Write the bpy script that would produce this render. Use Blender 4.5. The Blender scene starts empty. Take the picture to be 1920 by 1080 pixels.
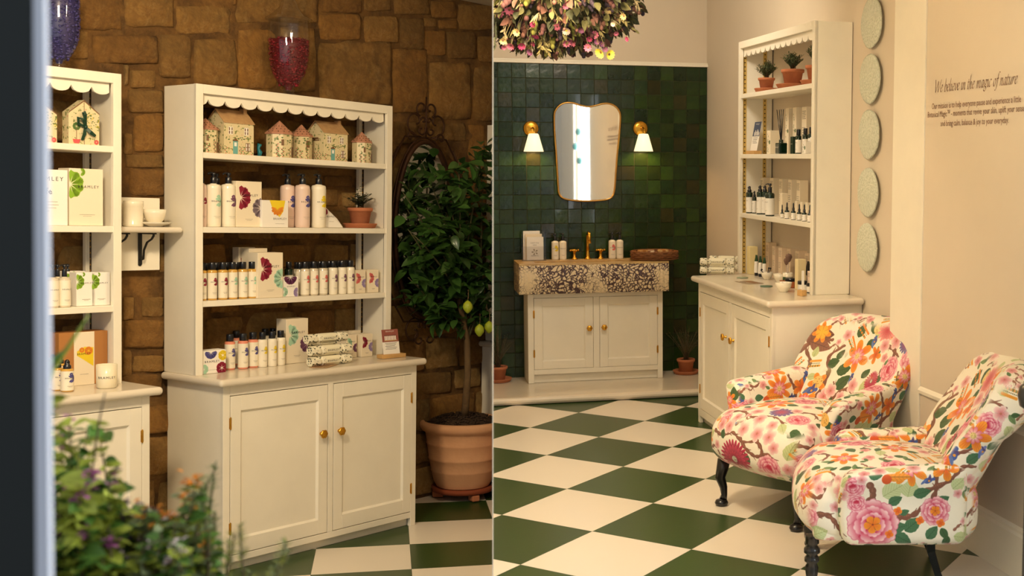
import bpy, bmesh, math, random
import numpy as np
from mathutils import Matrix, Vector
from mathutils import noise as mnoise
random.seed(11)
R_=random.random
def U(a,b): return a+(b-a)*random.random()
scene=bpy.context.scene; COL=scene.collection
# ------------------------------------------------------------------ view calibration
FPX,CX,CY=2276.45,1356.02,509.58          # focal length and principal point in pixels of 1920x1080
EYE=1.6
def rotm(pitch,roll):
    cp,sp=math.cos(pitch),math.sin(pitch)
    cr,sr=math.cos(roll),math.sin(roll)
    return np.array([[cr,-sr,0],[sr,cr,0],[0,0,1.]])@np.array([[1,0,0],[0,cp,-sp],[0,sp,cp]])@np.array([[1,0,0],[0,0,-1],[0,1,0.]])
RL=rotm(.0402956,.0191070)                # left shop room, upright in the world
RR=rotm(.0933919,.0038036)                # right shop room; its floor falls away by three degrees
AL=.98741                                 # heading of the stone wall (left room)
CR=1.87419; ER=.270931                    # headings of the side wall and of the tiled wall (right room)
cam=bpy.data.cameras.new('camera'); camo=bpy.data.objects.new('camera',cam); COL.objects.link(camo)
cam.sensor_width=36; cam.lens=36*FPX/1920
cam.shift_x=-(CX-960)/1920; cam.shift_y=(CY-540)/1920
camo.matrix_world=Matrix.Translation((0,0,EYE))@Matrix((RL.T@np.diag([1,-1,-1.])).tolist()).to_4x4()
cam.clip_start=.05
cam.dof.use_dof=True; cam.dof.focus_distance=6.2; cam.dof.aperture_fstop=5.2
scene.camera=camo
MR=Matrix.Translation((0,0,EYE))@Matrix((RL.T@RR).tolist()).to_4x4()@Matrix.Translation((0,0,-EYE))
# ------------------------------------------------------------------ colour, world, lights, exposure
scene.view_settings.view_transform='Standard'; scene.view_settings.look='None'
scene.view_settings.gamma=1; scene.view_settings.use_curve_mapping=False
scene.view_settings.exposure=0.30; scene.cycles.transparent_max_bounces=24
w=bpy.data.worlds.new('world'); scene.world=w; w.use_nodes=True
w.node_tree.nodes['Background'].inputs[0].default_value=(.84,.91,1,1)
w.node_tree.nodes['Background'].inputs[1].default_value=.62
def lin(c):
    return tuple(((x/12.92) if x<=.04045 else ((x+.055)/1.055)**2.4) for x in (v/255 for v in c))
class Room:
    def __init__(s,R,M,side): s.R,s.M,s.side=R,M,side
    def ray(s,u,v): return s.R.T@np.array([(u-CX)/FPX,(v-CY)/FPX,1.])
    def atz(s,u,v,z):
        r=s.ray(u,v); t=(z-EYE)/r[2]; return r*t+np.array([0,0,EYE])
    def ony(s,u,v,ang,y):      # point on the vertical plane at distance y along heading ang+90
        n=np.array([-math.sin(ang),math.cos(ang),0]); r=s.ray(u,v); t=y/(r@n); return r*t+np.array([0,0,EYE])
    def col(s,u,ang,y,z):      # point of height z on that plane in picture column u
        n=np.array([-math.sin(ang),math.cos(ang),0]); lo,hi=-2000,4000
        for _ in range(50):
            m=(lo+hi)/2; r=s.ray(u,m); t=y/(r@n); zz=r[2]*t+EYE
            if zz>z: lo=m
            else: hi=m
        return s.ony(u,m,ang,y)
    def px(s,X):
        c=s.R@(np.array(X,float)-np.array([0,0,EYE])); return FPX*c[0]/c[2]+CX,FPX*c[1]/c[2]+CY
LEFT=Room(RL,Matrix.Identity(4),-1); RIGHT=Room(RR,MR,1)
def fr(ang,x,y,z=0):           # frame coordinates -> room coordinates
    return np.array([x*math.cos(ang)-y*math.sin(ang),x*math.sin(ang)+y*math.cos(ang),z])
def infr(ang,X): return np.array([X[0]*math.cos(ang)+X[1]*math.sin(ang),-X[0]*math.sin(ang)+X[1]*math.cos(ang),X[2]])
AH=CR-math.pi                  # frame of the right dresser: x towards the viewer along the side wall, y into it
ROOM=[LEFT]
def light(name,kind,loc,target,power,color,size=.3,room=None,spot=None,sizey=None):
    l=bpy.data.lights.new(name,kind); l.energy=power; l.color=color
    if kind=='AREA':
        l.size=size
        if sizey: l.shape='RECTANGLE'; l.size_y=sizey
    elif kind=='SPOT': l.shadow_soft_size=size; l.spot_size=spot; l.spot_blend=.6
    else: l.shadow_soft_size=size
    o=bpy.data.objects.new(name,l); COL.objects.link(o)
    d=Vector(target)-Vector(loc)
    m=Matrix.Translation(loc)@d.to_track_quat('-Z','Y').to_matrix().to_4x4()
    o.matrix_world=(room or LEFT).M@m
    return o
WARM=(1,.68,.36); SOFT=(1,.78,.52); DAY=(.86,.93,1)
WINE=1.5
# ------------------------------------------------------------------ materials
def newmat(name):
    m=bpy.data.materials.new(name); m.use_nodes=True; nt=m.node_tree
    return m,nt,nt.nodes['Principled BSDF']
def mat(name,c,rough=.5,metal=0,noise=0,scale=20,bump=0,bscale=60,coat=0,trans=0,c2=None,emit=0,rnd=0,sub=0,ior=1.45,alpha=1,coord='Object',spec=.5):
    m,nt,b=newmat(name); c=lin(c)
    b.inputs['Base Color'].default_value=(*c,1); b.inputs['Roughness'].default_value=rough; b.inputs['Metallic'].default_value=metal
    b.inputs['Coat Weight'].default_value=coat; b.inputs['Transmission Weight'].default_value=trans; b.inputs['IOR'].default_value=ior
    b.inputs['Specular IOR Level'].default_value=spec
    if emit: b.inputs['Emission Color'].default_value=(*c,1); b.inputs['Emission Strength'].default_value=emit
    if sub: b.inputs['Subsurface Weight'].default_value=sub; b.inputs['Subsurface Radius'].default_value=(.01,.006,.003)
    if alpha<1: b.inputs['Alpha'].default_value=alpha
    N=nt.nodes.new; L=nt.links.new
    tc=N('ShaderNodeTexCoord')
    src=None
    if noise:
        n=N('ShaderNodeTexNoise'); n.inputs['Scale'].default_value=scale; n.inputs['Detail'].default_value=5; n.inputs['Roughness'].default_value=.6
        L(tc.outputs[coord],n.inputs['Vector'])
        r=N('ShaderNodeMapRange'); r.inputs[1].default_value=.3; r.inputs[2].default_value=.7; L(n.outputs['Fac'],r.inputs[0])
        mx=N('ShaderNodeMix'); mx.data_type='RGBA'
        cc=lin(c2) if c2 else tuple(x*(1-noise) for x in c)
        mx.inputs[6].default_value=(*c,1); mx.inputs[7].default_value=(*cc,1)
        if c2:
            ml=N('ShaderNodeMath'); ml.operation='MULTIPLY'; ml.inputs[1].default_value=noise; L(r.outputs[0],ml.inputs[0]); L(ml.outputs[0],mx.inputs[0])
        else: L(r.outputs[0],mx.inputs[0])
        src=mx.outputs[2]
    if rnd:
        oi=N('ShaderNodeObjectInfo'); hs=N('ShaderNodeHueSaturation')
        r=N('ShaderNodeMapRange'); r.inputs[3].default_value=1-rnd; r.inputs[4].default_value=1+rnd; L(oi.outputs['Random'],r.inputs[0])
        L(r.outputs[0],hs.inputs['Value'])
        if src: L(src,hs.inputs['Color'])
        else: hs.inputs['Color'].default_value=(*c,1)
        src=hs.outputs[0]
    if src: L(src,b.inputs['Base Color'])
    if bump:
        n=N('ShaderNodeTexNoise'); n.inputs['Scale'].default_value=bscale; n.inputs['Detail'].default_value=6
        L(tc.outputs[coord],n.inputs['Vector'])
        bp=N('ShaderNodeBump'); bp.inputs['Strength'].default_value=bump; bp.inputs['Distance'].default_value=.01
        L(n.outputs['Fac'],bp.inputs['Height']); L(bp.outputs[0],b.inputs['Normal'])
    return m
# ------------------------------------------------------------------ mesh builder
class MB:
    def __init__(s): s.v=[];s.f=[];s.m=[];s.sm=[];s.uv=None
    def add(s,vs,fs,m=0,smooth=False,M=None):
        b=len(s.v)
        s.v+= [tuple(M@Vector(p)) for p in vs] if M is not None else [tuple(p) for p in vs]
        s.f+=[tuple(b+i for i in f) for f in fs]; s.m+=[m]*len(fs); s.sm+=[smooth]*len(fs); return s
    def box(s,x0,y0,z0,x1,y1,z1,m=0,M=None):
        vs=[(x,y,z) for x in (x0,x1) for y in (y0,y1) for z in (z0,z1)]
        return s.add(vs,[(0,1,3,2),(4,6,7,5),(0,4,5,1),(2,3,7,6),(0,2,6,4),(1,5,7,3)],m,False,M)
    def lathe(s,prof,n=24,m=0,c=(0,0,0),smooth=True,M=None,a0=0,a1=2*math.pi,rf=None):
        full=abs(a1-a0-2*math.pi)<1e-6; vs=[];k=n if full else n+1
        for r,z in prof:
            for i in range(k):
                a=a0+(a1-a0)*i/n; rr=r*(rf(a,z) if rf else 1); vs.append((c[0]+rr*math.cos(a),c[1]+rr*math.sin(a),c[2]+z))
        fs=[]
        for j in range(len(prof)-1):
            for i in range(n):
                i2=(i+1)%k; fs.append((j*k+i,j*k+i2,(j+1)*k+i2,(j+1)*k+i))
        b=len(fs)
        s.add(vs,fs,m,smooth,M)
        if full:
            if prof[0][0]>1e-5: s.add([vs[i] for i in range(k)],[tuple(range(k))[::-1]],m,False,M)
            if prof[-1][0]>1e-5: s.add(vs[-k:],[tuple(range(k))],m,False,M)
        return s
    def tube(s,pts,rad,n=6,m=0,smooth=True,M=None,cap=True):
        pts=[Vector(p) for p in pts]; vs=[]
        if not isinstance(rad,(list,tuple)): rad=[rad]*len(pts)
        up=None
        for i,p in enumerate(pts):
            t=(pts[min(i+1,len(pts)-1)]-pts[max(i-1,0)])
            if t.length<1e-9: t=Vector((0,0,1))
            t.normalize()
            if up is None: up=t.orthogonal().normalized()
            up=(up-t*up.dot(t))
            up=up.normalized() if up.length>1e-6 else t.orthogonal().normalized()
            q=t.cross(up)
            for k in range(n):
                a=2*math.pi*k/n; vs.append(tuple(p+rad[i]*(up*math.cos(a)+q*math.sin(a))))
        fs=[(j*n+k,j*n+(k+1)%n,(j+1)*n+(k+1)%n,(j+1)*n+k) for j in range(len(pts)-1) for k in range(n)]
        if cap: fs+=[tuple(range(n))[::-1],tuple((len(pts)-1)*n+k for k in range(n))]
        return s.add(vs,fs,m,smooth,M)
    def prism(s,poly,h0,h1,m=0,fn=None,M=None,smooth=False):
        fn=fn or (lambda u,v,h:(u,v,h)); n=len(poly)
        vs=[fn(u,v,h0) for u,v in poly]+[fn(u,v,h1) for u,v in poly]
        fs=[tuple(range(n))[::-1],tuple(range(n,2*n))]+[(i,(i+1)%n,n+(i+1)%n,n+i) for i in range(n)]
        return s.add(vs,fs,m,smooth,M)
    def ball(s,c,r,m=0,n=8,k=5,sz=1,M=None):
        return s.lathe([(max(1e-4,r*math.sin(math.pi*j/k)),-r*sz*math.cos(math.pi*j/k)) for j in range(k+1)],n,m,c,True,M)
    def mesh(s,name):
        me=bpy.data.meshes.new(name); me.from_pydata(s.v,[],s.f)
        me.polygons.foreach_set('material_index',s.m); me.polygons.foreach_set('use_smooth',s.sm)
        me.update(); return me
TOPS=[]
def rec(o): 
    if o.parent is None: TOPS.append((o,ROOM[0]))
def obj(name,mb,mats,parent=None,loc=(0,0,0),rz=0,bev=0,seg=2,kind=None,label=None,cat=None,group=None,sub=0,auto=False):
    me=mb if isinstance(mb,bpy.types.Mesh) else mb.mesh(name)
    if not len(me.materials):
        for m in (mats if isinstance(mats,(list,tuple)) else [mats]): me.materials.append(m)
    o=bpy.data.objects.new(name,me); COL.objects.link(o); o.parent=parent
    o.location=loc; o.rotation_euler=(0,0,rz)
    if bev:
        md=o.modifiers.new('b','BEVEL'); md.width=bev; md.segments=seg; md.limit_method='ANGLE'; md.angle_limit=.7; md.harden_normals=False
        for p in me.polygons: p.use_smooth=False
    if sub: md=o.modifiers.new('s','SUBSURF'); md.levels=md.render_levels=sub
    tag(o,label,cat,group,kind)
    if parent is None: rec(o)
    return o
def tag(o,label=None,cat=None,group=None,kind=None):
    if label: o['label']=label
    if cat: o['category']=cat
    if group: o['group']=group
    if kind: o['kind']=kind
    return o
def thing(name,label,cat,loc,rz=0,group=None):
    o=bpy.data.objects.new(name,None); COL.objects.link(o); o.empty_display_size=.05
    o.location=loc; o.rotation_euler=(0,0,rz); tag(o,label,cat,group); rec(o); return o
def dup(o,loc=None,rz=None,label=None,group=None,parent=None):
    c=o.copy(); COL.objects.link(c); c.parent=parent
    for ch in o.children: dup(ch,parent=c)
    if parent is None:
        rec(c)
        if loc is not None: c.location=loc
        if rz is not None: c.rotation_euler=(0,0,rz)
        if label: c['label']=label
        if group: c['group']=group
    return c
_TC={}
def textmesh(s,res=1,extr=0,align='CENTER',sp=1.0,bold=0):
    k=(s,res,extr,align,sp,bold)
    if k in _TC: return _TC[k]
    cu=bpy.data.curves.new('t','FONT'); cu.body=s; cu.resolution_u=res; cu.extrude=extr; cu.align_x=align; cu.space_character=sp; cu.offset=bold
    o=bpy.data.objects.new('t',cu); COL.objects.link(o)
    dg=bpy.context.evaluated_depsgraph_get(); dg.update()
    me=bpy.data.meshes.new_from_object(o.evaluated_get(dg)); bpy.data.objects.remove(o)
    vs=[(v.co.x,v.co.y) for v in me.vertices]; fs=[tuple(p.vertices) for p in me.polygons]
    _TC[k]=(vs,fs); return _TC[k]
# a printable surface: S(u,v,h) -> point
def flat(o,ex,ez,n):
    o,ex,ez,n=map(Vector,(o,ex,ez,n)); return lambda u,v,h=0:tuple(o+ex*u+ez*v+n*h)
def cyl(r,a0=-math.pi/2):
    return lambda u,v,h=0:((r+h)*math.cos(a0+u/r),(r+h)*math.sin(a0+u/r),v)
def ptext(mb,S,s,u,v,size,m=0,h=.0004,sp=1.15,align='CENTER',sx=1,shear=0,res=1,bold=0):
    vs,fs=textmesh(s,res,0,align,sp,bold)
    mb.add([S(u+x*size*sx+shear*y*size,v+y*size,h) for x,y in vs],fs,m)
def petals(mb,S,u,v,r,n,m,a0=0,a1=2*math.pi,w=.5,h=.0003,r0=.12,clip=None,notch=0):
    for k in range(n):
        a=a0+(a1-a0)*(k+.5)/n; da=(a1-a0)/n*w
        pts=[(r0,-da*.5),(.55,-da*.95),(.85,-da*.95),(1-notch*.0,-da*.45),(1-notch,0),(1,da*.45),(.85,da*.95),(.55,da*.95),(r0,da*.5)]
        P=[]
        for rr,aa in pts:
            x=u+r*rr*math.cos(a+aa); y=v+r*rr*math.sin(a+aa)
            if clip: x=min(max(x,clip[0]),clip[1]); y=min(max(y,clip[2]),clip[3])
            P.append(S(x,y,h))
        c=S(min(max(u+r*.6*math.cos(a),clip[0]),clip[1]) if clip else u+r*.6*math.cos(a),min(max(v+r*.6*math.sin(a),clip[2]),clip[3]) if clip else v+r*.6*math.sin(a),h)
        mb.add(P+[c],[(i,i+1,len(P)) for i in range(len(P)-1)],m)
def rule(mb,S,u0,u1,v,t,m,h=.0004,k=1):
    for i in range(k):
        a=u0+(u1-u0)*i/k; b=u0+(u1-u0)*(i+1)/k
        mb.add([S(a,v,h),S(b,v,h),S(b,v+t,h),S(a,v+t,h)],[(0,1,2,3)],m)
# ------------------------------------------------------------------ common materials
PAINT=mat('cream_paint',(243,235,215),.42,noise=.05,scale=6,bump=.03,bscale=90)
WALLP=mat('wall_paint',(218,204,182),.75,noise=.06,scale=1.5,bump=.05,bscale=120,coord='Object')
CEILP=mat('ceiling_paint',(225,215,190),.8)
GAP=mat('shadow_gap',(60,48,34),.8)  # shade in the door gaps put into a dark carcass colour
BRASS=mat('brass',(214,160,60),.25,metal=1)
GOLD=mat('gold_frame',(196,150,78),.3,metal=1)
DKBR=mat('slotted_strip',(70,50,26),.45,metal=.6)
BLACK=mat('black_plastic',(18,20,26),.28,coat=.3)
TERRA=mat('terracotta',(182,108,70),.85,noise=.35,scale=14,c2=(208,140,98),bump=.15,bscale=80)
SOIL=mat('soil',(52,36,24),1,noise=.6,scale=60,c2=(96,72,50),bump=1,bscale=120)
GREENT=mat('floor_green',(48,70,30),.33,noise=.25,scale=2.2,c2=(62,82,40),bump=.02,rnd=.08,coord='Object')
CREAMT=mat('floor_cream',(232,221,203),.33,noise=.2,scale=2.2,c2=(222,212,198),bump=.02,rnd=.04,coord='Object')
MARBW=mat('white_marble',(228,216,194),.22,noise=.35,scale=2.5,c2=(196,184,168),bump=.01,coat=.2)
# left room: warm ceiling spots in front of the dressers
WARM=(1,.80,.53); SOFT=(1,.86,.68)
light('lamp_left_front','AREA',tuple(fr(AL,3.2,3.0,2.75)),tuple(fr(AL,3.7,5.0,1.2)),60,WARM,.35)
light('lamp_left_far','AREA',tuple(fr(AL,1.6,3.2,2.75)),tuple(fr(AL,2.2,5.0,1.2)),48,WARM,.35)
light('lamp_right_a','AREA',tuple(fr(AH,-5.6,.3,2.85)),tuple(fr(AH,-5.6,1.6,.6)),26,SOFT,.5,RIGHT)
light('lamp_right_b','AREA',tuple(fr(ER,1.3,6.4,2.85)),tuple(fr(ER,1.2,8.4,1.0)),15,SOFT,.4,RIGHT)
light('window_daylight','AREA',tuple(fr(AH,-1.7,2.54,1.6)),tuple(fr(AH,-1.7,0,1.6)),80,DAY,1.44,RIGHT,sizey=2.1)
# ------------------------------------------------------------------ partition between the two shop rooms
_r0=Vector(LEFT.ray(924.3,0)); _r1=Vector(LEFT.ray(924.3,1080))
PN=_r0.cross(_r1).normalized()
if PN.x<0: PN=-PN                                   # PN points into the right room
EYEV=Vector((0,0,EYE))
_f=Vector((_r0+_r1)).normalized(); _f=(_f-PN*_f.dot(PN)).normalized(); _u=PN.cross(_f)
if _u.z<0: _u=-_u
def partition():
    mb=MB(); s0,s1=2.6,9.6
    vs=[tuple(EYEV+_f*s+_u*h+PN*t) for s in (s0,s1) for h in (-2.35,2.0) for t in (-.0007,.0007)]
    mb.add(vs,[(0,1,3,2),(4,6,7,5),(0,4,5,1),(2,3,7,6),(0,2,6,4),(1,5,7,3)])
    obj('wall_partition',mb,mat('partition_paint',(232,216,188),.7),kind='structure',label='thin cream partition between the stone-walled room and the tiled room')
partition()
# ------------------------------------------------------------------ checkered floors: every tile a piece
def floor_tiles(name,room,gx,gy,ga,ts,cells,label,par):
    ROOM[0]=room
    mb=MB(); mb.box(-6,-2.5,-.12,6,11,-.006)
    fl=obj(name,mb,mat(name+'_bed',(120,110,90),.8),kind='structure',label=label)
    ms={}
    for k in (0,1):
        t=MB(); h=ts/2-.0006; t.box(-h,-h,-.006,h,h,0)
        ms[k]=t.mesh('tile'); ms[k].materials.append((CREAMT,GREENT)[k])
    c,s=math.cos(ga),math.sin(ga)
    for i,j in cells:
        x=gx+ts*((i+.5)*c-(j+.5)*s); y=gy+ts*((i+.5)*s+(j+.5)*c)
        o=bpy.data.objects.new('tile',ms[(i+j+par)%2]); COL.objects.link(o); o.parent=fl; o.location=(x,y,0); o.rotation_euler=(0,0,ga)
    return fl
H=EYE
cl=[(i,j) for i in range(-9,7) for j in range(-7,6)]
def seenl(i,j):
    c,s=math.cos(.272),math.sin(.272); ts=.27206*H
    x=-.94232*H+ts*((i+.5)*c-(j+.5)*s); y=3.67484*H+ts*((i+.5)*s+(j+.5)*c)
    return x,y
cells=[]
for i,j in cl:
    x,y=seenl(i,j); q=infr(AL,(x,y,0))
    if y>1.6 and q[1]<5.6 and PN.dot(Vector((x,y,0))-EYEV)<.3 and q[0]>.8: cells.append((i,j))
floor_tiles('floor_stone_room',LEFT,-.94232*H,3.67484*H,.271835,.27206*H,cells,'green and cream checkered floor of the stone-walled room',0)
cells=[]
Pinv=MR.inverted()
for i in range(-9,12):
    for j in range(-9,13):
        c,s=math.cos(-.50157),math.sin(-.50157); ts=.308048*H
        x=-.61924*H+ts*((i+.5)*c-(j+.5)*s); y=3.33144*H+ts*((i+.5)*s+(j+.5)*c)
        W=MR@Vector((x,y,0)); e=infr(ER,(x,y,0)); h=infr(AH,(x,y,0))
        if y>1.2 and PN.dot(W-EYEV)>-.35 and e[1]<8.2 and h[1]<2.9: cells.append((i,j))
floor_tiles('floor_tiled_room',RIGHT,-.61924*H,3.33144*H,-.50157,.308048*H,cells,'green and cream checkered floor of the tiled room',0)
# ------------------------------------------------------------------ left room: stone wall with separate stones
ROOM[0]=LEFT
def stone_mat(name,c,c2,c3):
    m,nt,b=newmat(name); N=nt.nodes.new; L=nt.links.new
    tc=N('ShaderNodeTexCoord'); oi=N('ShaderNodeObjectInfo')
    def nz(s,d=8,r=.65,dist=0):
        n=N('ShaderNodeTexNoise'); n.inputs['Scale'].default_value=s; n.inputs['Detail'].default_value=d; n.inputs['Roughness'].default_value=r; n.inputs['Distortion'].default_value=dist
        L(tc.outputs['Object'],n.inputs['Vector']); return n
    def mr(n,a,b_,c_=0,d_=1):
        r=N('ShaderNodeMapRange'); r.inputs[1].default_value=a; r.inputs[2].default_value=b_; r.inputs[3].default_value=c_; r.inputs[4].default_value=d_; L(n.outputs[0],r.inputs[0]); return r
    n1=nz(6,7,.66,.25); n2=nz(11,10,.78,.4); n3=nz(4.5,9,.70,.3); n4=nz(70,8,.75)
    mx=N('ShaderNodeMix'); mx.data_type='RGBA'; mx.inputs[6].default_value=(*lin(c),1); mx.inputs[7].default_value=(*lin(c2),1)
    L(mr(n1,.35,.62).outputs[0],mx.inputs[0])
    mx2=N('ShaderNodeMix'); mx2.data_type='RGBA'; L(mx.outputs[2],mx2.inputs[6]); mx2.inputs[7].default_value=(*lin(c3),1)
    L(mr(n2,.50,.74,0,.55).outputs[0],mx2.inputs[0])
    hs=N('ShaderNodeHueSaturation'); L(mx2.outputs[2],hs.inputs['Color'])
    L(mr(n3,.36,.62,.50,1.28).outputs[0],hs.inputs['Value'])
    h2=N('ShaderNodeHueSaturation'); h2.inputs['Saturation'].default_value=1.0; h2.inputs['Hue'].default_value=.508; L(hs.outputs[0],h2.inputs['Color'])
    r=N('ShaderNodeMapRange'); r.inputs[3].default_value=.72; r.inputs[4].default_value=1.22; L(oi.outputs['Random'],r.inputs[0]); L(r.outputs[0],h2.inputs['Value'])
    L(h2.outputs[0],b.inputs['Base Color']); b.inputs['Roughness'].default_value=.92
    a0=N('ShaderNodeMath'); a0.operation='ADD'; L(n3.outputs[0],a0.inputs[0]); L(n2.outputs[0],a0.inputs[1]); ad=N('ShaderNodeMath'); ad.operation='MULTIPLY_ADD'; ad.inputs[1].default_value=.5; L(n4.outputs[0],ad.inputs[0]); L(a0.outputs[0],ad.inputs[2])
    bp=N('ShaderNodeBump'); bp.inputs['Strength'].default_value=.9; bp.inputs['Distance'].default_value=.016; L(ad.outputs[0],bp.inputs['Height']); L(bp.outputs[0],b.inputs['Normal'])
    return m
SM=[stone_mat('sandstone',(160,116,60),(120,80,36),(196,156,98)),
    stone_mat('sandstone_ochre',(162,110,50),(118,76,32),(194,146,84)),
    stone_mat('sandstone_pale',(168,130,76),(130,92,48),(204,170,116))]
MORT=stone_mat('mortar',(128,86,40),(92,60,26),(158,114,62))
WB=5.2
def stone_wall():
    # mortar bed with an uneven surface
    mb=MB(); a0,a1,z1=-.3,6.3,2.9; nx,nz_=110,50
    vs=[];fs=[]
    for j in range(nz_+1):
        for i in range(nx+1):
            a=a0+(a1-a0)*i/nx; z=z1*j/nz_
            d=.012*mnoise.noise((a*7,z*7,3))+.006*mnoise.noise((a*19,z*19,7))
            vs.append((a,WB+.001+d*.8,z))
    for j in range(nz_):
        for i in range(nx):
            k=j*(nx+1)+i; fs.append((k,k+1,k+nx+2,k+nx+1))
    mb.add(vs,fs,0,True); mb.box(a0,WB+.05,0,a1,WB+.3,z1)
    wall=obj('wall_stone',mb,MORT,rz=AL,kind='structure',label='old sandstone block wall behind the white dressers')
    px=[(145,-40,227,55),(232,-40,324,51),(330,12,432,64),(436,-30,440,10),(443,-40,594,43),(120,58,163,110),(175,67,294,119),(298,64,357,145),(364,73,443,160),
     (447,56,520,166),(524,50,590,172),(596,78,732,196),(736,92,800,212),(805,118,882,224),(888,124,940,226),(597,26,675,75),(684,30,744,80),(750,34,792,92),
     (794,58,834,103),(838,60,889,110),(896,68,945,116),(604,-30,676,24),(682,-30,732,20),(738,-30,804,27),(808,2,854,34),(858,8,940,56),(794,34,818,50),(823,38,856,54),
     (739,228,786,270),(806,230,874,264),(878,234,906,300),(244,132,290,165),(240,169,305,211),(250,215,307,284),(231,250,247,290),(235,290,307,314),(240,317,307,368),
     (230,557,250,600),(266,557,306,594),(232,600,306,652),(228,657,244,706),(249,667,306,697),(226,702,304,742),(880,305,935,360),
     (428,302,484,322),(490,310,532,328),(120,5,140,56),(232,122,238,160),(540,318,600,345),(606,330,660,350),(386,310,424,322)]
    S=[]
    for x0,y0,x1,y1 in px:
        A=infr(AL,LEFT.ony(x0,y0,AL,WB)); B=infr(AL,LEFT.ony(x1,y0,AL,WB)); Cc=infr(AL,LEFT.ony(x1,y1,AL,WB)); D=infr(AL,LEFT.ony(x0,y1,AL,WB))
        S.append([(D[0],D[2]),(Cc[0],Cc[2]),(B[0],B[2]),(A[0],A[2])])
    bb=[(min(p[0] for p in q),min(p[1] for p in q),max(p[0] for p in q),max(p[1] for p in q)) for q in S]
    rs=random.Random(5); z=.01
    while z<2.86:
        h=rs.choice((.11,.14,.17,.2)); 
        if z+h>2.87: h=2.87-z
        if h<.05: break
        a=.9+rs.random()*.1
        while a<5.9:
            wd=rs.uniform(.14,.36); q=(a+.012,z+.012,a+wd-.012,z+h-.012)
            # keep clear of the traced stones
            segs=[q]
            for b_ in bb:
                new=[]
                for s in segs:
                    if s[0]<b_[2] and b_[0]<s[2] and s[1]<b_[3] and b_[1]<s[3]:
                        if b_[0]-s[0]>.05: new.append((s[0],s[1],b_[0]-.02,s[3]))
                        elif s[2]-b_[2]>.05: new.append((b_[2]+.02,s[1],s[2],s[3]))
                        elif s[3]-b_[3]>.05: new.append((s[0],b_[3]+.02,s[2],s[3]))
                        elif b_[1]-s[1]>.05: new.append((s[0],s[1],s[2],b_[1]-.02))
                    else: new.append(s)
                segs=new
            for s in segs:
                if s[2]-s[0]>.05 and s[3]-s[1]>.04 and len(S)<298:
                    j=lambda:rs.uniform(-.008,.008)
                    S.append([(s[0]+j(),s[1]+j()),(s[2]+j(),s[1]+j()),(s[2]+j(),s[3]+j()),(s[0]+j(),s[3]+j())])
            a+=wd
        z+=h
    for k,q in enumerate(S):
        cx=sum(p[0] for p in q)/4; cz=sum(p[1] for p in q)/4
        out=[];n=5
        for e in range(4):
            p,r=q[e],q[(e+1)%4]
            for t in range(n): out.append((p[0]+(r[0]-p[0])*t/n,p[1]+(r[1]-p[1])*t/n))
        wd=max(p[0] for p in q)-min(p[0] for p in q); hh=max(p[1] for p in q)-min(p[1] for p in q)
        rr=min(wd,hh)*.5; ring=[]
        for x,zz in out:
            dx,dz=x-cx,zz-cz
            ax=max(0,abs(dx)/(wd/2)-.72)/.28; az=max(0,abs(dz)/(hh/2)-.72)/.28
            if ax>0 and az>0:
                f=1-.05*min(ax,az)
            else: f=1
            f*=1+.07*mnoise.noise((x*23,zz*23,k*1.7))+.05*mnoise.noise((x*60,zz*60,k*2.3))
            ring.append((cx+dx*f,cz+dz*f))
        N=len(ring); pr=rs.uniform(.004,.018); tl=rs.uniform(-.010,.010)
        mb=MB(); vs=[]
        def dep(x,zz,base): return -(base+.006*mnoise.noise((x*9,zz*9,k))+tl*(x-cx)/max(wd,.05))
        for x,zz in ring: vs.append((x-cx,.03,zz-cz))
        for x,zz in ring: vs.append((x-cx,dep(x,zz,pr*.45),zz-cz))
        for x,zz in ring: x2,z2=cx+(x-cx)*.9,cz+(zz-cz)*.88; vs.append((x2-cx,dep(x2,z2,pr),z2-cz))
        for x,zz in ring: x2,z2=cx+(x-cx)*.45,cz+(zz-cz)*.45; vs.append((x2-cx,dep(x2,z2,pr+.004),z2-cz))
        vs.append((0,dep(cx,cz,pr+.004),0))
        fs=[]
        for L_ in range(3):
            for i in range(N): fs.append((L_*N+i,L_*N+(i+1)%N,(L_+1)*N+(i+1)%N,(L_+1)*N+i))
        for i in range(N): fs.append((3*N+i,3*N+(i+1)%N,4*N))
        mb.add(vs,fs,0,True)
        obj('stone',mb,SM[(k*7+int(cx*3))%3 if k>46 else (0 if k%3 else 1)],wall,loc=(cx,WB,cz))
    return wall
stone_wall()
def slab(name,x0,y0,z0,x1,y1,z1,m,ang,label):
    mb=MB(); mb.box(x0,y0,z0,x1,y1,z1); return obj(name,mb,m,rz=ang,kind='structure',label=label)
slab('ceiling_stone_room',.6,.9,2.862,6.6,5.6,2.95,CEILP,AL,'pale ceiling edge above the stone wall')
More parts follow.
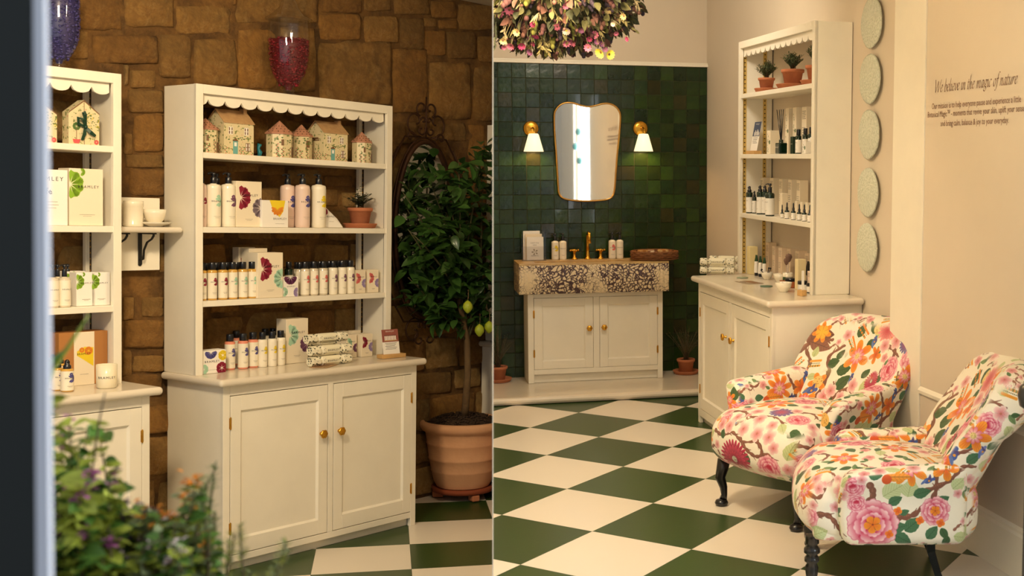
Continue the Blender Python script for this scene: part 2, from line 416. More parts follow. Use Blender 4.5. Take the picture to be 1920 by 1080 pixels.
# ------------------------------------------------------------------ right room shell
ROOM[0]=RIGHT
TW=8.565; SW=2.53; MW=2.44
slab('wall_tiled_backing',-1.5,TW+.01,-.1,3.0,TW+.2,3.3,WALLP,ER,'cream wall above and behind the dark green tiles')
def tiled():
    tm=[]
    for k,(c,c2) in enumerate((((24,46,14),(44,66,22)),((18,36,12),(34,56,22)),((38,52,16),(26,42,14)),((26,50,22),(16,32,12)),((50,48,16),(34,40,16)))):
        tm.append(mat('glazed_tile_%s'%'abcde'[k],c,.22,noise=.9,scale=9,c2=c2,bump=.35,bscale=16,coat=.15,rnd=.22,spec=.35))
    mb=MB(); mb.box(.3,TW-.001,0,2.252,TW+.02,2.25)
    root=obj('wall_tiles',mb,mat('grout',(58,62,34),.85),rz=ER,kind='structure',label='wall of square hand-glazed dark green tiles')
    px_,pz=.0957,.1012; x0=2.252; rs=random.Random(3); n=0; stuff=MB()
    for r in range(23):
        z1=2.249-r*pz; z0=max(z1-pz,.045)
        if z1<.06: break
        for c in range(17):
            xr=x0-.057-(c-1)*px_ if c else x0; xl=x0-.057-c*px_
            hid=(z1<.86 and xl>.90 and xr<1.88)
            w=(xr-xl)/2-.0016; h=(z1-z0)/2-.0016; cx=(xl+xr)/2; cz=(z0+z1)/2
            t1,t2,t3=rs.uniform(-.0012,.0012),rs.uniform(-.0012,.0012),rs.uniform(.004,.007)
            vs=[]
            for (sx,sz) in ((-1,-1),(1,-1),(1,1),(-1,1)): vs.append((cx+sx*w,TW,cz+sz*h))
            for (sx,sz) in ((-1,-1),(1,-1),(1,1),(-1,1)): vs.append((cx+sx*(w-.0015),TW-t3+sx*t1+sz*t2,cz+sz*(h-.0015)))
            fs=[(4,5,6,7)]+[(i,(i+1)%4,4+(i+1)%4,4+i) for i in range(4)]
            if hid or n>=299: stuff.add(vs,fs)
            else:
                t=MB(); t.add([(a-cx,b-TW,c_-cz) for a,b,c_ in vs],fs)
                k=rs.choice((0,0,0,1,1,2,3,3,4)) 
                obj('tile',t,tm[k],root,loc=(cx,TW,cz)); n+=1
    obj('tile_field',stuff,tm[0],root,kind='stuff')
tiled()
mb=MB(); mb.box(.3,TW-.022,2.25,2.262,TW+.01,2.268); mb.box(.3,TW-.012,2.268,2.262,TW+.01,2.28)
obj('trim_1',mb,PAINT,rz=ER,kind='structure',bev=.003,label='narrow cream ledge capping the green tiles')
def kerb():
    mb=MB(); prof=[(7.845,.0),(7.815,.006),(7.806,.02),(7.806,.032),(7.815,.046),(7.83,.05),(TW,.05),(TW,0)]
    mb.prism(prof,.2,3.0,fn=lambda u,v,h:(h,u,v)); obj('trim_2',mb,MARBW,rz=ER,kind='structure',label='low white marble step under the washstand')
kerb()
# side wall: alcove wall behind the dresser, pilaster and the wall with the writing (built in the dresser frame)
slab('wall_alcove',-9.4,SW,-.1,-5.16,SW+.2,3.3,WALLP,AH,'cream wall behind the right dresser carrying the round discs')
slab('wall_side',-5.16,MW,-.1,-2.5,MW+.3,3.3,WALLP,AH,'cream side wall with the lettering')
slab('wall_side_front',-.9,MW,-.1,.6,MW+.3,3.3,WALLP,AH,'cream side wall beyond the shop window')
slab('wall_side_sill',-2.5,MW,-.1,-.9,MW+.3,.45,WALLP,AH,'cream wall below the shop window')
slab('wall_side_lintel',-2.5,MW,2.75,-.9,MW+.3,3.3,WALLP,AH,'cream wall above the shop window')
WIN,_n,_b=newmat('daylit_glass'); _b.inputs['Base Color'].default_value=(.8,.85,.9,1); _b.inputs['Emission Color'].default_value=(.86,.93,1,1); _b.inputs['Emission Strength'].default_value=WINE; _b.inputs['Roughness'].default_value=.2
mb=MB(); mb.box(-2.5,MW+.12,.45,-.9,MW+.14,2.75); obj('window_1',mb,WIN,rz=AH,kind='structure',label='bright shop window in the side wall beside the entrance')
mb=MB(); mb.box(-2.5,MW+.05,.45,-2.44,MW+.12,2.75); mb.box(-.96,MW+.05,.45,-.9,MW+.12,2.75); mb.box(-2.44,MW+.05,.45,-.96,MW+.12,.52); mb.box(-2.44,MW+.05,2.68,-.96,MW+.12,2.75); obj('trim_5',mb,PAINT,rz=AH,kind='structure',label='painted frame of the shop window')
mb=MB(); mb.box(-5.155,MW-.008,0,-4.84,MW+.01,3.2); obj('trim_3',mb,PAINT,rz=AH,kind='structure',bev=.004,label='flat cream pilaster beside the discs')
mb=MB(); mb.prism([(MW-.02,0),(MW-.02,.17),(MW-.012,.18),(MW-.012,.19),(MW,.2),(MW+.01,.2),(MW+.01,0)],-4.84,-2.5,fn=lambda u,v,h:(h,u,v))
obj('baseboard_side',mb,PAINT,rz=AH,kind='structure',label='tall cream skirting board behind the near armchair')
mb=MB(); mb.prism([(MW-.012,.56),(MW-.014,.575),(MW-.006,.585),(MW,.59),(MW+.01,.56)],-4.84,-2.5,fn=lambda u,v,h:(h,u,v))
obj('trim_4',mb,PAINT,rz=AH,kind='structure',label='fine moulding above the skirting of the side wall')
mb=MB(); mb.box(-1.5,1.2,3.0,5.2,9.2,3.1); obj('ceiling_tiled_room',mb,CEILP,kind='structure',label='cream ceiling of the tiled room')
# ------------------------------------------------------------------ dressers
def knobmesh():
    k=MB(); Mx=Matrix.Rotation(math.pi/2,4,'X')
    k.lathe([(.009,0),(.009,.003),(.005,.006),(.005,.016)],12,M=Mx)
    rf=lambda a,z:1+.16*math.cos(6*a)
    k.lathe([(.004,.014),(.014,.016),(.018,.021),(.0185,.025),(.015,.029),(.008,.031),(.001,.032)],36,M=Mx,rf=lambda a,z:(1+.15*abs(math.cos(3*a))) if .015<z<.03 else 1)
    return k.mesh('knob')
KNOB=knobmesh(); KNOB.materials.append(BRASS)
def hinge(par,x,y,z):
    h=MB(); h.lathe([(.003,-.028),(.0035,-.026),(.0035,.026),(.003,.028)],8,c=(x,y-.002,z)); h.box(x-.006,y-.001,z-.024,x+.006,y+.002,z+.024)
    obj('hinge',h,BRASS,par)
def door(par,x0,x1,z0,z1,y,knobx,knobz,hx,st=.052,rl=.068,hz=(.12,.12)):
    d=MB(); t=.022
    d.box(x0,y,z0,x0+st,y+t,z1); d.box(x1-st,y,z0,x1,y+t,z1); d.box(x0+st,y,z0,x1-st,y+t,z0+rl); d.box(x0+st,y,z1-rl,x1-st,y+t,z1)
    o=obj('door',d,PAINT,par,bev=.0012,seg=1)
    p=MB(); r=.008
    xa,xb,za,zb=x0+st,x1-st,z0+rl,z1-rl
    p.add([(xa,y+.002,za),(xb,y+.002,za),(xb,y+.002,zb),(xa,y+.002,zb),(xa+r,y+r+.002,za+r),(xb-r,y+r+.002,za+r),(xb-r,y+r+.002,zb-r),(xa+r,y+r+.002,zb-r)],
          [(0,1,5,4),(1,2,6,5),(2,3,7,6),(3,0,4,7),(4,5,6,7)])
    obj('panel',p,PAINT,o)
    k=obj('knob',KNOB,BRASS,o); k.location=(knobx,y,knobz)
    hinge(o,hx,y,z1-hz[0]); hinge(o,hx,y,z0+hz[1])
def scallop(x0,x1,y0,y1,zt,zc,zb,pitch,ph):
    pts=[(x0,zt)]; x=x0; K=8
    c=x0-ph
    prof=[]
    while c<x1:
        for k in range(K+1):
            t=k/K; xx=c+pitch*t; zz=zc-(zc-zb)*math.sqrt(max(0,1-(2*t-1)**2))
            if x0<=xx<=x1: prof.append((xx,zz))
        c+=pitch
    m=MB(); n=len(prof)
    vs=[];
    for yy in (y0,y1):
        vs+=[(a,yy,b) for a,b in prof]+[(a,yy,zt) for a,b in prof]
    fs=[]
    for i in range(n-1):
        fs.append((i,i+1,n+i+1,n+i)); fs.append((2*n+i+1,2*n+i,3*n+i,3*n+i+1)); fs.append((i+1,i,2*n+i,2*n+i+1))
    m.add(vs,fs); return m
def strip(par,x,y0,z0,z1,side,wd=.013,cm=None,dm=None):
    m=MB(); sx=side*.0015
    m.box(min(x,x+sx),y0,z0,max(x,x+sx),y0+wd,z1,0)
    z=z0+.012
    while z<z1-.02:
        m.box(min(x,x+sx*1.3),y0+wd*.3,z,max(x,x+sx*1.3),y0+wd*.7,z+.006,1); z+=.0254
    obj('slotted_strip',m,[cm or DKBR,dm or BRASS],par)
def dresser(room,ang,label,B,Ucoords,shelves,ztop,zc,doors,knobs,name='dresser',parts='all',strips=True,kickz=.045,frame_z=.073,doorz=(.075,.79),sc=(.0845,.045),rail=.041,cm=None,dm=None,stile=.035,swd=.013,ctr=(.038,.04,.04)):
    ROOM[0]=room
    x0,x1,yf,yb=B; u0,u1,uf,ub=Ucoords
    o=thing(name,label,'dresser',tuple(fr(ang,x0,yf,0)),ang)
    T=MB; loc=(-x0,-yf,0)
    def P(nm,mb,m=PAINT,bev=.002,par=o,**k): return obj(nm,mb,m,par,loc=loc if par is o else (0,0,0),bev=bev,**k)
    zb=zc-.036
    for xa,xb in ((x0,x0+.02),(x1-.02,x1)):
        m=T(); m.box(xa,yf+.002,.0,xb,yb,zb); P('side_panel',m)
    m=T(); m.box(x0,yf,0,x0+.034,yf+.022,zb); m.box(x1-.034,yf,0,x1,yf+.022,zb)
    m.box(x0+.034,yf,doorz[1]+.002,x1-.034,yf+.022,zb); m.box(x0+.034,yf,kickz-.002,x1-.034,yf+.022,doorz[0]-.002)
    d0,d1,d2,d3=doors
    m.box(d1+.0025,yf,doorz[0]-.002,d2-.0025,yf+.022,doorz[1]+.002)
    P('face_frame',m,bev=.0015)
    m=T(); m.box(x0+.02,yf+.03,.0,x1-.02,yf+.045,kickz+.01); P('plinth',m)
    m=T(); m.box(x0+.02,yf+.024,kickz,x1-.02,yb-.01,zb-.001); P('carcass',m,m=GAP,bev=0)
    e=bpy.data.objects.new('doors',None)
    dd=T()
    class _p: pass
    for (a,b_,kx,hx) in ((d0,d1,knobs[0],d0),(d2,d3,knobs[1],d3)):
        n0=len(o.children)
        door(o,a+.0015,b_-.0015,doorz[0]+.0015,doorz[1]-.0015,yf,kx,knobs[2],hx)
    for ch in o.children:
        if ch.name.startswith('door'): ch.location=loc
    bpy.data.objects.remove(e)
    # counter with rounded nosing
    c0,c1,cf=x0-ctr[0],x1+ctr[1],yf-ctr[2]; r=.016
    m=T(); m.box(c0,cf,zc-.034,c1,yb-.002,zc); P('counter',m,MARBW,bev=.0158,seg=5)
    # upper
    for xa,xb in ((u0,u0+.02),(u1-.02,u1)):
        m=T(); m.box(xa,uf+.002,zc,xb,ub,ztop-.001); P('side_panel',m)
    m=T(); m.box(u0,uf,zc,u0+stile,uf+.02,ztop); m.box(u1-stile,uf,zc,u1,uf+.02,ztop); m.box(u0+stile,uf,ztop-rail,u1-stile,uf+.02,ztop); P('face_frame',m,bev=.0012)
    m=T(); m.box(u0+.001,uf+.021,ztop-.02,u1-.001,ub,ztop-.001); P('top_board',m)
    P('valance',scallop(u0+stile,u1-stile,uf+.022,uf+.034,ztop-rail+.01,ztop-.063,ztop-.091,*sc),bev=.0012)
    for z in shelves:
        m=T(); m.box(u0+.02,uf+.004,z-.026,u1-.02,ub-.004,z); P('shelf',m,bev=.002)
    for sx,xx in ((1,u0+.02),(-1,u1-.02)):
        m=T(); m.box(min(xx,xx+sx*.014),ub-.028,zc,max(xx,xx+sx*.014),ub-.004,ztop-.02); P('batten',m,bev=.001)
    if strips:
        n0=set(o.children)
        for sx,xx in ((1,u0+.02),(-1,u1-.02)):
            zz=[zc]+sorted(shelves)+[ztop-.02]
            for y in (uf+.024,ub-.03-swd-.005): strip(o,xx,y,zc,ztop-.03,sx,wd=swd,cm=cm,dm=dm)
        for ch in o.children:
            if ch not in n0: ch.location=loc
    return o
SH=(1.203,1.537,1.871)
dresser(LEFT,AL,'tall white open dresser with lotions and cottage tins in the middle of the stone wall',(3.234,4.353,4.762,5.185),(3.218,4.337,4.941,5.185),SH,2.173,.871,(3.27,3.796,3.83,4.321),(3.757,3.862,.558))
dresser(LEFT,AL,'white dresser with gift boxes just right of the dark door frame',(1.772,2.892,4.762,5.185),(1.756,2.875,4.941,5.185),SH,2.175,.871,(1.808,2.334,2.37,2.858),(2.295,2.408,.558))
dresser(LEFT,AL,'sliver of a shaded white dresser behind the lemon tree',(5.25,6.3,4.762,5.185),(5.275,6.3,4.95,5.185),SH,2.155,.871,(5.286,5.78,5.81,6.26),(5.74,5.85,.558),strips=False)
dresser(RIGHT,AH,'white dresser against the cream side wall, small plants on its top shelf',(-7.0,-5.68,2.035,2.525),(-7.1,-5.85,2.315,2.525),(1.266,1.624,1.986),2.30,.892,(-6.958,-6.39,-6.345,-5.72),(-6.44,-6.30,.60),doorz=(.09,.80),sc=(.0845,.03),cm=mat('brass_strip',(214,180,96),.5,metal=.1),dm=GAP,stile=.035,swd=.022)
# ------------------------------------------------------------------ goods: shared builders
ORD=['first','second','third','fourth','fifth','sixth','seventh','eighth','ninth','tenth','eleventh','twelfth']
def M_(name,c,r=.5,**k): return mat(name,c,r,**k)
CARD=M_('cream_card',(238,224,196),.6); CARDW=M_('white_card',(244,238,226),.6); INK=M_('dark_ink',(44,38,34),.6); INKL=M_('pale_ink',(150,138,118),.7)
CRIM=M_('crimson_print',(140,26,52),.6); MINT=M_('mint_print',(168,208,178),.6); MAUVE=M_('mauve_print',(120,76,104),.6); YEL=M_('yellow_print',(236,206,40),.6)
VIO=M_('violet_print',(82,78,140),.6); CORAL=M_('coral_print',(222,110,104),.6); PLUM=M_('plum_print',(92,40,76),.6); GREENP=M_('leaf_green_print',(136,176,44),.6)
ORANGE=M_('orange_print',(232,140,40),.6); GREYP=M_('grey_print',(128,110,118),.6); LILAC=M_('lilac_print',(160,140,184),.6); DKGRN=M_('dark_green_print',(30,52,32),.6)
AMBER=M_('amber_liquid',(206,158,70),.15,coat=.5); PINKL=M_('rose_liquid',(226,140,110),.15,coat=.5); CLEARL=M_('pale_liquid',(214,200,172),.15,coat=.5)
IVORY=M_('ivory_plastic',(242,232,208),.3,coat=.3); BLUSH=M_('blush_plastic',(232,204,186),.3,coat=.3); GREENG=M_('dark_green_glass',(16,40,26),.12,coat=.5)
KRAFT=M_('kraft_card',(178,120,62),.7); WOODL=M_('pale_wood',(214,168,104),.55,noise=.25,scale=12); PORC=M_('porcelain',(240,230,206),.2,coat=.5)
def depth(room,X): return float((room.R@(np.array(X,float)-np.array([0,0,EYE])))[2])
def msz(room,X,px): return px*depth(room,X)/FPX
FLOW={'crimson':(CRIM,9,.0),'mint':(MINT,7,0),'mauve':(MAUVE,10,0),'yellow':(YEL,7,0),'violet':(VIO,9,0),'coral':(CORAL,11,0),'plum':(PLUM,8,0),'none':(MINT,5,0)}
_BC={}
def bottle_meshes(kind,r,h,flower,body,label):
    key=(kind,round(r,4),round(h,4),flower,body.name,label.name)
    if key in _BC: return _BC[key]
    b=MB(); ch=.012 if kind=='pump' else .006
    b.lathe([(r*.93,0),(r,.004),(r,h-ch),(r*.9,h-ch*.35),(r*.42,h),(r*.4,h+.004)],24)
    L=MB(); z0,z1=h*.055,h*(.76 if body is GREENG else .9)
    L.lathe([(r+.0004,z0),(r+.0004,z1)],28)
    L.f=L.f[:28]; L.m=L.m[:28]; L.sm=L.sm[:28]
    p=MB(); S=cyl(r+.0004); fm,n,_=FLOW[flower]
    cu,cv=r*.12,h*.60
    if flower!='none':
        petals(p,S,cu+r*.1,cv-r*.1,r*.72,n,0,-2.2,2.4,w=.8,h=.0004,notch=.15); petals(p,S,cu+r*.05,cv+r*.55,r*.36,5,0,0,3.1,w=.7,h=.0005,notch=.1)
    ptext(p,S,'BRAMLEY',0,cv-r*.12,r*.32,1,h=.0008,sp=1.3)
    rule(p,S,-r*.5,r*.5,h*.24,.0012,2,k=3); rule(p,S,-r*.35,r*.35,h*.205,.0010,2,k=3)
    c=MB()
    if kind=='pump':
        c.lathe([(r*.42,h+.002),(r*.44,h+.004),(r*.40,h+.03),(r*.36,h+.032)],20); c.lathe([(r*.16,h+.03),(r*.16,h+.042)],10)
        c.lathe([(r*.30,h+.040),(r*.32,h+.044),(r*.30,h+.052),(.001,h+.053)],14)
        c.tube([(0,0,h+.048),(-r*.6,-r*.3,h+.05),(-r*1.15,-r*.55,h+.047),(-r*1.25,-r*.6,h+.042)],[r*.15,r*.13,r*.1,r*.08],8)
    elif kind=='cap':
        c.lathe([(r*.66,h),(r*.70,h+.001),(r*.70,h+.031),(r*.64,h+.033),(.001,h+.033)],18)
    elif kind=='spray':
        c.lathe([(r*.62,h),(r*.62,h+.012),(r*.40,h+.016),(r*.38,h+.03),(r*.2,h+.036),(.001,h+.036)],14); c.box(-r*.2,-r*.5,h+.022,r*.2,0,h+.030)
    elif kind=='dropper':
        c.lathe([(r*.5,h),(r*.52,h+.014),(r*.34,h+.017),(r*.3,h+.024),(r*.32,h+.034),(r*.2,h+.042),(.001,h+.043)],14)
    out=(b.mesh('body'),L.mesh('label'),p.mesh('label_print'),c.mesh('pump' if kind=='pump' else 'cap'))
    out[0].materials.append(body); out[1].materials.append(label)
    for m in (fm,INK,INKL): out[2].materials.append(m)
    out[3].materials.append(BLACK); _BC[key]=out
    return out
def bottle(room,loc,rz,kind,r,h,flower,body,label,text,group=None,cat='bottle',name=None):
    ROOM[0]=room
    o=thing(name or {'pump':'pump_bottle','cap':'lotion_bottle','spray':'spray_bottle','dropper':'dropper_bottle'}[kind],text,cat,tuple(loc),rz,group)
    for me in bottle_meshes(kind,r,h,flower,body,label): obj(me.name.split('.')[0],me,None,o)
    return o
def carton(room,loc,rz,w,d,h,mats,text,prints=None,name='carton',group=None,cat='box',lid=False):
    """box whose front bottom edge is centred on loc; prints(mb,S) adds to the front"""
    ROOM[0]=room
    o=thing(name,text,cat,tuple(loc),rz,group)
    b=MB(); b.box(-w/2,0,0,w/2,d,h if not lid else h*.8); obj('body',b,mats,o,bev=.0012,seg=1)
    if lid: l=MB(); l.box(-w/2-.001,-.001,h*.8+.001,w/2+.001,d+.001,h); obj('lid',l,mats,o,bev=.0012,seg=1)
    if prints:
        p=MB(); S=flat((-w/2,0,0),(1,0,0),(0,0,1),(0,-1,0)); ms=prints(p,S,w,h); obj('print',p,ms,o)
    return o
def flowerprint(c1,c2,text=True,two=None,clipx=True):
    """half flower entering from the left edge, second from the right"""
    def f(p,S,w,h):
        cl=(w*.02,w*.99,h*.02,h*.98)
        petals(p,S,w*.16,h*.64,w*.42,5,0,-math.pi/2,math.pi/2,w=.8,clip=cl,notch=.12)
        petals(p,S,w*.98,h*.42,w*.36,5,1,math.pi*.5,math.pi*1.5,w=.8,clip=cl,h=.0005,notch=.12)
        if text: ptext(p,S,'BRAMLEY',w*.55,h*.67,w*.115,2,h=.0008,sp=1.3)
        rule(p,S,w*.35,w*.65,h*.17,.0012,3,k=1); rule(p,S,w*.4,w*.6,h*.145,.001,3,k=1)
        return [c1,c2,INK,INKL]
    return f
def LB(u,b,z): return LEFT.col(u,AL,b,z)+np.array([0,0,.0009])       # left-room point in picture column u, distance b, height z
def LZ(u,v,z): return LEFT.atz(u,v,z)+np.array([0,0,.0009])
# ------------------------------------------------------------------ centre dresser, top shelf: printed tins shaped like cottages and towers
VINE=None
def tinmat(name,c,g,r=.4):
    m,nt,b=newmat(name); N=nt.nodes.new; L=nt.links.new; tc=N('ShaderNodeTexCoord')
    v=N('ShaderNodeTexNoise'); v.inputs['Scale'].default_value=60; v.inputs['Detail'].default_value=4; L(tc.outputs['Object'],v.inputs['Vector'])
    cr=N('ShaderNodeValToRGB'); e=cr.color_ramp.elements; e[0].position=.0; e[0].color=(*lin(g),1); e[1].position=.37; e[1].color=(*lin(g),1)
    e=cr.color_ramp.elements.new(.41); e.color=(*lin(c),1); e2=cr.color_ramp.elements.new(.66); e2.color=(*lin(c),1); e3=cr.color_ramp.elements.new(.70); e3.color=(*lin((206,150,120)),1)
    L(v.outputs[0],cr.inputs[0]); L(cr.outputs[0],b.inputs['Base Color']); b.inputs['Roughness'].default_value=r; return m
TINW=tinmat('tin_wall_print',(220,204,160),(120,130,70)); TINR=M_('tin_roof_print',(196,158,110),.45,noise=.5,scale=40,c2=(160,118,78)); TILER=M_('tin_tile_print',(186,132,104),.45)
TEAL=M_('teal_print',(110,170,164),.5); PINKW=M_('rose_window_print',(180,96,88),.5); DOORB=M_('brown_door_print',(120,86,56),.5); ROSEP=M_('rose_print',(206,86,86),.5); LEAFP=M_('leaf_print',(78,110,50),.5)
def winprint(p,S,u,v,w,h,m,m2):
    rule(p,S,u-w/2,u+w/2,v,h,m,h=.0005)
    for k in (-.28,.28): rule(p,S,u+k*w-w*.12,u+k*w+w*.12,v+h*.08,h*.38,m2,h=.0008); rule(p,S,u+k*w-w*.12,u+k*w+w*.12,v+h*.54,h*.38,m2,h=.0008)
def sprig(p,S,u,v,h,m,mf,rs,wd=.01):
    for k in range(int(h/.004)):
        z=v+k*.004; x=u+wd*math.sin(k*1.3)*.6; rule(p,S,x-.003,x+.003,z,.003,m if k%3 else mf,h=.0009)
def cottage(loc,rz,w,d,hw,hr,text,name='cottage_tin'):
    ROOM[0]=LEFT
    o=thing(name,text,'tin',tuple(loc),rz)
    b=MB(); b.box(0,0,0,w,d,hw,0)
    b.prism([(0,hw),(d/2,hr-.006),(d,hw)],0,w,fn=lambda u,v,h:(h,u,v)); obj('body',b,[TINW],o)
    r=MB(); e=.004
    for s in (0,1):
        y0,y1=(0-e,d/2) if s==0 else (d+e,d/2)
        r.add([(-e,y0,hw-.004),(w+e,y0,hw-.004),(w+e,y1,hr),(-e,y1,hr),(-e,y0,hw),(w+e,y0,hw),(w+e,y1,hr+.004),(-e,y1,hr+.004)],[(0,1,2,3),(4,5,6,7),(0,1,5,4),(1,2,6,5),(2,3,7,6),(3,0,4,7)])
    obj('roof',r,TINR,o)
    c=MB(); c.box(w*.86,d*.35,hr-.03,w*.97,d*.6,hr+.012); obj('chimney',c,TINR,o)
    p=MB(); S=flat((0,0,0),(1,0,0),(0,0,1),(0,-1,0)); rs=random.Random(2)
    for u in (.22,.75): winprint(p,S,w*u,hw*.62,w*.15,hw*.24,2,3)
    winprint(p,S,w*.80,hw*.12,w*.15,hw*.26,3,2)
    rule(p,S,w*.30,w*.46,hw*.02,hw*.40,0,h=.0005); p.add([S(w*.27,hw*.42,.001),S(w*.49,hw*.42,.001),S(w*.38,hw*.52,.001)],[(0,1,2)],3)
    rule(p,S,w*.34,w*.42,hw*.26,hw*.12,2,h=.0008)
    for u in (.06,.55,.66,.93): sprig(p,S,w*u,hw*.02,hw*(.25 if u<.9 else .15),1,4,rs)
    for k in range(16): u=.1+.8*rs.random(); rule(p,S,w*u,w*u+.007,hw*(.44+.14*rs.random()),.004,1,h=.0006)
    S2=flat((0,d,0),(0,-1,0),(0,0,1),(-1,0,0))
    for u in (.3,.5,.62,.8): sprig(p,S2,d*u,hw*.02,hw*.3,1,4,rs)
    for k in range(10): rule(p,S2,d*(.2+.6*rs.random()),d*.2+.012+d*.6*rs.random()*.2,hw*(.6+.2*rs.random()),.003,3,h=.0006)
    obj('print',p,[TEAL,LEAFP,CARDW,DOORB,ROSEP],o)
    return o
def tower(loc,rz,r,hw,hr,text,n=8,door=1):
    ROOM[0]=LEFT
    o=thing('tower_tin',text,'tin',tuple(loc),rz)
    b=MB(); b.lathe([(r,0),(r,hw)],n,smooth=False); obj('body',b,[TINW],o)
    t=MB(); t.lathe([(r*1.10,hw-.003),(r*1.12,hw+.002),(r*.6,hw+(hr-hw)*.46),(.002,hr)],n,smooth=False); obj('roof',t,TILER,o)
    p=MB()
    for j in range(3):
        for i in range(14):
            a=2*math.pi*(i+.5*(j%2))/14; f=.18+.22*j; rr=r*1.12*(1-f)*1.0+.002; zz=hw+(hr-hw)*f*.92
            q=MB(); p.ball((rr*math.cos(a),rr*math.sin(a),zz),.0032,0,5,3)
    S=flat((-r,-r*math.cos(math.pi/n)-.0003,0),(1,0,0),(0,0,1),(0,-1,0)); S=cyl(r+.0005); rs=random.Random(int(r*1000)+n)
    if door: rule(p,S,r*.05,r*.45,.004,hw*.42,1,h=.0006); rule(p,S,-r*.9,-r*.7,hw*.5,hw*.25,1)
    else: rule(p,S,-r*.3,r*.1,hw*.5,hw*.3,1,h=.0006)
    for u in (-1.2,-.8,-.2,.7,1.1): sprig(p,S,r*u,.003,hw*(.3+.3*rs.random()),2,3,rs,.008)
    for k in range(18): u=-1.3+2.6*rs.random(); rule(p,S,r*u,r*u+.008,hw*(.6+.3*rs.random()),.005,2,h=.0006)
    obj('print',p,[DOORB,DOORB,LEAFP,ROSEP],o)
    return o
Z1,Z2,Z3,ZC=1.871,1.537,1.203,.871
tower(LB(385,5.03,Z1),AL+.39,.055,.108,.158,'round-walled tower tin half hidden by the left post of the middle dresser top shelf')
cottage(LB(420,4.985,Z1),AL,.155,.13,.147,.205,'larger left cottage tin with teal door and brown roof on the top shelf')
tower(LB(524,5.03,Z1),AL+.39,.062,.115,.178,'wide tower tin with pink roof beside the left cottage tin, fourth from the dresser post')
tower(LB(565,5.06,Z1),AL+.1,.050,.115,.172,'slim tower tin with pink roof and climbing plants between tower and right cottage',8,0)
cottage(LB(607,4.985,Z1),AL,.145,.13,.140,.195,'right-hand cottage tin with teal door on the top shelf of the middle dresser')
tower(LB(678,5.02,Z1),AL+.39,.050,.106,.160,'tower tin with pink roof at the right end of the top shelf')
# ------------------------------------------------------------------ centre dresser, second shelf
def B2(u,flower,label,text,b=5.0,body=None,w=27,h=80):
    X=LB(u,b,Z2); r=msz(LEFT,X,w)/2*.98; hh=msz(LEFT,X,h)
    return bottle(LEFT,X,AL,'pump',r,hh,flower,body or label,label,text)
B2(379.5,'crimson',BLUSH,'pump bottle mostly hidden by the left post, second shelf of the middle dresser',5.0,w=15)
B2(400,'mint',IVORY,'ivory pump bottle with mint flower print, second shelf of the middle dresser',5.0)
B2(406,'none',IVORY,'ivory pump bottle standing behind the mint flower one',5.10,h=78)
B2(428,'mauve',IVORY,'ivory pump bottle with mauve flower print left of the maroon flower carton',5.0)
B2(539,'violet',BLUSH,'blush pump bottle with violet print standing furthest back of the right trio',5.06,h=79)
B2(567,'violet',BLUSH,'blush pump bottle with violet print in the middle of the right trio',5.0,h=80)
B2(597,'yellow',IVORY,'ivory pump bottle with yellow flower print beside the white pouch',5.0,h=80)
X=LB(467,4.975,Z2); carton(LEFT,X,AL,.135,.07,.213,CARD,'tall cream carton with large maroon flower on the second shelf',flowerprint(CRIM,GREYP))
def sunnyprint(p,S,w,h):
    p.add([S(w*.28,h,.0006),S(w*.88,h,.0006),S(w*.80,h*.58,.0006),S(w*.66,h*.38,.0006),S(w*.42,h*.62,.0006)],[(0,1,2,3,4)],0)
    petals(p,S,w*.58,h*.70,w*.24,6,1,-3.3,.2,w=.7,h=.0009,notch=.2); ptext(p,S,'BRAMLEY',w*.68,h*.28,w*.1,2,h=.0008,sp=1.3); rule(p,S,w*.5,w*.85,h*.13,.001,3)
    return [YEL,ORANGE,INK,INKL]
X=LB(516,4.96,Z2); carton(LEFT,X,AL,.145,.08,.128,CARDW,'squat white gift box with yellow flower sleeve in front of the pump bottles',sunnyprint,name='gift_box')
def pouch():
    ROOM[0]=LEFT; X=LB(625,5.0,Z2); o=thing('soap_pouch','white wedge-shaped paper pouch with red flower leaning beside the yellow pump bottle','pouch',tuple(X),AL)
    b=MB(); vs=[(-.055,0,0),(.062,-.005,0),(.062,.07,0),(-.055,.07,0),(-.045,.02,.105),(-.02,.03,.10),(-.02,.05,.098),(-.045,.05,.103),(.035,.01,.045),(.035,.055,.045)]
    b.add(vs,[(3,2,1,0),(0,1,8,5,4),(7,6,9,2,3),(4,5,6,7),(5,8,9,6),(1,2,9,8),(0,4,7,3)]); obj('body',b,CARDW,o,bev=.006,seg=3)
    p=MB(); S=flat((-.055,-.001,0),(1,0,0),(0,.18,1),(0,-1,.18)); petals(p,S,.012,.08,.018,6,0,w=.7,h=.002); ptext(p,S,'BRAMLEY',.045,.052,.011,1,h=.003,sp=1.2); rule(p,S,.03,.06,.03,.001,2,h=.003); obj('print',p,[CRIM,INK,INKL],o)
pouch()
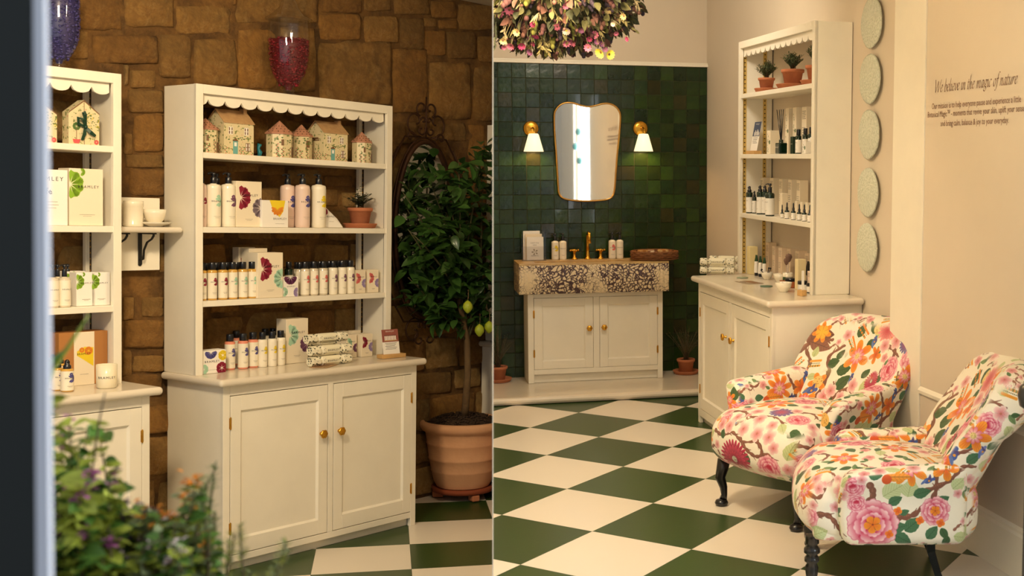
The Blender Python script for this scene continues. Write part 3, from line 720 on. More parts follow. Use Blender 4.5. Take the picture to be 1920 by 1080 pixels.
# pots with small plants
LEAFD=M_('herb_leaf',(74,84,52),.6,rnd=.2,noise=.3,scale=40); LEAFH=M_('rosemary_leaf',(84,96,62),.6,noise=.4,scale=50,c2=(120,126,88)); STEM=M_('woody_stem',(92,74,48),.8)
def potshape(m,r,h,rim=.2):
    m.lathe([(r*.66,0),(r*.70,.002),(r*.92,h*(1-rim)),(r*1.0,h*(1-rim)+.001),(r*1.04,h*(1-rim)+.004),(r*1.06,h-.003),(r*1.02,h),(r*.92,h),(r*.9,h-.012)],28)
def pottedplant(room,loc,r,h,ph,pw,kind,text,saucer=1.35,seed=1,name='potted_herb',rz=0,lm=None,nst=26):
    ROOM[0]=room; rs=random.Random(seed)
    o=thing(name,text,'plant',tuple(loc),rz); sh=0
    if saucer:
        s=MB(); R=r*saucer; sh=.006; s.lathe([(R*.85,0),(R*.88,.001),(R,.02),(R*1.02,.022),(R*.96,.024),(R*.84,.006),(.001,.0055)],28); obj('saucer',s,TERRA,o)
    p=MB(); potshape(p,r,h); q=obj('pot',p,TERRA,o,loc=(0,0,sh))
    s=MB(); s.lathe([(r*.91,h-.014),(r*.6,h-.008),(.001,h-.006)],16); obj('soil',s,SOIL,o,loc=(0,0,sh))
    st=MB(); lv=MB()
    for k in range(nst):
        a=rs.random()*6.283; lean=rs.random()**.7*pw; hh=ph*(.55+.45*rs.random())*(1-.35*(lean/pw)**2)
        if kind=='trail': hh=ph*(.35+.65*rs.random()*(1-lean/pw))
        pts=[(rs.uniform(-.3,.3)*r,rs.uniform(-.3,.3)*r,h+sh-.01)]
        for t in (.35,.7,1): pts.append((math.cos(a)*lean*t**1.3+rs.uniform(-.004,.004),math.sin(a)*lean*t**1.3+rs.uniform(-.004,.004),h+sh+hh*t*(1 if kind!='trail' else (1.4-.4*t))))
        st.tube(pts,[.0014,.0012,.001,.0006],4)
        nl=14 if kind=='rosemary' else 9
        for j in range(nl):
            t=.25+.75*(j+rs.random())/nl; f=t*3; i=min(2,int(f)); P=Vector(pts[i]).lerp(Vector(pts[i+1]),f-i)
            b=rs.random()*6.283; L_=(.020 if kind=='rosemary' else .016)*rs.uniform(.7,1.2); W=.0036 if kind=='rosemary' else .0085
            if kind=='twig': L_*=.6; W=.0012
            d=Vector((math.cos(b),math.sin(b),rs.uniform(.3,1.2) if kind!='trail' else rs.uniform(-.3,.6))).normalized(); sd=d.cross(Vector((0,0,1))).normalized()*W
            q0=P; q1=P+d*L_*.5; q2=P+d*L_
            lv.add([q0,q1+sd,q2,q1-sd,q1+Vector((0,0,.001))],[(0,1,4),(1,2,4),(2,3,4),(3,0,4)])
    obj('stems',st,STEM,o); obj('foliage',lv,lm or (LEAFH if kind!='trail' else LEAFD),o,kind='stuff')
    return o
X=LB(675,5.04,Z2); pottedplant(LEFT,X,.060,.098,.115,.095,'trail','small terracotta pot with trailing thyme at the right end of the second shelf',1.42,4,nst=46)
# ------------------------------------------------------------------ centre dresser, third shelf
def B3(u,flower,body,text,b=4.99,z=Z3,group=None,w=17.5,h=57,label=None):
    X=LB(u,b,z); return bottle(LEFT,X,AL,'cap',msz(LEFT,X,w)/2,msz(LEFT,X,h),flower,body,label or IVORY,text,group)
fr3=[(378,'crimson'),(397.5,'crimson'),(417.5,'crimson'),(436,'mint'),(455,'mint'),(472.5,'mint')]
for k,(u,f) in enumerate(fr3): B3(u,f,AMBER,'%s capped bottle from the left in the front row of the third shelf, %s flower'%(ORD[k],f),h=57-k*.35)
CART3=[(507,4.955,.138,.075),(484,5.05,.10,.06),(463,5.118,.09,.05),(545,4.965,.088,.05),(541,5.045,.03,.03)]
def freeC(u,b,z,r,C=CART3):
    p=infr(AL,LEFT.col(u,AL,b,z))
    for cu,cb,cw,cd in C:
        q=infr(AL,LEFT.col(cu,AL,cb,z))
        if abs(p[0]-q[0])<cw/2+r and cb-r<p[1]<cb+cd+r: return False
    return p[1]+r<5.17
for row in range(1,4):
    nb=0
    for k,(u,f) in enumerate(fr3):
        if row*9+u<478 and freeC(u+row*9.5-2,4.99+row*.05,Z3,.024): nb+=1; B3(u+row*9.5-2,f,AMBER,'%s amber capped bottle from the left in the %s row, third shelf left'%(ORD[nb-1],ORD[row]),4.99+row*.05,group='rear rows of capped bottles on the third shelf, left',h=56-row*1.2-k*.3)
fr3b=[(571.5,'coral'),(588,'coral'),(605.5,'coral'),(624,'mauve'),(641,'mauve'),(656,'mauve')]
for k,(u,f) in enumerate(fr3b): B3(u,f,[CLEARL,CLEARL,CLEARL,IVORY,IVORY,IVORY][k],'%s capped bottle right of the tall carton on the third shelf, %s flower'%(ORD[k],f),h=51-k*.2,w=16.5)
for row in range(1,4):
    nb=0
    for k,(u,f) in enumerate([(545,'coral'),(558,'coral')]+fr3b):
        if u+row*8<664 and freeC(u+row*8-4,4.99+row*.05,Z3,.022): nb+=1; B3(u+row*8-4,f,CLEARL,'%s pale capped bottle from the left in the %s row, third shelf right'%(ORD[nb-1],ORD[row]),4.99+row*.05,group='rear rows of capped bottles on the third shelf, right',h=50-row,w=16)
B3(541,'crimson',GREENG,'dark bottle just behind the small square plum-flower carton',5.06,h=50,w=15)
X=LB(507,4.955,Z3); carton(LEFT,X,AL,.138,.075,.214,CARD,'tall cream carton with crimson and mint flowers on the third shelf',flowerprint(CRIM,MINT))
X=LB(484,5.05,Z3); carton(LEFT,X,AL,.10,.06,.232,CARD,'cream carton just behind and left of the tall crimson and mint one',flowerprint(CRIM,CRIM,False))
X=LB(463,5.118,Z3); carton(LEFT,X,AL,.09,.05,.235,CARD,'rearmost cream carton peeping over the capped bottles, third shelf',flowerprint(CRIM,CRIM,False))
def plumprint(p,S,w,h):
    petals(p,S,w*.48,h*.98,w*.42,4,0,math.pi,2*math.pi,w=.8,clip=(0,w,0,h)); petals(p,S,w*.98,h*.2,w*.3,4,1,math.pi*.6,math.pi*1.4,w=.8,clip=(0,w,0,h)); petals(p,S,w*.06,h*.25,w*.26,4,2,-math.pi/2,math.pi/2,w=.8,clip=(0,w,0,h))
    ptext(p,S,'BRAMLEY',w*.52,h*.48,w*.1,3,h=.0008,sp=1.3); return [PLUM,LILAC,MINT,INK]
X=LB(545,4.965,Z3); carton(LEFT,X,AL,.088,.05,.097,CARDW,'small square white carton with plum petals at its top edge',plumprint)
for k,u in enumerate((675.5,700)):
    X=LB(u,4.985,Z3); carton(LEFT,X,AL,.068,.06,.118,CARD,('left' if k==0 else 'right')+' one of two cream cartons with coral and lilac flowers, third shelf end',flowerprint(CORAL,LILAC))
# ------------------------------------------------------------------ centre dresser, counter
X=LZ(402,700,ZC)
def mixprint(p,S,w,h):
    petals(p,S,w*.35,h*.92,w*.26,5,0,math.pi,2*math.pi,w=.8,clip=(0,w,0,h)); petals(p,S,w*.86,h*.75,w*.2,6,1,w=.7,clip=(0,w,0,h)); petals(p,S,w*.82,h*.2,w*.24,6,2,w=.7,clip=(0,w,0,h)); petals(p,S,w*.04,h*.2,w*.2,4,3,-1.5,1.5,w=.7,clip=(0,w,0,h))
    ptext(p,S,'BRAMLEY',w*.4,h*.47,w*.125,4,h=.0008,sp=1.3); rule(p,S,w*.2,w*.6,h*.15,.001,5); return [VIO,YEL,CRIM,MINT,INK,INKL]
carton(LEFT,X,AL,.118,.06,.105,CARDW,'low white carton with blue, yellow and crimson flowers at the left of the counter',mixprint)
def BC(u,v,flower,body,text,group=None,w=18.5,h=57,label=None):
    X=LZ(u,v,ZC); return bottle(LEFT,X,AL,'cap',msz(LEFT,X,w)/2,msz(LEFT,X,h),flower,body,label or IVORY,text,group)
for k,(u,v) in enumerate(((431,693),(455.5,691.5),(474,689))): BC(u,v,'violet',PINKL,'%s rose capped bottle from the left in the counter front row'%ORD[k],h=53)
for k,(u,v) in enumerate(((492,688),(510,686.5),(526,684.5))): BC(u,v,'yellow',IVORY,'%s ivory bottle with yellow flower from the left in the counter front row'%ORD[k],w=17,h=52)
for k,(u,v) in enumerate(((396,681),(409,680),(421,684),(443,684),(424,675),(438,674),(455,678),(468,676),(448,671),(462,669))): BC(u,v,'violet',PINKL,'%s of the rose capped bottles crowded %s the counter front row'%(ORD[(0,1,2,3,0,1,2,3,0,1)[k]],('just behind','in the middle behind','at the very back behind')[0 if k<4 else 1 if k<8 else 2]),group='rear rose bottles on the counter',w=17,h=51)
for k,(u,v) in enumerate(((482,676),(497,678),(512,677),(480,668),(494,668),(508,668))): BC(u,v,'yellow',IVORY,'%s ivory capped bottle from the left in the %s row on the counter'%(ORD[k%3],ORD[1+k//3]),group='rear ivory bottles on the counter',w=16,h=49)
X=LZ(557,681,ZC); carton(LEFT,X,AL,.128,.075,.218,CARD,'tall cream carton with mint and plum flowers standing on the counter',flowerprint(MINT,MAUVE))
X=LZ(540,672,ZC); carton(LEFT,X,AL,.12,.05,.222,CARD,'cream carton directly behind the tall mint and plum one on the counter',flowerprint(MINT,MINT,False))
X=LZ(522,667,ZC); carton(LEFT,X,AL,.12,.05,.226,CARD,'rearmost tall cream carton of three on the counter',flowerprint(MINT,MINT,False))
# crackers: paper-printed, twisted near both ends
CRK=None
def crackermat(name):
    m,nt,b=newmat(name); N=nt.nodes.new; L=nt.links.new; tc=N('ShaderNodeTexCoord')
    v=N('ShaderNodeTexVoronoi'); v.inputs['Scale'].default_value=85; v.inputs['Randomness'].default_value=1; L(tc.outputs['Object'],v.inputs['Vector'])
    n=N('ShaderNodeTexNoise'); n.inputs['Scale'].default_value=45; L(tc.outputs['Object'],n.inputs['Vector'])
    a=N('ShaderNodeMath'); a.operation='LESS_THAN'; a.inputs[1].default_value=.40; L(v.outputs['Distance'],a.inputs[0])
    g=N('ShaderNodeMath'); g.operation='GREATER_THAN'; g.inputs[1].default_value=.5; L(n.outputs[0],g.inputs[0])
    mu=N('ShaderNodeMath'); mu.operation='MULTIPLY'; L(a.outputs[0],mu.inputs[0]); L(g.outputs[0],mu.inputs[1])
    mx=N('ShaderNodeMix'); mx.data_type='RGBA'; mx.inputs[6].default_value=(*lin((236,228,200)),1); mx.inputs[7].default_value=(*lin((52,62,34)),1); L(mu.outputs[0],mx.inputs[0]); L(mx.outputs[2],b.inputs['Base Color']); b.inputs['Roughness'].default_value=.5
    return m
CRK=crackermat('leafy_paper'); CRKB=M_('plain_paper_band',(238,230,198),.5)
def cracker(room,loc,rz,L_,s,text):
    ROOM[0]=room; o=thing('christmas_cracker',text,'cracker',tuple(loc),rz)
    n=6; m=MB(); x=L_/2
    prof=[(s*.50,-x),(s*.52,-x+.004),(s*.52,-x*.60),(s*.30,-x*.53),(s*.52,-x*.46),(s*.52,x*.46),(s*.30,x*.53),(s*.52,x*.60),(s*.52,x-.004),(s*.50,x)]
    vs=[]
    for r,t in prof:
        for k in range(8):
            a=math.pi/8+k*math.pi/4; vs.append((t,r*math.cos(a)*1.08,s*.48+r*math.sin(a)*1.08*.86))
    fs=[(j*8+k,j*8+(k+1)%8,(j+1)*8+(k+1)%8,(j+1)*8+k) for j in range(len(prof)-1) for k in range(8)]+[tuple(range(8))[::-1],tuple((len(prof)-1)*8+k for k in range(8))]
    m.add(vs,fs); obj('body',m,CRK,o)
    b=MB(); b.lathe([(s*.575,-x*.34),(s*.575,x*.34)],8,M=Matrix.Translation((0,0,s*.48))@Matrix.Diagonal((1,1,.86,1))@Matrix.Rotation(math.pi/2,4,'Y')@Matrix.Rotation(math.pi/8,4,'Z'),smooth=False); obj('paper_band',b,CRKB,o)
    p=MB(); S=flat((-L_*.2,-s*.575,0),(1,0,0),(0,0,1),(0,-1,0)); ptext(p,S,'BRAMLEY',L_*.2,s*.40,s*.26,0,h=.0006,sp=1.3); obj('print',p,[INK],o)
for k,(u,v,dz,t) in enumerate(((618,684,0,'bottom left leafy paper cracker of the counter stack'),(607,668,.0,'leafy cracker lying behind the stack front on the counter'),(618,684,.051,'middle leafy paper cracker of the counter stack'),(611,681,.102,'topmost leafy paper cracker of the counter stack'))):
    X=LZ(u,v,ZC); cracker(LEFT,(X[0],X[1],ZC+dz),AL,.232,.05,t)
X=LZ(607,668,ZC); cracker(LEFT,(X[0],X[1],ZC+.052),AL,.232,.05,'leafy cracker resting on the rear one, right side of the counter stack')
X=LZ(659,671,ZC); carton(LEFT,X,AL,.068,.07,.118,CARD,'cream carton with mint and plum flowers right of the leafy crackers',flowerprint(MINT,MAUVE))
X=LZ(646,665,ZC); carton(LEFT,X,AL,.06,.05,.122,CARD,'plain-looking cream carton half hidden behind the leafy crackers',flowerprint(MINT,MAUVE,False))
X=LZ(688,669,ZC); carton(LEFT,X,AL,.072,.07,.118,CARD,'cream carton with crimson flower beside the card stand on the counter',flowerprint(CRIM,LILAC))
X=LZ(668,664.5,ZC); carton(LEFT,X,AL,.06,.03,.125,CARD,'cream carton at the very back of the counter near the dresser post',None)
def cardstand(room,X,rz,w,h,text,photo,wb=.11,lines=5,title='BRAMLEY',tw=.08):
    ROOM[0]=room; o=thing('card_stand',text,'sign',tuple(X),rz)
    b=MB(); b.box(-wb/2,-.02,0,wb/2,.03,.02); obj('base',b,WOODL,o,bev=.002)
    c=MB(); Mx=Matrix.Translation((0,0,.012))@Matrix.Rotation(-.18,4,'X'); c.box(-w/2,0,0,w/2,.0015,h,0,M=Mx); obj('card',c,CARDW,o)
    p=MB(); o_=Mx@Vector((-w/2,0,0)); ez=Mx.to_3x3()@Vector((0,0,1)); n=Mx.to_3x3()@Vector((0,-1,0)); S=flat(o_,(1,0,0),ez,n)
    rule(p,S,w*.0,w,h*.52,h*.48,0,h=.0003)
    if photo=='bottles':
        rule(p,S,w*.12,w*.9,h*.56,h*.03,3,h=.0006)
        for k in range(8): u=w*(.15+.09*k); rule(p,S,u,u+w*.06,h*.59,h*.16,1,h=.0007); rule(p,S,u+w*.015,u+w*.045,h*.75,h*.04,2,h=.0007)
    else:
        for k,(u,hh) in enumerate(((.2,.2),(.32,.3),(.46,.22),(.60,.34),(.72,.26),(.84,.18))): rule(p,S,w*u,w*(u+.08),h*.54,h*hh*.6,1,h=.0007)
    ptext(p,S,title,w*.5,h*.90,w*.1,1,h=.0008,sp=1.3)
    for k in range(lines): rule(p,S,w*(.15+.05*(k%2)),w*(.85-.06*(k%3)),h*(.46-.055*k),h*.014,2,h=.0005)
    obj('print',p,[photo=='bottles' and M_('rosy_photo',(150,84,72),.5) or M_('blue_photo',(52,66,96),.5),CARDW,INK,WOODL],o)
ROOM[0]=LEFT; X=LB(486,5.03,Z1); rb=MB(); rb.tube([(0,0,0),(.004,0,.02),(-.004,0,.04),(.003,0,.06)],[.008,.012,.007,.012],6); tag(obj('ribbon',rb,M_('teal_ribbon',(20,110,124),.4),loc=tuple(X)),'teal ribbon end showing behind the larger left cottage tin','ribbon')
X=LZ(735,671,ZC); cardstand(LEFT,X,AL-.1,.10,.135,'small leaflet card with rosy photo in a wooden stand at the counter right end','bottles',.145)
def leaflet(room,X,rz,w,d,text,m,title=True,name='leaflet'):
    ROOM[0]=room; o=thing(name,text,'leaflet',tuple(X),rz); b=MB(); b.box(-w/2,-d/2,0,w/2,d/2,.0016); obj('paper',b,m,o)
    p=MB(); S=flat((-w/2,-d/2,.0016),(1,0,0),(0,1,0),(0,0,1)); rule(p,S,w*.08,w*.92,d*.4,d*.5,0,h=.0003); rule(p,S,w*.1,w*.6,d*.2,d*.05,1,h=.0003); obj('print',p,[M_('brown_print',(140,100,66),.5),INK],o)
X=LZ(607,687,ZC); leaflet(LEFT,X,AL+.5,.14,.085,'brown printed leaflet lying on the counter in front of the crackers',M_('brown_leaflet',(176,140,100),.5))
# ------------------------------------------------------------------ left dresser goods
def gabled(loc,rz,w,d,hw,hr,text,bow):
    ROOM[0]=LEFT; o=thing('greenhouse_gift_box',text,'box',tuple(loc),rz)
    b=MB(); b.prism([(-w/2,0),(w/2,0),(w/2,hw),(0,hr),(-w/2,hw)],0,d,fn=lambda u,v,h:(u,h,v)); obj('body',b,TINW,o,bev=.001,seg=1)
    p=MB(); S=flat((-w/2,0,0),(1,0,0),(0,0,1),(0,-1,0)); rs=random.Random(8)
    rule(p,S,w*.49,w*.51,0,hr*.97,3); p.add([S(0,hw,.0005),S(0,hw-.005,.0005),S(w/2,hr-.007,.0005),S(w/2,hr,.0005)],[(0,1,2,3)],3); p.add([S(w,hw,.0005),S(w,hw-.005,.0005),S(w/2,hr-.007,.0005),S(w/2,hr,.0005)],[(0,1,2,3)],3)
    p.add([S(w*.12,hw*.16,.0006),S(w*.38,hw*.16,.0006),S(w*.33,0.004,.0006),S(w*.17,.004,.0006)],[(0,1,2,3)],1); rule(p,S,w*.24,w*.26,hw*.16,hw*.35,3)
    petals(p,S,w*.25,hw*.56,w*.13,9,0,w=.6); petals(p,S,w*.9,hw*.1,w*.08,6,1,w=.6)
    if not bow: petals(p,S,w*.45,hw*.7,w*.16,8,1,w=.7); petals(p,S,w*.25,hw*.8,w*.1,8,1,w=.7)
    for k in range(60): u=rs.uniform(.55,.97); v=rs.uniform(.45,1.0); rule(p,S,w*u,w*u+.004,hw*v,.003,0 if k%3 else 2,h=.0007)
    obj('print',p,[LEAFP,ROSEP,YEL,DOORB],o)
    if bow:
        r=MB(); RB=M_('green_ribbon',(20,56,38),.35)
        def strap(pts,wd):
            vs=[]
            for i,(x,y,z) in enumerate(pts):
                t=Vector(pts[min(i+1,len(pts)-1)])-Vector(pts[max(i-1,0)]); s=t.cross(Vector((0,1,0))).normalized()*wd*(.5+.5*math.sin(math.pi*min(1,(i+.6)/len(pts)))); vs+=[Vector((x,y,z))+s,Vector((x,y,z))-s,Vector((x,y-.002,z))+s,Vector((x,y-.002,z))-s]
            n=len(pts); fs=[]
            for i in range(n-1): b_=4*i; fs+=[(b_,b_+1,b_+5,b_+4),(b_+2,b_+3,b_+7,b_+6),(b_,b_+2,b_+6,b_+4),(b_+1,b_+3,b_+7,b_+5)]
            r.add(vs,fs)
        zc=hw*.55
        strap([(0,-.008,zc),(-.015,-.02,zc+.03),(-.035,-.018,zc+.035),(-.03,-.01,zc+.012),(0,-.008,zc)],.007)
        strap([(0,-.008,zc),(-.008,-.02,zc+.05),(-.012,-.016,zc+.062),(-.002,-.01,zc+.04),(0,-.008,zc)],.008)
        strap([(0,-.008,zc),(.018,-.014,zc-.02),(.04,-.012,zc-.035)],.008); strap([(0,-.008,zc),(-.006,-.012,zc-.03),(-.014,-.008,zc-.055)],.007)
        r.ball((0,-.012,zc),.008); obj('ribbon_bow',r,RB,o)
gabled(LB(158,4.985,Z1),AL,.128,.05,.132,.185,'greenhouse-shaped gift box tied with a dark green ribbon bow',True)
gabled(LB(77,4.985,Z1),AL,.128,.05,.118,.165,'greenhouse-shaped gift box with pink flowers beside the dark door frame',False)
def plantsign(p,S,w,h):
    ptext(p,S,'BRAMLEY',w*.55,h*.80,w*.13,0,sp=1.4); ptext(p,S,'plantlife',w*.35,h*.56,w*.2,0,sp=1.0,bold=.01)
    for k,(a,b_) in enumerate(((.1,.78),(.1,.8),(.1,.75),(.1,.6))): rule(p,S,w*a,w*b_,h*(.42-.055*k),.0016,1)
    return [INK,INKL]
X=LB(84,4.965,Z2); carton(LEFT,X,AL,.185,.006,.225,CARDW,'white sign card with small printed text beside the green leaf carton',plantsign,name='sign_card',cat='sign')
def leafprint(p,S,w,h):
    cl=(0,w,0,h); petals(p,S,w*.02,h*.72,w*.42,5,0,-math.pi/2,math.pi/2,w=.9,clip=cl,notch=.1); petals(p,S,w*.35,h*.94,w*.12,4,0,-1.5,1.5,w=.9,clip=cl)
    ptext(p,S,'BRAMLEY',w*.56,h*.66,w*.115,1,h=.0008,sp=1.4); rule(p,S,w*.3,w*.75,h*.19,.0014,2); rule(p,S,w*.4,w*.65,h*.165,.0012,2); return [GREENP,INK,INKL]
X=LB(162,4.97,Z2); carton(LEFT,X,AL,.142,.085,.235,CARD,'tall cream carton with big lime green leaf on the left dresser',leafprint)
for k,u in enumerate((79,99,121)):
    X=LB(u,4.985,Z3); bottle(LEFT,X,AL,'pump',msz(LEFT,X,21)/2,msz(LEFT,X,56),'none',CLEARL,IVORY,'%s pump bottle from the door frame on the left dresser third shelf'%ORD[k])
for k,u in enumerate((108,127,89)):
    X=LB(u,5.06,Z3); bottle(LEFT,X,AL,'pump',msz(LEFT,X,19)/2,msz(LEFT,X,54),'none',CLEARL,IVORY,'%s pump bottle in the second row of the left dresser third shelf'%('middle','right-hand','left-hand')[k],'rear pump bottles on the left dresser')
for k,(u,b) in enumerate(((143,5.05),(161,4.985),(189.5,4.985))):
    X=LB(u,b,Z3); carton(LEFT,X,AL,.078,.055,.142-.002*k,CARDW,'%s of three small white cartons with lime leaf from the left'%ORD[k],leafprint)
def sleeveprint(p,S,w,h):
    rule(p,S,w*.30,w*.72,0,h,0,h=.0006)
    p.add([S(w*.36,h*.64,.001),S(w*.52,h*.72,.001),S(w*.70,h*.70,.001),S(w*.70,h*.34,.001),S(w*.52,h*.46,.001),S(w*.36,h*.56,.001)],[(0,1,2,3,4,5)],1)
    petals(p,S,w*.60,h*.64,w*.085,6,2,w=.7,h=.0014); petals(p,S,w*.46,h*.66,w*.055,6,2,w=.7,h=.0014)
    ptext(p,S,'BRAMLEY',w*.5,h*.57,w*.058,3,h=.0018,sp=1.2); rule(p,S,w*.42,w*.6,h*.2,.0012,4,h=.0012); return [CARD,YEL,ORANGE,INK,INKL]
X=LZ(157,722,ZC); carton(LEFT,X,AL,.205,.085,.222,KRAFT,'brown kraft gift box with a white sleeve and orange flower on the left counter',sleeveprint,name='gift_box')
for k,(u,v) in enumerate(((126,734),(108,732),(91,730))):
    X=LZ(u,v,ZC); bottle(LEFT,X,AL,'spray',.024-.001*k,.092,'violet',AMBER,IVORY,'%s small spray bottle left of the white candle on the left counter'%['nearest','middle','leftmost'][k])
for k,(u,v) in enumerate(((99,726),(113,727))):
    X=LZ(u,v,ZC); bottle(LEFT,X,AL,'spray',.022,.10,'violet',AMBER,IVORY,'%s spray bottle behind the front three on the left counter'%('left-hand','right-hand')[k],'rear spray bottles on the left counter')
def candle():
    X=LZ(200,727,ZC); o=thing('candle_jar','ivory candle jar with black lettering on the left counter','candle',tuple(X),AL-.5); r=.039; h=.096
    b=MB(); b.lathe([(r*.9,0),(r,.004),(r*1.03,h),(r*.98,h),(r*.95,h-.01),(.001,h-.012)],30); obj('jar',b,M_('ivory_glass',(240,228,196),.25,coat=.4,sub=.1),o)
    p=MB(); ptext(p,cyl(r*1.01),'BRAMLEY',0,h*.42,.0135,0,h=.0012,sp=1.3); obj('print',p,[INK],o)
ROOM[0]=LEFT; candle()
# ------------------------------------------------------------------ small marble shelf between the dressers
def wallshelf():
    o=thing('wall_shelf','small white marble shelf on black brackets between the two dressers','shelf',tuple(fr(AL,3.0,5.17,1.5)),AL)
    m=MB(); m.box(-.13,-.016,-.162,.178,0,.162); obj('backboard',m,PAINT,o,bev=.002)
    s=MB(); s.box(-.12,-.155,.008,.205,-.017,.034); obj('marble_top',s,MARBW,o,bev=.012,seg=4)
    for x in (-.04,.082):
        b=MB(); b.box(x-.008,-.023,-.135,x+.008,-.0165,.007); b.lathe([(.008,-.004),(.008,.0)],12,c=(0,0,0),M=Matrix.Translation((x,-.02,-.135))@Matrix.Rotation(math.pi/2,4,'X'))
        b.tube([(x,-.024,-.115),(x,-.045,-.11),(x,-.05,-.07),(x,-.075,-.035),(x,-.11,-.02),(x,-.125,-.005),(x,-.125,.008)],.005,6); b.box(x-.008,-.135,.001,x+.008,-.022,.0075)
        obj('bracket',b,M_('black_iron',(22,20,18),.5),o)
wallshelf()
def crock():
    X=LB(250,5.09,1.534); o=thing('porcelain_jar','plain white porcelain jar with banded rim on the small marble shelf','jar',tuple(X),AL); r=.041
    b=MB(); b.lathe([(r*.96,0),(r,.004),(r,.012),(r*.96,.015),(r*.96,.085),(r,.088),(r,.1),(r*1.0,.112),(r*.92,.112),(r*.9,.02),(.001,.016)],28); obj('body',b,PORC,o)
def cup():
    X=LB(290,5.07,1.534); o=thing('teacup','white teacup resting in its saucer on the small marble shelf','cup',(X[0],X[1],1.534+.012),AL+2.6)
    b=MB(); b.lathe([(.022,0),(.024,.004),(.038,.02),(.046,.045),(.049,.066),(.0465,.066),(.043,.045),(.034,.02),(.001,.01)],28); obj('bowl',b,PORC,o)
    h=MB(); h.tube([(.044,0,.055),(.062,0,.058),(.068,0,.042),(.058,0,.026),(.038,0,.022)],.0045,8); obj('handle',h,PORC,o)
    o=thing('saucer','wide white saucer under the teacup on the small marble shelf','saucer',(X[0],X[1],1.534),AL)
    b=MB(); b.lathe([(.028,0),(.030,.002),(.055,.012),(.072,.02),(.070,.0215),(.05,.0125),(.025,.010),(.001,.0095)],30); obj('plate',b,PORC,o)
crock(); cup()
# ------------------------------------------------------------------ apothecary jars on the dressers
def thinglass(name,c=(.95,.95,.95),f=1.45):
    m=bpy.data.materials.new(name); m.use_nodes=True; nt=m.node_tree; nt.nodes.clear(); N=nt.nodes.new; L=nt.links.new
    out=N('ShaderNodeOutputMaterial'); tr=N('ShaderNodeBsdfTransparent'); tr.inputs[0].default_value=(*c,1); gl=N('ShaderNodeBsdfGlossy'); gl.inputs['Roughness'].default_value=.04
    lw=N('ShaderNodeLayerWeight'); pw=N('ShaderNodeMath'); pw.operation='POWER'; pw.inputs[1].default_value=3; L(lw.outputs['Facing'],pw.inputs[0]); fn=N('ShaderNodeMath'); fn.operation='MULTIPLY_ADD'; fn.inputs[1].default_value=.55; fn.inputs[2].default_value=.05; L(pw.outputs[0],fn.inputs[0]); mx=N('ShaderNodeMixShader'); L(fn.outputs[0],mx.inputs[0]); L(tr.outputs[0],mx.inputs[1]); L(gl.outputs[0],mx.inputs[2]); L(mx.outputs[0],out.inputs[0]); return m
GLASS=thinglass('clear_glass')
def apothecary(X,sc,text,fillc,fc2,top,lid=True,fill_full=False,n=900,seed=1):
    ROOM[0]=LEFT; o=thing('apothecary_jar',text,'jar',tuple(X),0); s=sc
    P=[(.055,0),(.056,.004),(.03,.012),(.024,.022),(.036,.028),(.026,.034),(.026,.046),(.050,.064),(.074,.10),(.090,.15),(.097,.21),(.097,.27),(.096,.33),(.092,.37)]
    g=MB(); g.lathe([(r*s,z*s) for r,z in P],40); obj('glass_bowl',g,GLASS,o)
    if lid:
        l=MB(); l.lathe([(r*s,z*s) for r,z in ((.090,.366),(.108,.368),(.110,.374),(.098,.382),(.075,.40),(.06,.415),(.045,.43),(.04,.45),(.035,.46),(.022,.475),(.018,.49),(.028,.505),(.03,.52),(.02,.535),(.001,.54))],40); obj('glass_lid',l,GLASS,o)
    inner=[(r-.008,z) for r,z in P if .05<z<=top+.03]; zz=[z for r,z in inner]; rr=[r for r,z in inner]
    f=MB(); f.lathe([(.012*s,.03*s),(.02*s,.05*s)]+[((float(np.interp(z,zz,rr))-.004)*s,z*s) for z in np.linspace(.062,top-.004,9)]+[(.02*s,(top-.002)*s),(.001*s,(top)*s)],30)
    rs=random.Random(seed)
    for k in range(n):
        z=rs.uniform(.05,top); a=rs.random()*6.283; r=float(np.interp(z,zz,rr))
        if k%8==0: z=top+rs.uniform(-.004,.004); r*=rs.random()**.5
        b=rs.uniform(.004,.0075); f.ball((r*s*math.cos(a),r*s*math.sin(a),z*s),b*s,k%2,5,4,rs.uniform(.5,.9))
    obj('dried_petals',f,[M_('petals_dark_'+str(seed),fillc,.5),M_('petals_light_'+str(seed),fc2,.5)],o,kind='stuff')
apothecary(LB(541,5.06,2.174),1.0,'glass apothecary jar of crimson petals with lid on the middle dresser',(96,8,24),(134,18,36),.275,seed=1)
apothecary(LB(111,5.06,2.176),.83,'glass apothecary jar filled with indigo petals on the left dresser',(40,36,92),(70,64,130),.365,lid=True,seed=2,n=1200)
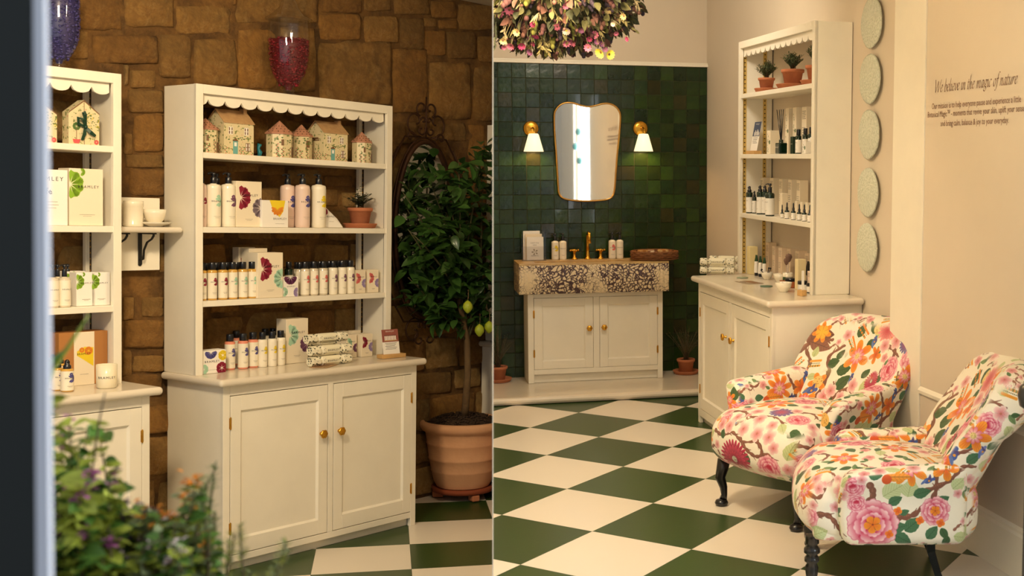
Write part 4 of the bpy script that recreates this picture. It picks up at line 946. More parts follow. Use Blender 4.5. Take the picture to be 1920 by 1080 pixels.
# ------------------------------------------------------------------ washstand against the tiles (frame ER)
ROOM[0]=RIGHT
def RZ(u,v,z): return RIGHT.atz(u,v,z)+np.array([0,0,.0009])
def RC(u,y,z,ang=AH): return RIGHT.col(u,ang,y,z)+np.array([0,0,.0009])
def violamarble():
    m,nt,b=newmat('viola_marble'); N=nt.nodes.new; L=nt.links.new; tc=N('ShaderNodeTexCoord')
    n0=N('ShaderNodeTexNoise'); n0.inputs['Scale'].default_value=7; n0.inputs['Detail'].default_value=6; L(tc.outputs['Object'],n0.inputs['Vector'])
    mxv=N('ShaderNodeMix'); mxv.data_type='VECTOR'; mxv.inputs[0].default_value=.14; L(tc.outputs['Object'],mxv.inputs[4]); L(n0.outputs['Color'],mxv.inputs[5])
    v=N('ShaderNodeTexVoronoi'); v.feature='DISTANCE_TO_EDGE'; v.inputs['Scale'].default_value=46; L(mxv.outputs[1],v.inputs['Vector'])
    n1=N('ShaderNodeTexNoise'); n1.inputs['Scale'].default_value=3.2; n1.inputs['Detail'].default_value=4; L(tc.outputs['Object'],n1.inputs['Vector'])
    wd=N('ShaderNodeMapRange'); wd.inputs[1].default_value=.47; wd.inputs[2].default_value=.60; wd.inputs[3].default_value=.15; wd.inputs[4].default_value=.0; L(n1.outputs[0],wd.inputs[0])
    lt=N('ShaderNodeMath'); lt.operation='SUBTRACT'; L(wd.outputs[0],lt.inputs[0]); L(v.outputs['Distance'],lt.inputs[1])
    st=N('ShaderNodeMapRange'); st.inputs[1].default_value=-.02; st.inputs[2].default_value=.06; L(lt.outputs[0],st.inputs[0])
    mx=N('ShaderNodeMix'); mx.data_type='RGBA'; mx.inputs[6].default_value=(*lin((226,206,168)),1); mx.inputs[7].default_value=(*lin((74,50,54)),1); L(st.outputs[0],mx.inputs[0]); L(mx.outputs[2],b.inputs['Base Color']); b.inputs['Roughness'].default_value=.3
    return m
VIOLA=violamarble(); SLABTOP=mat('honey_marble',(214,180,118),.3,noise=.5,scale=14,c2=(120,84,60))
def washstand():
    x0,x1,yf,yb=.917,1.860,8.283,8.54; z0=.0512
    o=thing('washstand','white two-door washstand under the veined marble basin against the green tiles','cabinet',tuple(fr(ER,x0,yf,z0)),ER); loc=(-x0,-yf,-z0)
    P=lambda nm,m,mm=PAINT,bev=.002:obj(nm,m,mm,o,loc=loc,bev=bev)
    zt=.676
    for xa,xb in ((x0,x0+.02),(x1-.02,x1)):
        m=MB(); m.box(xa,yf+.002,z0,xb,yb,zt); P('side_panel',m)
    m=MB(); m.box(x0,yf,z0,x0+.04,yf+.022,zt); m.box(x1-.036,yf,z0,x1,yf+.022,zt); m.box(x0+.04,yf,.642,x1-.036,yf+.022,zt); m.box(x0+.04,yf,.112,x1-.036,yf+.022,.146); m.box(1.368,yf,.146,1.411,yf+.022,.642); P('face_frame',m)
    m=MB(); m.box(x0+.02,yf+.03,z0,x1-.02,yf+.045,.13); P('plinth',m)
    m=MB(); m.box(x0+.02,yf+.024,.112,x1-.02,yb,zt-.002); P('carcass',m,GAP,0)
    n=set(o.children)
    door(o,.959,1.366,.148,.640,yf,1.338,.425,.958,st=.056,rl=.055,hz=(.11,.11)); door(o,1.413,1.822,.148,.640,yf,1.441,.428,1.823,st=.056,rl=.055,hz=(.11,.11))
    for ch in o.children:
        if ch not in n: ch.location=loc
    # basin slab with a reeded front
    o=thing('marble_basin','thick cream and dark purple veined marble basin with reeded front on the washstand','basin',tuple(fr(ER,.853,8.2,.677)),ER); loc=(-.853,-8.2,-.677)
    m=MB(); N_=240; X0,X1=.853,1.886; Y0=8.2; vs=[]; zz=(.677,.682,.87,.876)
    for i in range(N_+1):
        x=X0+(X1-X0)*i/N_; d=.0035*abs(math.sin(math.pi*(x-X0)/.0295))
        for j,z in enumerate(zz): vs.append((x,Y0+.004-d+(.004 if j in (0,3) else 0),z))
    fs=[(i*4+j,(i+1)*4+j,(i+1)*4+j+1,i*4+j+1) for i in range(N_) for j in range(3)]
    m.add(vs,fs,0,True)
    yb=8.55
    m.add([(X0,Y0+.004,.677),(X0,yb,.677),(X0,yb,.88),(X0,Y0+.004,.876),(X1,Y0+.004,.677),(X1,yb,.677),(X1,yb,.88),(X1,Y0+.004,.876)],[(0,1,2,3),(4,7,6,5),(0,4,5,1)],0)
    obj('reeded_front',m,VIOLA,o,loc=loc)
    # top rim around a sunk bowl
    m=MB(); a,b,c,d=.97,1.77,8.26,8.43
    def ring(z): return
    m.box(X0,Y0+.003,.868,a,yb,.885); m.box(b,Y0+.003,.868,X1,yb,.885); m.box(a,Y0+.003,.868,b,c,.885); m.box(a,d,.868,b,yb,.885)
    obj('top_rim',m,SLABTOP,o,loc=loc,bev=.002)
    m=MB(); m.add([(a,c,.87),(b,c,.87),(b,d,.87),(a,d,.87),(a+.06,c+.05,.79),(b-.06,c+.05,.79),(b-.06,d-.03,.79),(a+.06,d-.03,.79)],[(0,1,5,4),(1,2,6,5),(2,3,7,6),(3,0,4,7),(4,5,6,7)]); obj('bowl',m,SLABTOP,o,loc=loc)
washstand()
ZB=.885
def tile_pt(u,v,y=TW): return RIGHT.ony(u,v,ER,y)
def TP(u,y,z): return RIGHT.col(u,ER,y,z)+np.array([0,0,.0009])
def tap():
    X=TP(1102,8.50,ZB); o=thing('brass_tap','tall curved brass basin tap between the two cross handles','tap',tuple(X),ER)
    m=MB(); m.lathe([(.026,0),(.027,.004),(.018,.01),(.014,.02),(.012,.06)],20); m.tube([(0,0,.03),(0,0,.10),(0,-.002,.145),(0,-.012,.175),(0,-.035,.19),(0,-.06,.184),(0,-.074,.16),(0,-.075,.12)],[.011]*7+[.010],12); m.lathe([(.013,-.075),(.013,-.06)],12,c=(0,0,0),M=Matrix.Translation((0,-.075,.19)))
    obj('spout',m,BRASS,o)
    for u,t in ((1077,'left'),(1126,'right')):
        X=TP(u,8.50,ZB); o=thing('tap_handle','%s brass cross-head tap handle on the marble basin'%t,'tap',tuple(X),ER+.3)
        m=MB(); m.lathe([(.024,0),(.025,.004),(.016,.010),(.011,.02),(.010,.05),(.014,.056),(.012,.07),(.001,.072)],20); obj('stem',m,BRASS,o)
        for k in range(2):
            m=MB(); a=k*math.pi/2; c,s=math.cos(a),math.sin(a); m.tube([(-.03*c,-.03*s,.063),(.03*c,.03*s,.063)],.0055,8); m.ball((-.031*c,-.031*s,.063),.008); m.ball((.031*c,.031*s,.063),.008); obj('cross_bar',m,BRASS,o)
tap()
for u,f,lab,t in ((1041,'yellow',IVORY,'left pump bottle with lime flower on the basin, left of the tap'),(1055.5,'none',IVORY,'plain pump bottle on the basin just left of the tap handle')):
    X=TP(u,8.50,ZB); bottle(RIGHT,X,ER,'pump',msz(RIGHT,X,13.5)/2,msz(RIGHT,X,35),f,IVORY,lab,t)
for u,f,lab,t in ((1148,'coral',IVORY,'pump bottle with coral flower on the basin, right of the tap'),(1162,'none',IVORY,'plain pump bottle on the basin beside the wicker tray')):
    X=TP(u,8.50,ZB); bottle(RIGHT,X,ER,'pump',msz(RIGHT,X,13.5)/2,msz(RIGHT,X,35),f,IVORY,lab,t)
def brochures():
    X=TP(1001,8.46,ZB); o=thing('brochure_holder','clear acrylic holder full of white leaflets at the left end of the basin','holder',tuple(X),ER)
    a=MB(); a.box(-.082,-.03,0,.082,-.028,.10); a.box(-.082,.028,0,.082,.030,.20); a.box(-.082,-.03,0,-.080,.03,.17); a.box(.080,-.03,0,.082,.03,.19); a.box(-.082,-.03,0,.082,.03,.003); obj('acrylic_shell',a,GLASS,o)
    for k in range(3):
        c=MB(); x=(-.07,-.058,-.05)[k]; c.box(x,.016-.018*k,.004,x+.115+.0*k,.022-.018*k,(.205,.185,.165)[k]); q=obj('leaflet',c,(CARDW,CARD,CARDW)[k],o)
        if k==2:
            p=MB(); S=flat((x,.016-.036,0),(1,0,0),(0,0,1),(0,-1,0)); ptext(p,S,'SILENT AND',.055,.12,.010,0,sp=1.1); ptext(p,S,'WILD',.055,.105,.010,0); petals(p,S,.055,.06,.022,5,1,w=.25); ptext(p,S,'HEARTS',.055,.03,.013,0); obj('print',p,[INK,INKL],q)
brochures()
WICK=mat('wicker',(140,88,46),.7,noise=.6,scale=90,c2=(82,48,24),bump=.6,bscale=160)
def wicker():
    X=TP(1227,8.38,ZB); o=thing('wicker_tray','round woven wicker tray holding soap bars at the right end of the basin','tray',tuple(X),ER)
    m=MB(); R=.165
    m.lathe([(R*.9,0),(R*.92,.002),(R,.02),(R*1.02,.06),(R*.97,.062),(R*.95,.02),(.001,.010)],40,rf=lambda a,z:1+.012*math.sin(26*a+z*300)); obj('basket',m,WICK,o)
    t=MB(); 
    for j in range(5): t.tube([((R*1.0+.004*math.sin(13*a+j*math.pi))*math.cos(a),(R*1.0+.004*math.sin(13*a+j*math.pi))*math.sin(a),.008+j*.012) for a in [k*2*math.pi/52 for k in range(53)]],.005,5,cap=False)
    obj('woven_band',t,WICK,o)
    for k,(x,y,a,c) in enumerate(((-.08,-.02,.3,(196,150,90)),(-.01,-.04,-.4,(120,72,40)),(.06,-.01,.2,(206,168,112)),(-.03,.06,1.2,(150,96,56)),(.06,.07,-.7,(190,140,84)))):
        s=thing('soap_bar','%s soap bar lying in the wicker tray'%('leftmost tan','dark brown front','pale right-hand','rear brown','rear tan')[k],'soap',tuple(X+np.array([x,y,.0135+.0])),ER+a); b=MB(); b.box(-.034,-.022,0,.034,.022,.045 if k%2 else .052); obj('bar',b,M_('soap_%d'%k,c,.6),s,bev=.004)
        w=MB(); w.box(-.012,-.0225,-.0005,.012,.0225,.0458 if k%2 else .0528); obj('paper_band',w,CARD if k%2 else KRAFT,s)
wicker()
# mirror
def heartmirror():
    pts=[(1039,222),(1041,208),(1050,197),(1062,192.5),(1076,193.5),(1090,198),(1103,200),(1116,198),(1130,194.5),(1142,194.5),(1153,199),(1161,209),(1163,222),(1161,250),(1157,290),(1154,330),(1152,355),(1148,368),(1138,374),(1120,376),(1095,377),(1070,375),(1055,371),(1048,362),(1046,340),(1043,290),(1040,250)]
    P=[infr(ER,tile_pt(u,v,TW-.02)) for u,v in pts]; P=[(p[0],p[2]) for p in P]
    # smooth closed outline
    Q=[]; n=len(P)
    for i in range(n):
        p0,p1,p2,p3=[np.array(P[(i+k-1)%n]) for k in range(4)]
        for t in (0,.25,.5,.75): Q.append(tuple(.5*((2*p1)+(-p0+p2)*t+(2*p0-5*p1+4*p2-p3)*t*t+(-p0+3*p1-3*p2+p3)*t**3)))
    cx,cz=np.mean([q[0] for q in Q]),np.mean([q[1] for q in Q])
    o=thing('wall_mirror','brass-framed mirror with a curved heart-like top above the basin','mirror',tuple(fr(ER,cx,TW-.02,cz)),ER)
    g=MB(); vs=[(x-cx,-.004,z-cz) for x,z in Q]+[(0,-.004,0)]; k=len(Q); g.add(vs,[(i,(i+1)%k,k) for i in range(k)]); mm,nt,b=newmat('mirror_glass'); b.inputs['Metallic'].default_value=1; b.inputs['Roughness'].default_value=.02; b.inputs['Base Color'].default_value=(.86,.86,.84,1); obj('mirror_pane',g,mm,o)
    f=MB(); f.tube([(x-cx,-.006,z-cz) for x,z in Q+Q[:1]],.0065,8,cap=False); f.prism([(x-cx,z-cz) for x,z in Q],-.003,.012,fn=lambda u,v,h:(u,h,v)); obj('frame',f,GOLD,o)
    return mm
MIRR=heartmirror()
# wall lamps
SHADE,_nt,_b=newmat('lit_glass_shade'); _b.inputs['Base Color'].default_value=(*lin((250,236,200)),1); _b.inputs['Emission Color'].default_value=(1,.84,.50,1); _b.inputs['Emission Strength'].default_value=.9; _b.inputs['Roughness'].default_value=.4
for u,ush,t in ((995.5,1000.5,'left'),(1200.5,1206.5,'right')):
    X=tile_pt(u,241,TW-.012); o=thing('wall_lamp','lit brass wall lamp with a small tapered white shade %s of the mirror'%t,'lamp',tuple(X),ER)
    m=MB(); m.lathe([(.052,0),(.053,.004),(.05,.010),(.03,.014),(.001,.016)],30,M=Matrix.Rotation(math.pi/2,4,'X')); obj('backplate',m,BRASS,o)
    m=MB(); m.tube([(0,-.012,0),(.006,-.06,.004),(.012,-.085,-.008),(.014,-.09,-.03)],.006,8); obj('arm',m,BRASS,o)
    S=tile_pt(ush,267,TW-.10)-X; c,s=math.cos(-ER),math.sin(-ER); sx=S[0]*c-S[1]*s; sy=S[0]*s+S[1]*c
    m=MB(); m.lathe([(.001,.062),(.03,.060),(.036,.052),(.068,-.062),(.066,-.063),(.034,.048),(.001,.056)],36,c=(sx,sy,S[2]),rf=lambda a,z:1+.012*math.cos(18*a)); obj('shade',m,SHADE,o)
    l=bpy.data.lights.new('bulb','POINT'); l.energy=2.6; l.color=(1,.62,.28); l.shadow_soft_size=.02; b=bpy.data.objects.new('bulb',l); COL.objects.link(b); b.parent=o; b.location=(sx,sy,S[2]-.035)
# shrubs in pots on the marble step
for u,v,ph,pw,sd,t in ((1286,699,.30,.15,3,'terracotta pot of wispy twigs on the step right of the washstand'),(934,714,.30,.12,5,'terracotta pot of wispy twigs on the step at the far left of the tiled room')):
    X=RZ(u,v+1,.051); pottedplant(RIGHT,X,.063,.10,ph,pw,'twig',t,1.5,sd,nst=44,name='potted_shrub')
# ------------------------------------------------------------------ right dresser goods (frame AH)
ZR1,ZR2,ZR3,ZRC=1.986,1.624,1.266,.892
for u,y,r,h,ph,t,sd in ((1437,2.40,.048,.078,.10,'leftmost rosemary pot on the top shelf of the right dresser',7),(1486,2.40,.062,.098,.10,'middle and largest rosemary pot on the top shelf of the right dresser',8),(1531,2.40,.058,.095,.12,'rosemary pot half hidden by the right side panel, top shelf',9)):
    X=RC(u,y,ZR1); pottedplant(RIGHT,X,r,h,ph,.062,'rosemary',t,1.5,sd,nst=64)
# top shelf saucers are part of the pots; second shelf
X=RC(1412,2.375,ZR2); cardstand(RIGHT,X,AH,.125,.185,'leaflet card with a blue photo in a pale wooden stand on the second shelf','photo',.15,4)
def botprint(p,S,w,h):
    rs=random.Random(4)
    for k in range(14): u=w*(.1+.3*rs.random()); v=h*rs.random()*.9; rule(p,S,u,u+w*.1,v,h*.03,0)
    petals(p,S,w*.75,h*.5,w*.2,5,0,w=.5); ptext(p,S,'BRAMLEY',w*.5,h*.5,w*.13,1,h=.0006,sp=1.2); return [LEAFP,INK]
def textprint(p,S,w,h):
    for k in range(5): rule(p,S,w*.1,w*(.9-.1*(k%2)),h*(.9-.04*k),h*.014,0)
    for k in range(4): rule(p,S,w*.1,w*(.8-.1*(k%2)),h*(.55-.05*k),h*.014,0)
    return [INKL]
def CR_(u,y,z,w,d,h,text,pr=botprint,m=CARD,**k): X=RC(u,y,z); return carton(RIGHT,X,AH,w,d,h,m,text,pr,**k)
CR_(1441,2.37,ZR2,.062,.06,.135,'small ivory carton with botanical sprigs beside the blue photo card')
CR_(1475,2.45,ZR2,.055,.05,.262,'tall ivory carton with green vine print behind the reed diffuser')
CR_(1489,2.45,ZR2,.055,.05,.262,'second tall ivory vine carton, right of the first on the second shelf')
CR_(1507,2.455,ZR2,.07,.05,.26,'tall tan carton with small grey text at the back of the second shelf',textprint)
CR_(1526,2.455,ZR2,.05,.05,.262,'tall tan carton partly behind the right side panel, second shelf',textprint)
CR_(1484,2.385,ZR2,.04,.045,.095,'dark green carton next to the reed diffuser',lambda p,S,w,h:(ptext(p,S,'BRAMLEY',w*.5,h*.55,w*.15,0,sp=1.1),[CARD])[1],M_('green_card',(24,48,28),.5))
def diffuser():
    X=RC(1463,2.365,ZR2); o=thing('reed_diffuser','square dark green glass diffuser with black reeds on the second shelf','diffuser',tuple(X),AH)
    m=MB(); m.box(-.034,-.02,0,.034,.03,.062); obj('bottle',m,GREENG,o,bev=.006,seg=3)
    m=MB(); m.lathe([(.013,.062),(.013,.078),(.011,.08)],14,c=(0,.005,0)); obj('neck',m,GREENG,o)
    for k,(dx,dy) in enumerate(((-.075,.0),(-.068,.012),(-.004,.0),(.004,.01))):
        m=MB(); m.tube([(0,.005,.05),(dx,.005+dy,.25)],.0024,5); obj('reed',m,BLACK,o)
    m=MB(); ptext(m,flat((-.034,-.0205,0),(1,0,0),(0,0,1),(0,-1,0)),'BRAMLEY',.034,.034,.010,0,sp=1.2); obj('print',m,[CARD],o)
diffuser()
for u,y,r,h,t in ((1497,2.385,.017,.100,'first white dark-capped bottle right of the green carton'),(1510,2.41,.017,.105,'second white dark-capped bottle on the second shelf, set back'),(1521,2.385,.017,.108,'white dark-capped bottle nearest the right side panel, second shelf')):
    X=RC(u,y,ZR2); bottle(RIGHT,X,AH,'cap',r,h,'none',GREENG,CARDW,t)
CR_(1507,2.345,ZR2,.052,.04,.062,'small white carton in front of the white bottles, second shelf',botprint,CARDW)
# third shelf
for u,y,r,h,kd,t in ((1405,2.36,.021,.128,'spray','green spray bottle at the left end of the third shelf'),(1414.5,2.38,.014,.10,'spray','slim small green bottle behind the left spray bottle'),(1425,2.375,.021,.135,'spray','green spray bottle second in the dark trio on the third shelf'),(1434,2.40,.021,.135,'spray','green spray bottle at the back of the dark trio'),(1443.5,2.36,.027,.135,'pump','wide green pump bottle in front of the cartons, third shelf')):
    X=RC(u,y,ZR3); bottle(RIGHT,X,AH,kd,r,h,'none',GREENG,CARDW,t)
for k,(u,w,h) in enumerate(((1427,.07,.215),(1446,.06,.215),(1463,.055,.213),(1480,.055,.211),(1496,.055,.209))): CR_(u,2.455,ZR3,w,.05,h,'%s tall tan carton from the left at the back of the third shelf'%ORD[k],textprint)
CR_(1398,2.43,ZR3,.05,.05,.14,'narrow yellow-cream carton beside the left post, third shelf',None)
CR_(1464,2.385,ZR3,.038,.035,.135,'slim yellow-cream carton between pump bottle and droppers, third shelf',None)
for k,(u,y,h) in enumerate(((1466.5,2.345,.032),(1475.5,2.35,.047),(1487.5,2.34,.049),(1498.5,2.35,.045),(1508,2.34,.047),(1518.5,2.335,.048))):
    X=RC(u,y,ZR3); bottle(RIGHT,X,AH,'dropper',.0135 if k else .0105,h,'none',GREENG,CARDW,'%s little dropper bottle from the left on the third shelf'%ORD[k])
for k,(u,h) in enumerate(((1492,.095),(1502,.092),(1512,.092),(1521,.09))): CR_(u,2.42,ZR3,.032,.03,h,'%s of the low pale cartons behind the dropper bottles'%ORD[k],None,CARD)
# counter of the right dresser
CR_(1403,2.36,ZRC,.06,.05,.17,'yellow-cream carton at the left post on the right counter',None,M_('butter_card',(236,218,160),.6))
def tube_(u,v,h,t):
    X=RC(u,2.375+(v-508)*.004,ZRC); ROOM[0]=RIGHT; o=thing('cream_tube',t,'tube',tuple(X),AH); r=.014
    b=MB(); n=14; vs=[]
    for j,(z,f) in enumerate(((.018,1),(.04,1),(h*.7,.8),(h,.12))):
        for k in range(n): a=2*math.pi*k/n; vs.append((r*(1+.25*(1-f))*math.cos(a),r*f*math.sin(a),z))
    b.add(vs,[(j*n+k,j*n+(k+1)%n,(j+1)*n+(k+1)%n,(j+1)*n+k) for j in range(3) for k in range(n)],0,True)
    b.m=[0]*(2*n)+[1]*n; obj('body',b,[CARDW,GREENP2],o)
    c=MB(); c.lathe([(.011,0),(.011,.018),(.013,.019)],12); obj('cap',c,BLACK,o)
GREENP2=M_('tube_green',(30,66,36),.5)
tube_(1418,508,.125,'leftmost green-tipped tube standing on the right counter'); tube_(1425.5,509,.122,'middle green-tipped tube on the right counter'); tube_(1433,510,.12,'rightmost of three green-tipped tubes on the right counter')
for k,(u,y,w,h) in enumerate(((1438,2.46,.06,.195),(1450,2.42,.05,.19),(1462,2.40,.055,.192),(1478,2.43,.055,.19),(1494,2.45,.06,.185),(1512,2.46,.06,.18))): CR_(u,y,ZRC,w,.05,h,'%s tall pinkish-tan carton from the left at the back of the right counter'%ORD[k],textprint,M_('rosy_card_%d'%k,(214,192,162),.6))
def brushpot():
    X=RC(1477,2.375,ZRC); o=thing('brush_pot','white pot with green glaze holding make-up brushes on the right counter','pot',tuple(X),AH)
    m=MB(); m.lathe([(.026,0),(.028,.003),(.029,.045)],24,0); m.lathe([(.029,.045),(.029,.068),(.026,.068),(.025,.01),(.001,.008)],24,1); obj('pot',m,[GREENP2,PORC],o)
    for k,(dx,h,br) in enumerate(((-.025,.13,.016),(.012,.155,.02),(0,.14,.01))):
        b=thing('makeup_brush','%s make-up brush with soft head in the green glazed pot'%('left','tallest right-hand','small middle')[k],'brush',tuple(X+np.array([0,0,.012])),AH); q=MB(); q.tube([(dx*.2,0,0),(dx,.0,h*.75)],.0028,6); obj('handle',q,M_('brush_handle',(190,170,150),.4),b)
        q=MB(); q.lathe([(.004,h*.74),(br*.6,h*.80),(br,h*.93),(br*.8,h*1.02),(.001,h*1.06)],12,c=(dx,0,0)); obj('bristles',q,M_('bristle',(120,92,78),.9),b)
brushpot()
CR_(1493,2.33,ZRC,.05,.045,.165,'tall butter-cream carton in front of the brushes on the right counter',None,M_('butter_card2',(232,214,166),.6))
CR_(1516,2.335,ZRC,.04,.04,.115,'small blush carton near the right side panel on the counter',textprint,M_('blush_card',(230,206,184),.6))
def paddle(u,v,h,tilt,t,kind):
    X=RC(u,2.39,ZRC); o=thing(kind,t,'brush',tuple(X),AH); M=Matrix.Rotation(tilt,4,'Y')
    m=MB(); m.tube([(0,0,0),(0,0,h*.5)],.003,6,M=M); m.prism([(-.018,h*.5),(.018,h*.5),(.021,h*.75),(.016,h*.98),(-.01,h),(-.02,h*.8)],-.005,.005,fn=lambda a,b,c:(a,c,b),M=M); obj('head',m,BLACK,o)
paddle(1499,520,.155,.05,'black bath brush standing behind the butter-cream carton','bath_brush'); paddle(1512,528,.155,.2,'black comb leaning near the right side panel','comb')
def bowl(u,v,r,h,t,fill):
    X=RZ(u,v,ZRC); o=thing('porcelain_bowl',t,'bowl',tuple(X),AH); m=MB(); m.lathe([(r*.5,0),(r*.52,.003),(r*.85,h*.45),(r,h),(r*.95,h),(r*.78,h*.45),(r*.4,.006),(.001,.005)],28); obj('bowl',m,PORC,o)
    return X
X=bowl(1438,524,.036,.042,'small white bowl holding dark scoops, left of the three bowls on the right counter',1)
for k in range(3):
    s=thing('black_scoop','%s little black scoop in the left bowl'%('left','middle','right')[k],'scoop',tuple(X+np.array([0,0,.012])),AH+k*2.1); q=MB(); q.tube([(0,0,0),(.03+.004*k,0,.055-.006*k)],.0028,5); q.ball((.031,0,.056-.006*k),.006); obj('handle',q,BLACK,s)
bowl(1463,529,.042,.048,'middle white bowl, plain and behind the front one on the right counter',1)
X=bowl(1469,547,.046,.05,'front white bowl with pale pieces on the right counter',1)
for k in range(5):
    s=thing('bath_salt_lump','%s pale lump heaped in the front bowl'%ORD[k],'salt',tuple(X+np.array([.014*math.cos(k*1.3),.014*math.sin(k*1.3),.0395])),k); q=MB(); q.ball((0,0,.0065),.008,0,6,4,.8); obj('lump',q,CARDW,s)
def copperbox():
    X=RC(1468,2.30,ZRC); o=thing('copper_tray','small copper-brown tray behind the bowls on the right counter','tray',tuple(X),AH); m=MB(); m.box(-.055,0,0,.055,.05,.004); m.box(-.055,0,0,.055,.004,.034); m.box(-.055,.046,0,.055,.05,.034); m.box(-.055,0,0,-.051,.05,.034); m.box(.051,0,0,.055,.05,.034); obj('tray',m,M_('copper_brown',(176,98,56),.4),o)
copperbox()
for k,(u,v,r) in enumerate(((1483,539,.031),(1507,545,.032),(1523,549,.030))):
    X=RZ(u,v,ZRC); o=thing('cream_jar','%s cream jar with black lid from the left on the right counter'%ORD[k],'jar',tuple(X),AH); m=MB(); m.lathe([(r*.95,0),(r,.003),(r,.034)],26); obj('jar',m,CARDW,o); m=MB(); m.lathe([(r*1.0,.034),(r*1.06,.0345),(r*1.06,.05),(r*.98,.052),(.001,.052)],26); obj('lid',m,BLACK,o); m=MB(); m.lathe([(r*1.005,.0),(r*1.005,.005)],26); obj('base_ring',m,BLACK,o)
def block():
    X=RZ(1499,555,ZRC); o=thing('wooden_card_block','small wooden block holding a slim card at the front of the right counter','sign',tuple(X),AH+.2); m=MB(); m.box(-.024,0,0,.024,.03,.03); obj('block',m,WOODL,o,bev=.002); m=MB(); m.box(.0,.012,.028,.003,.026,.13); obj('card',m,CARDW,o)
block()
def flatthing(u,v,w,d,t,m,a=0): X=RZ(u,v,ZRC); leaflet(RIGHT,X,AH+a,w,d,t,m)
flatthing(1405,530,.16,.10,'grey-brown leaflet lying on the right counter',M_('taupe_leaflet',(170,150,124),.5),.15)
for k,(u,v,t) in enumerate(((1392,521.5,'pale green round coaster near the crackers on the right counter'),(1437,537.5,'dark green round coaster at the counter front'))):
    X=RZ(u,v,ZRC); o=thing('coaster',t,'coaster',tuple(X),0); m=MB(); m.lathe([(.034,0),(.035,.001),(.034,.004),(.001,.004)],24); obj('disc',m,M_('coaster_%d'%k,((150,160,130),(90,116,92))[k],.4),o)
X=RZ(1345,516,ZRC)
A_=AH+0.0
for k,(u,v,dz,t) in enumerate(((1345,514,0,'lower front leafy cracker on the left end of the right counter'),(1345,514,.0505,'upper front leafy cracker on the left end of the right counter'),(1362,509,0,'lower rear leafy cracker behind the front pair'),(1362,509,.0505,'upper rear leafy cracker behind the front pair'))):
    X=RZ(u,v,ZRC); cracker(RIGHT,(X[0],X[1],ZRC+.0009+dz),-.14,.21,.05,t)
# ------------------------------------------------------------------ round relief discs on the alcove wall
DISC=mat('pale_relief_plaster',(186,192,166),.45,noise=.9,scale=90,c2=(238,238,220),bump=1.0,bscale=95,coat=.3)
for k,(u,v) in enumerate(((1632,43),(1629,148),(1627,252),(1625,361),(1623,464))):
    X=RIGHT.ony(u,v,AH,SW-.028); o=thing('wall_disc','%s pale green textured disc from the top on the wall beside the dresser'%ORD[k],'disc',tuple(X),AH); m=MB(); rs=random.Random(k)
    ph=rs.random()*6; m.lathe([(.001,-.001),(.06,-.002),(.115,0),(.124,.004),(.120,.010),(.03,.012),(.028,.026),(.001,.026)],48,M=Matrix.Rotation(-math.pi/2,4,'X'),rf=lambda a,z:1+.012*math.sin(5*a+ph)+.008*math.sin(17*a+ph)); obj('disc',m,DISC,o)
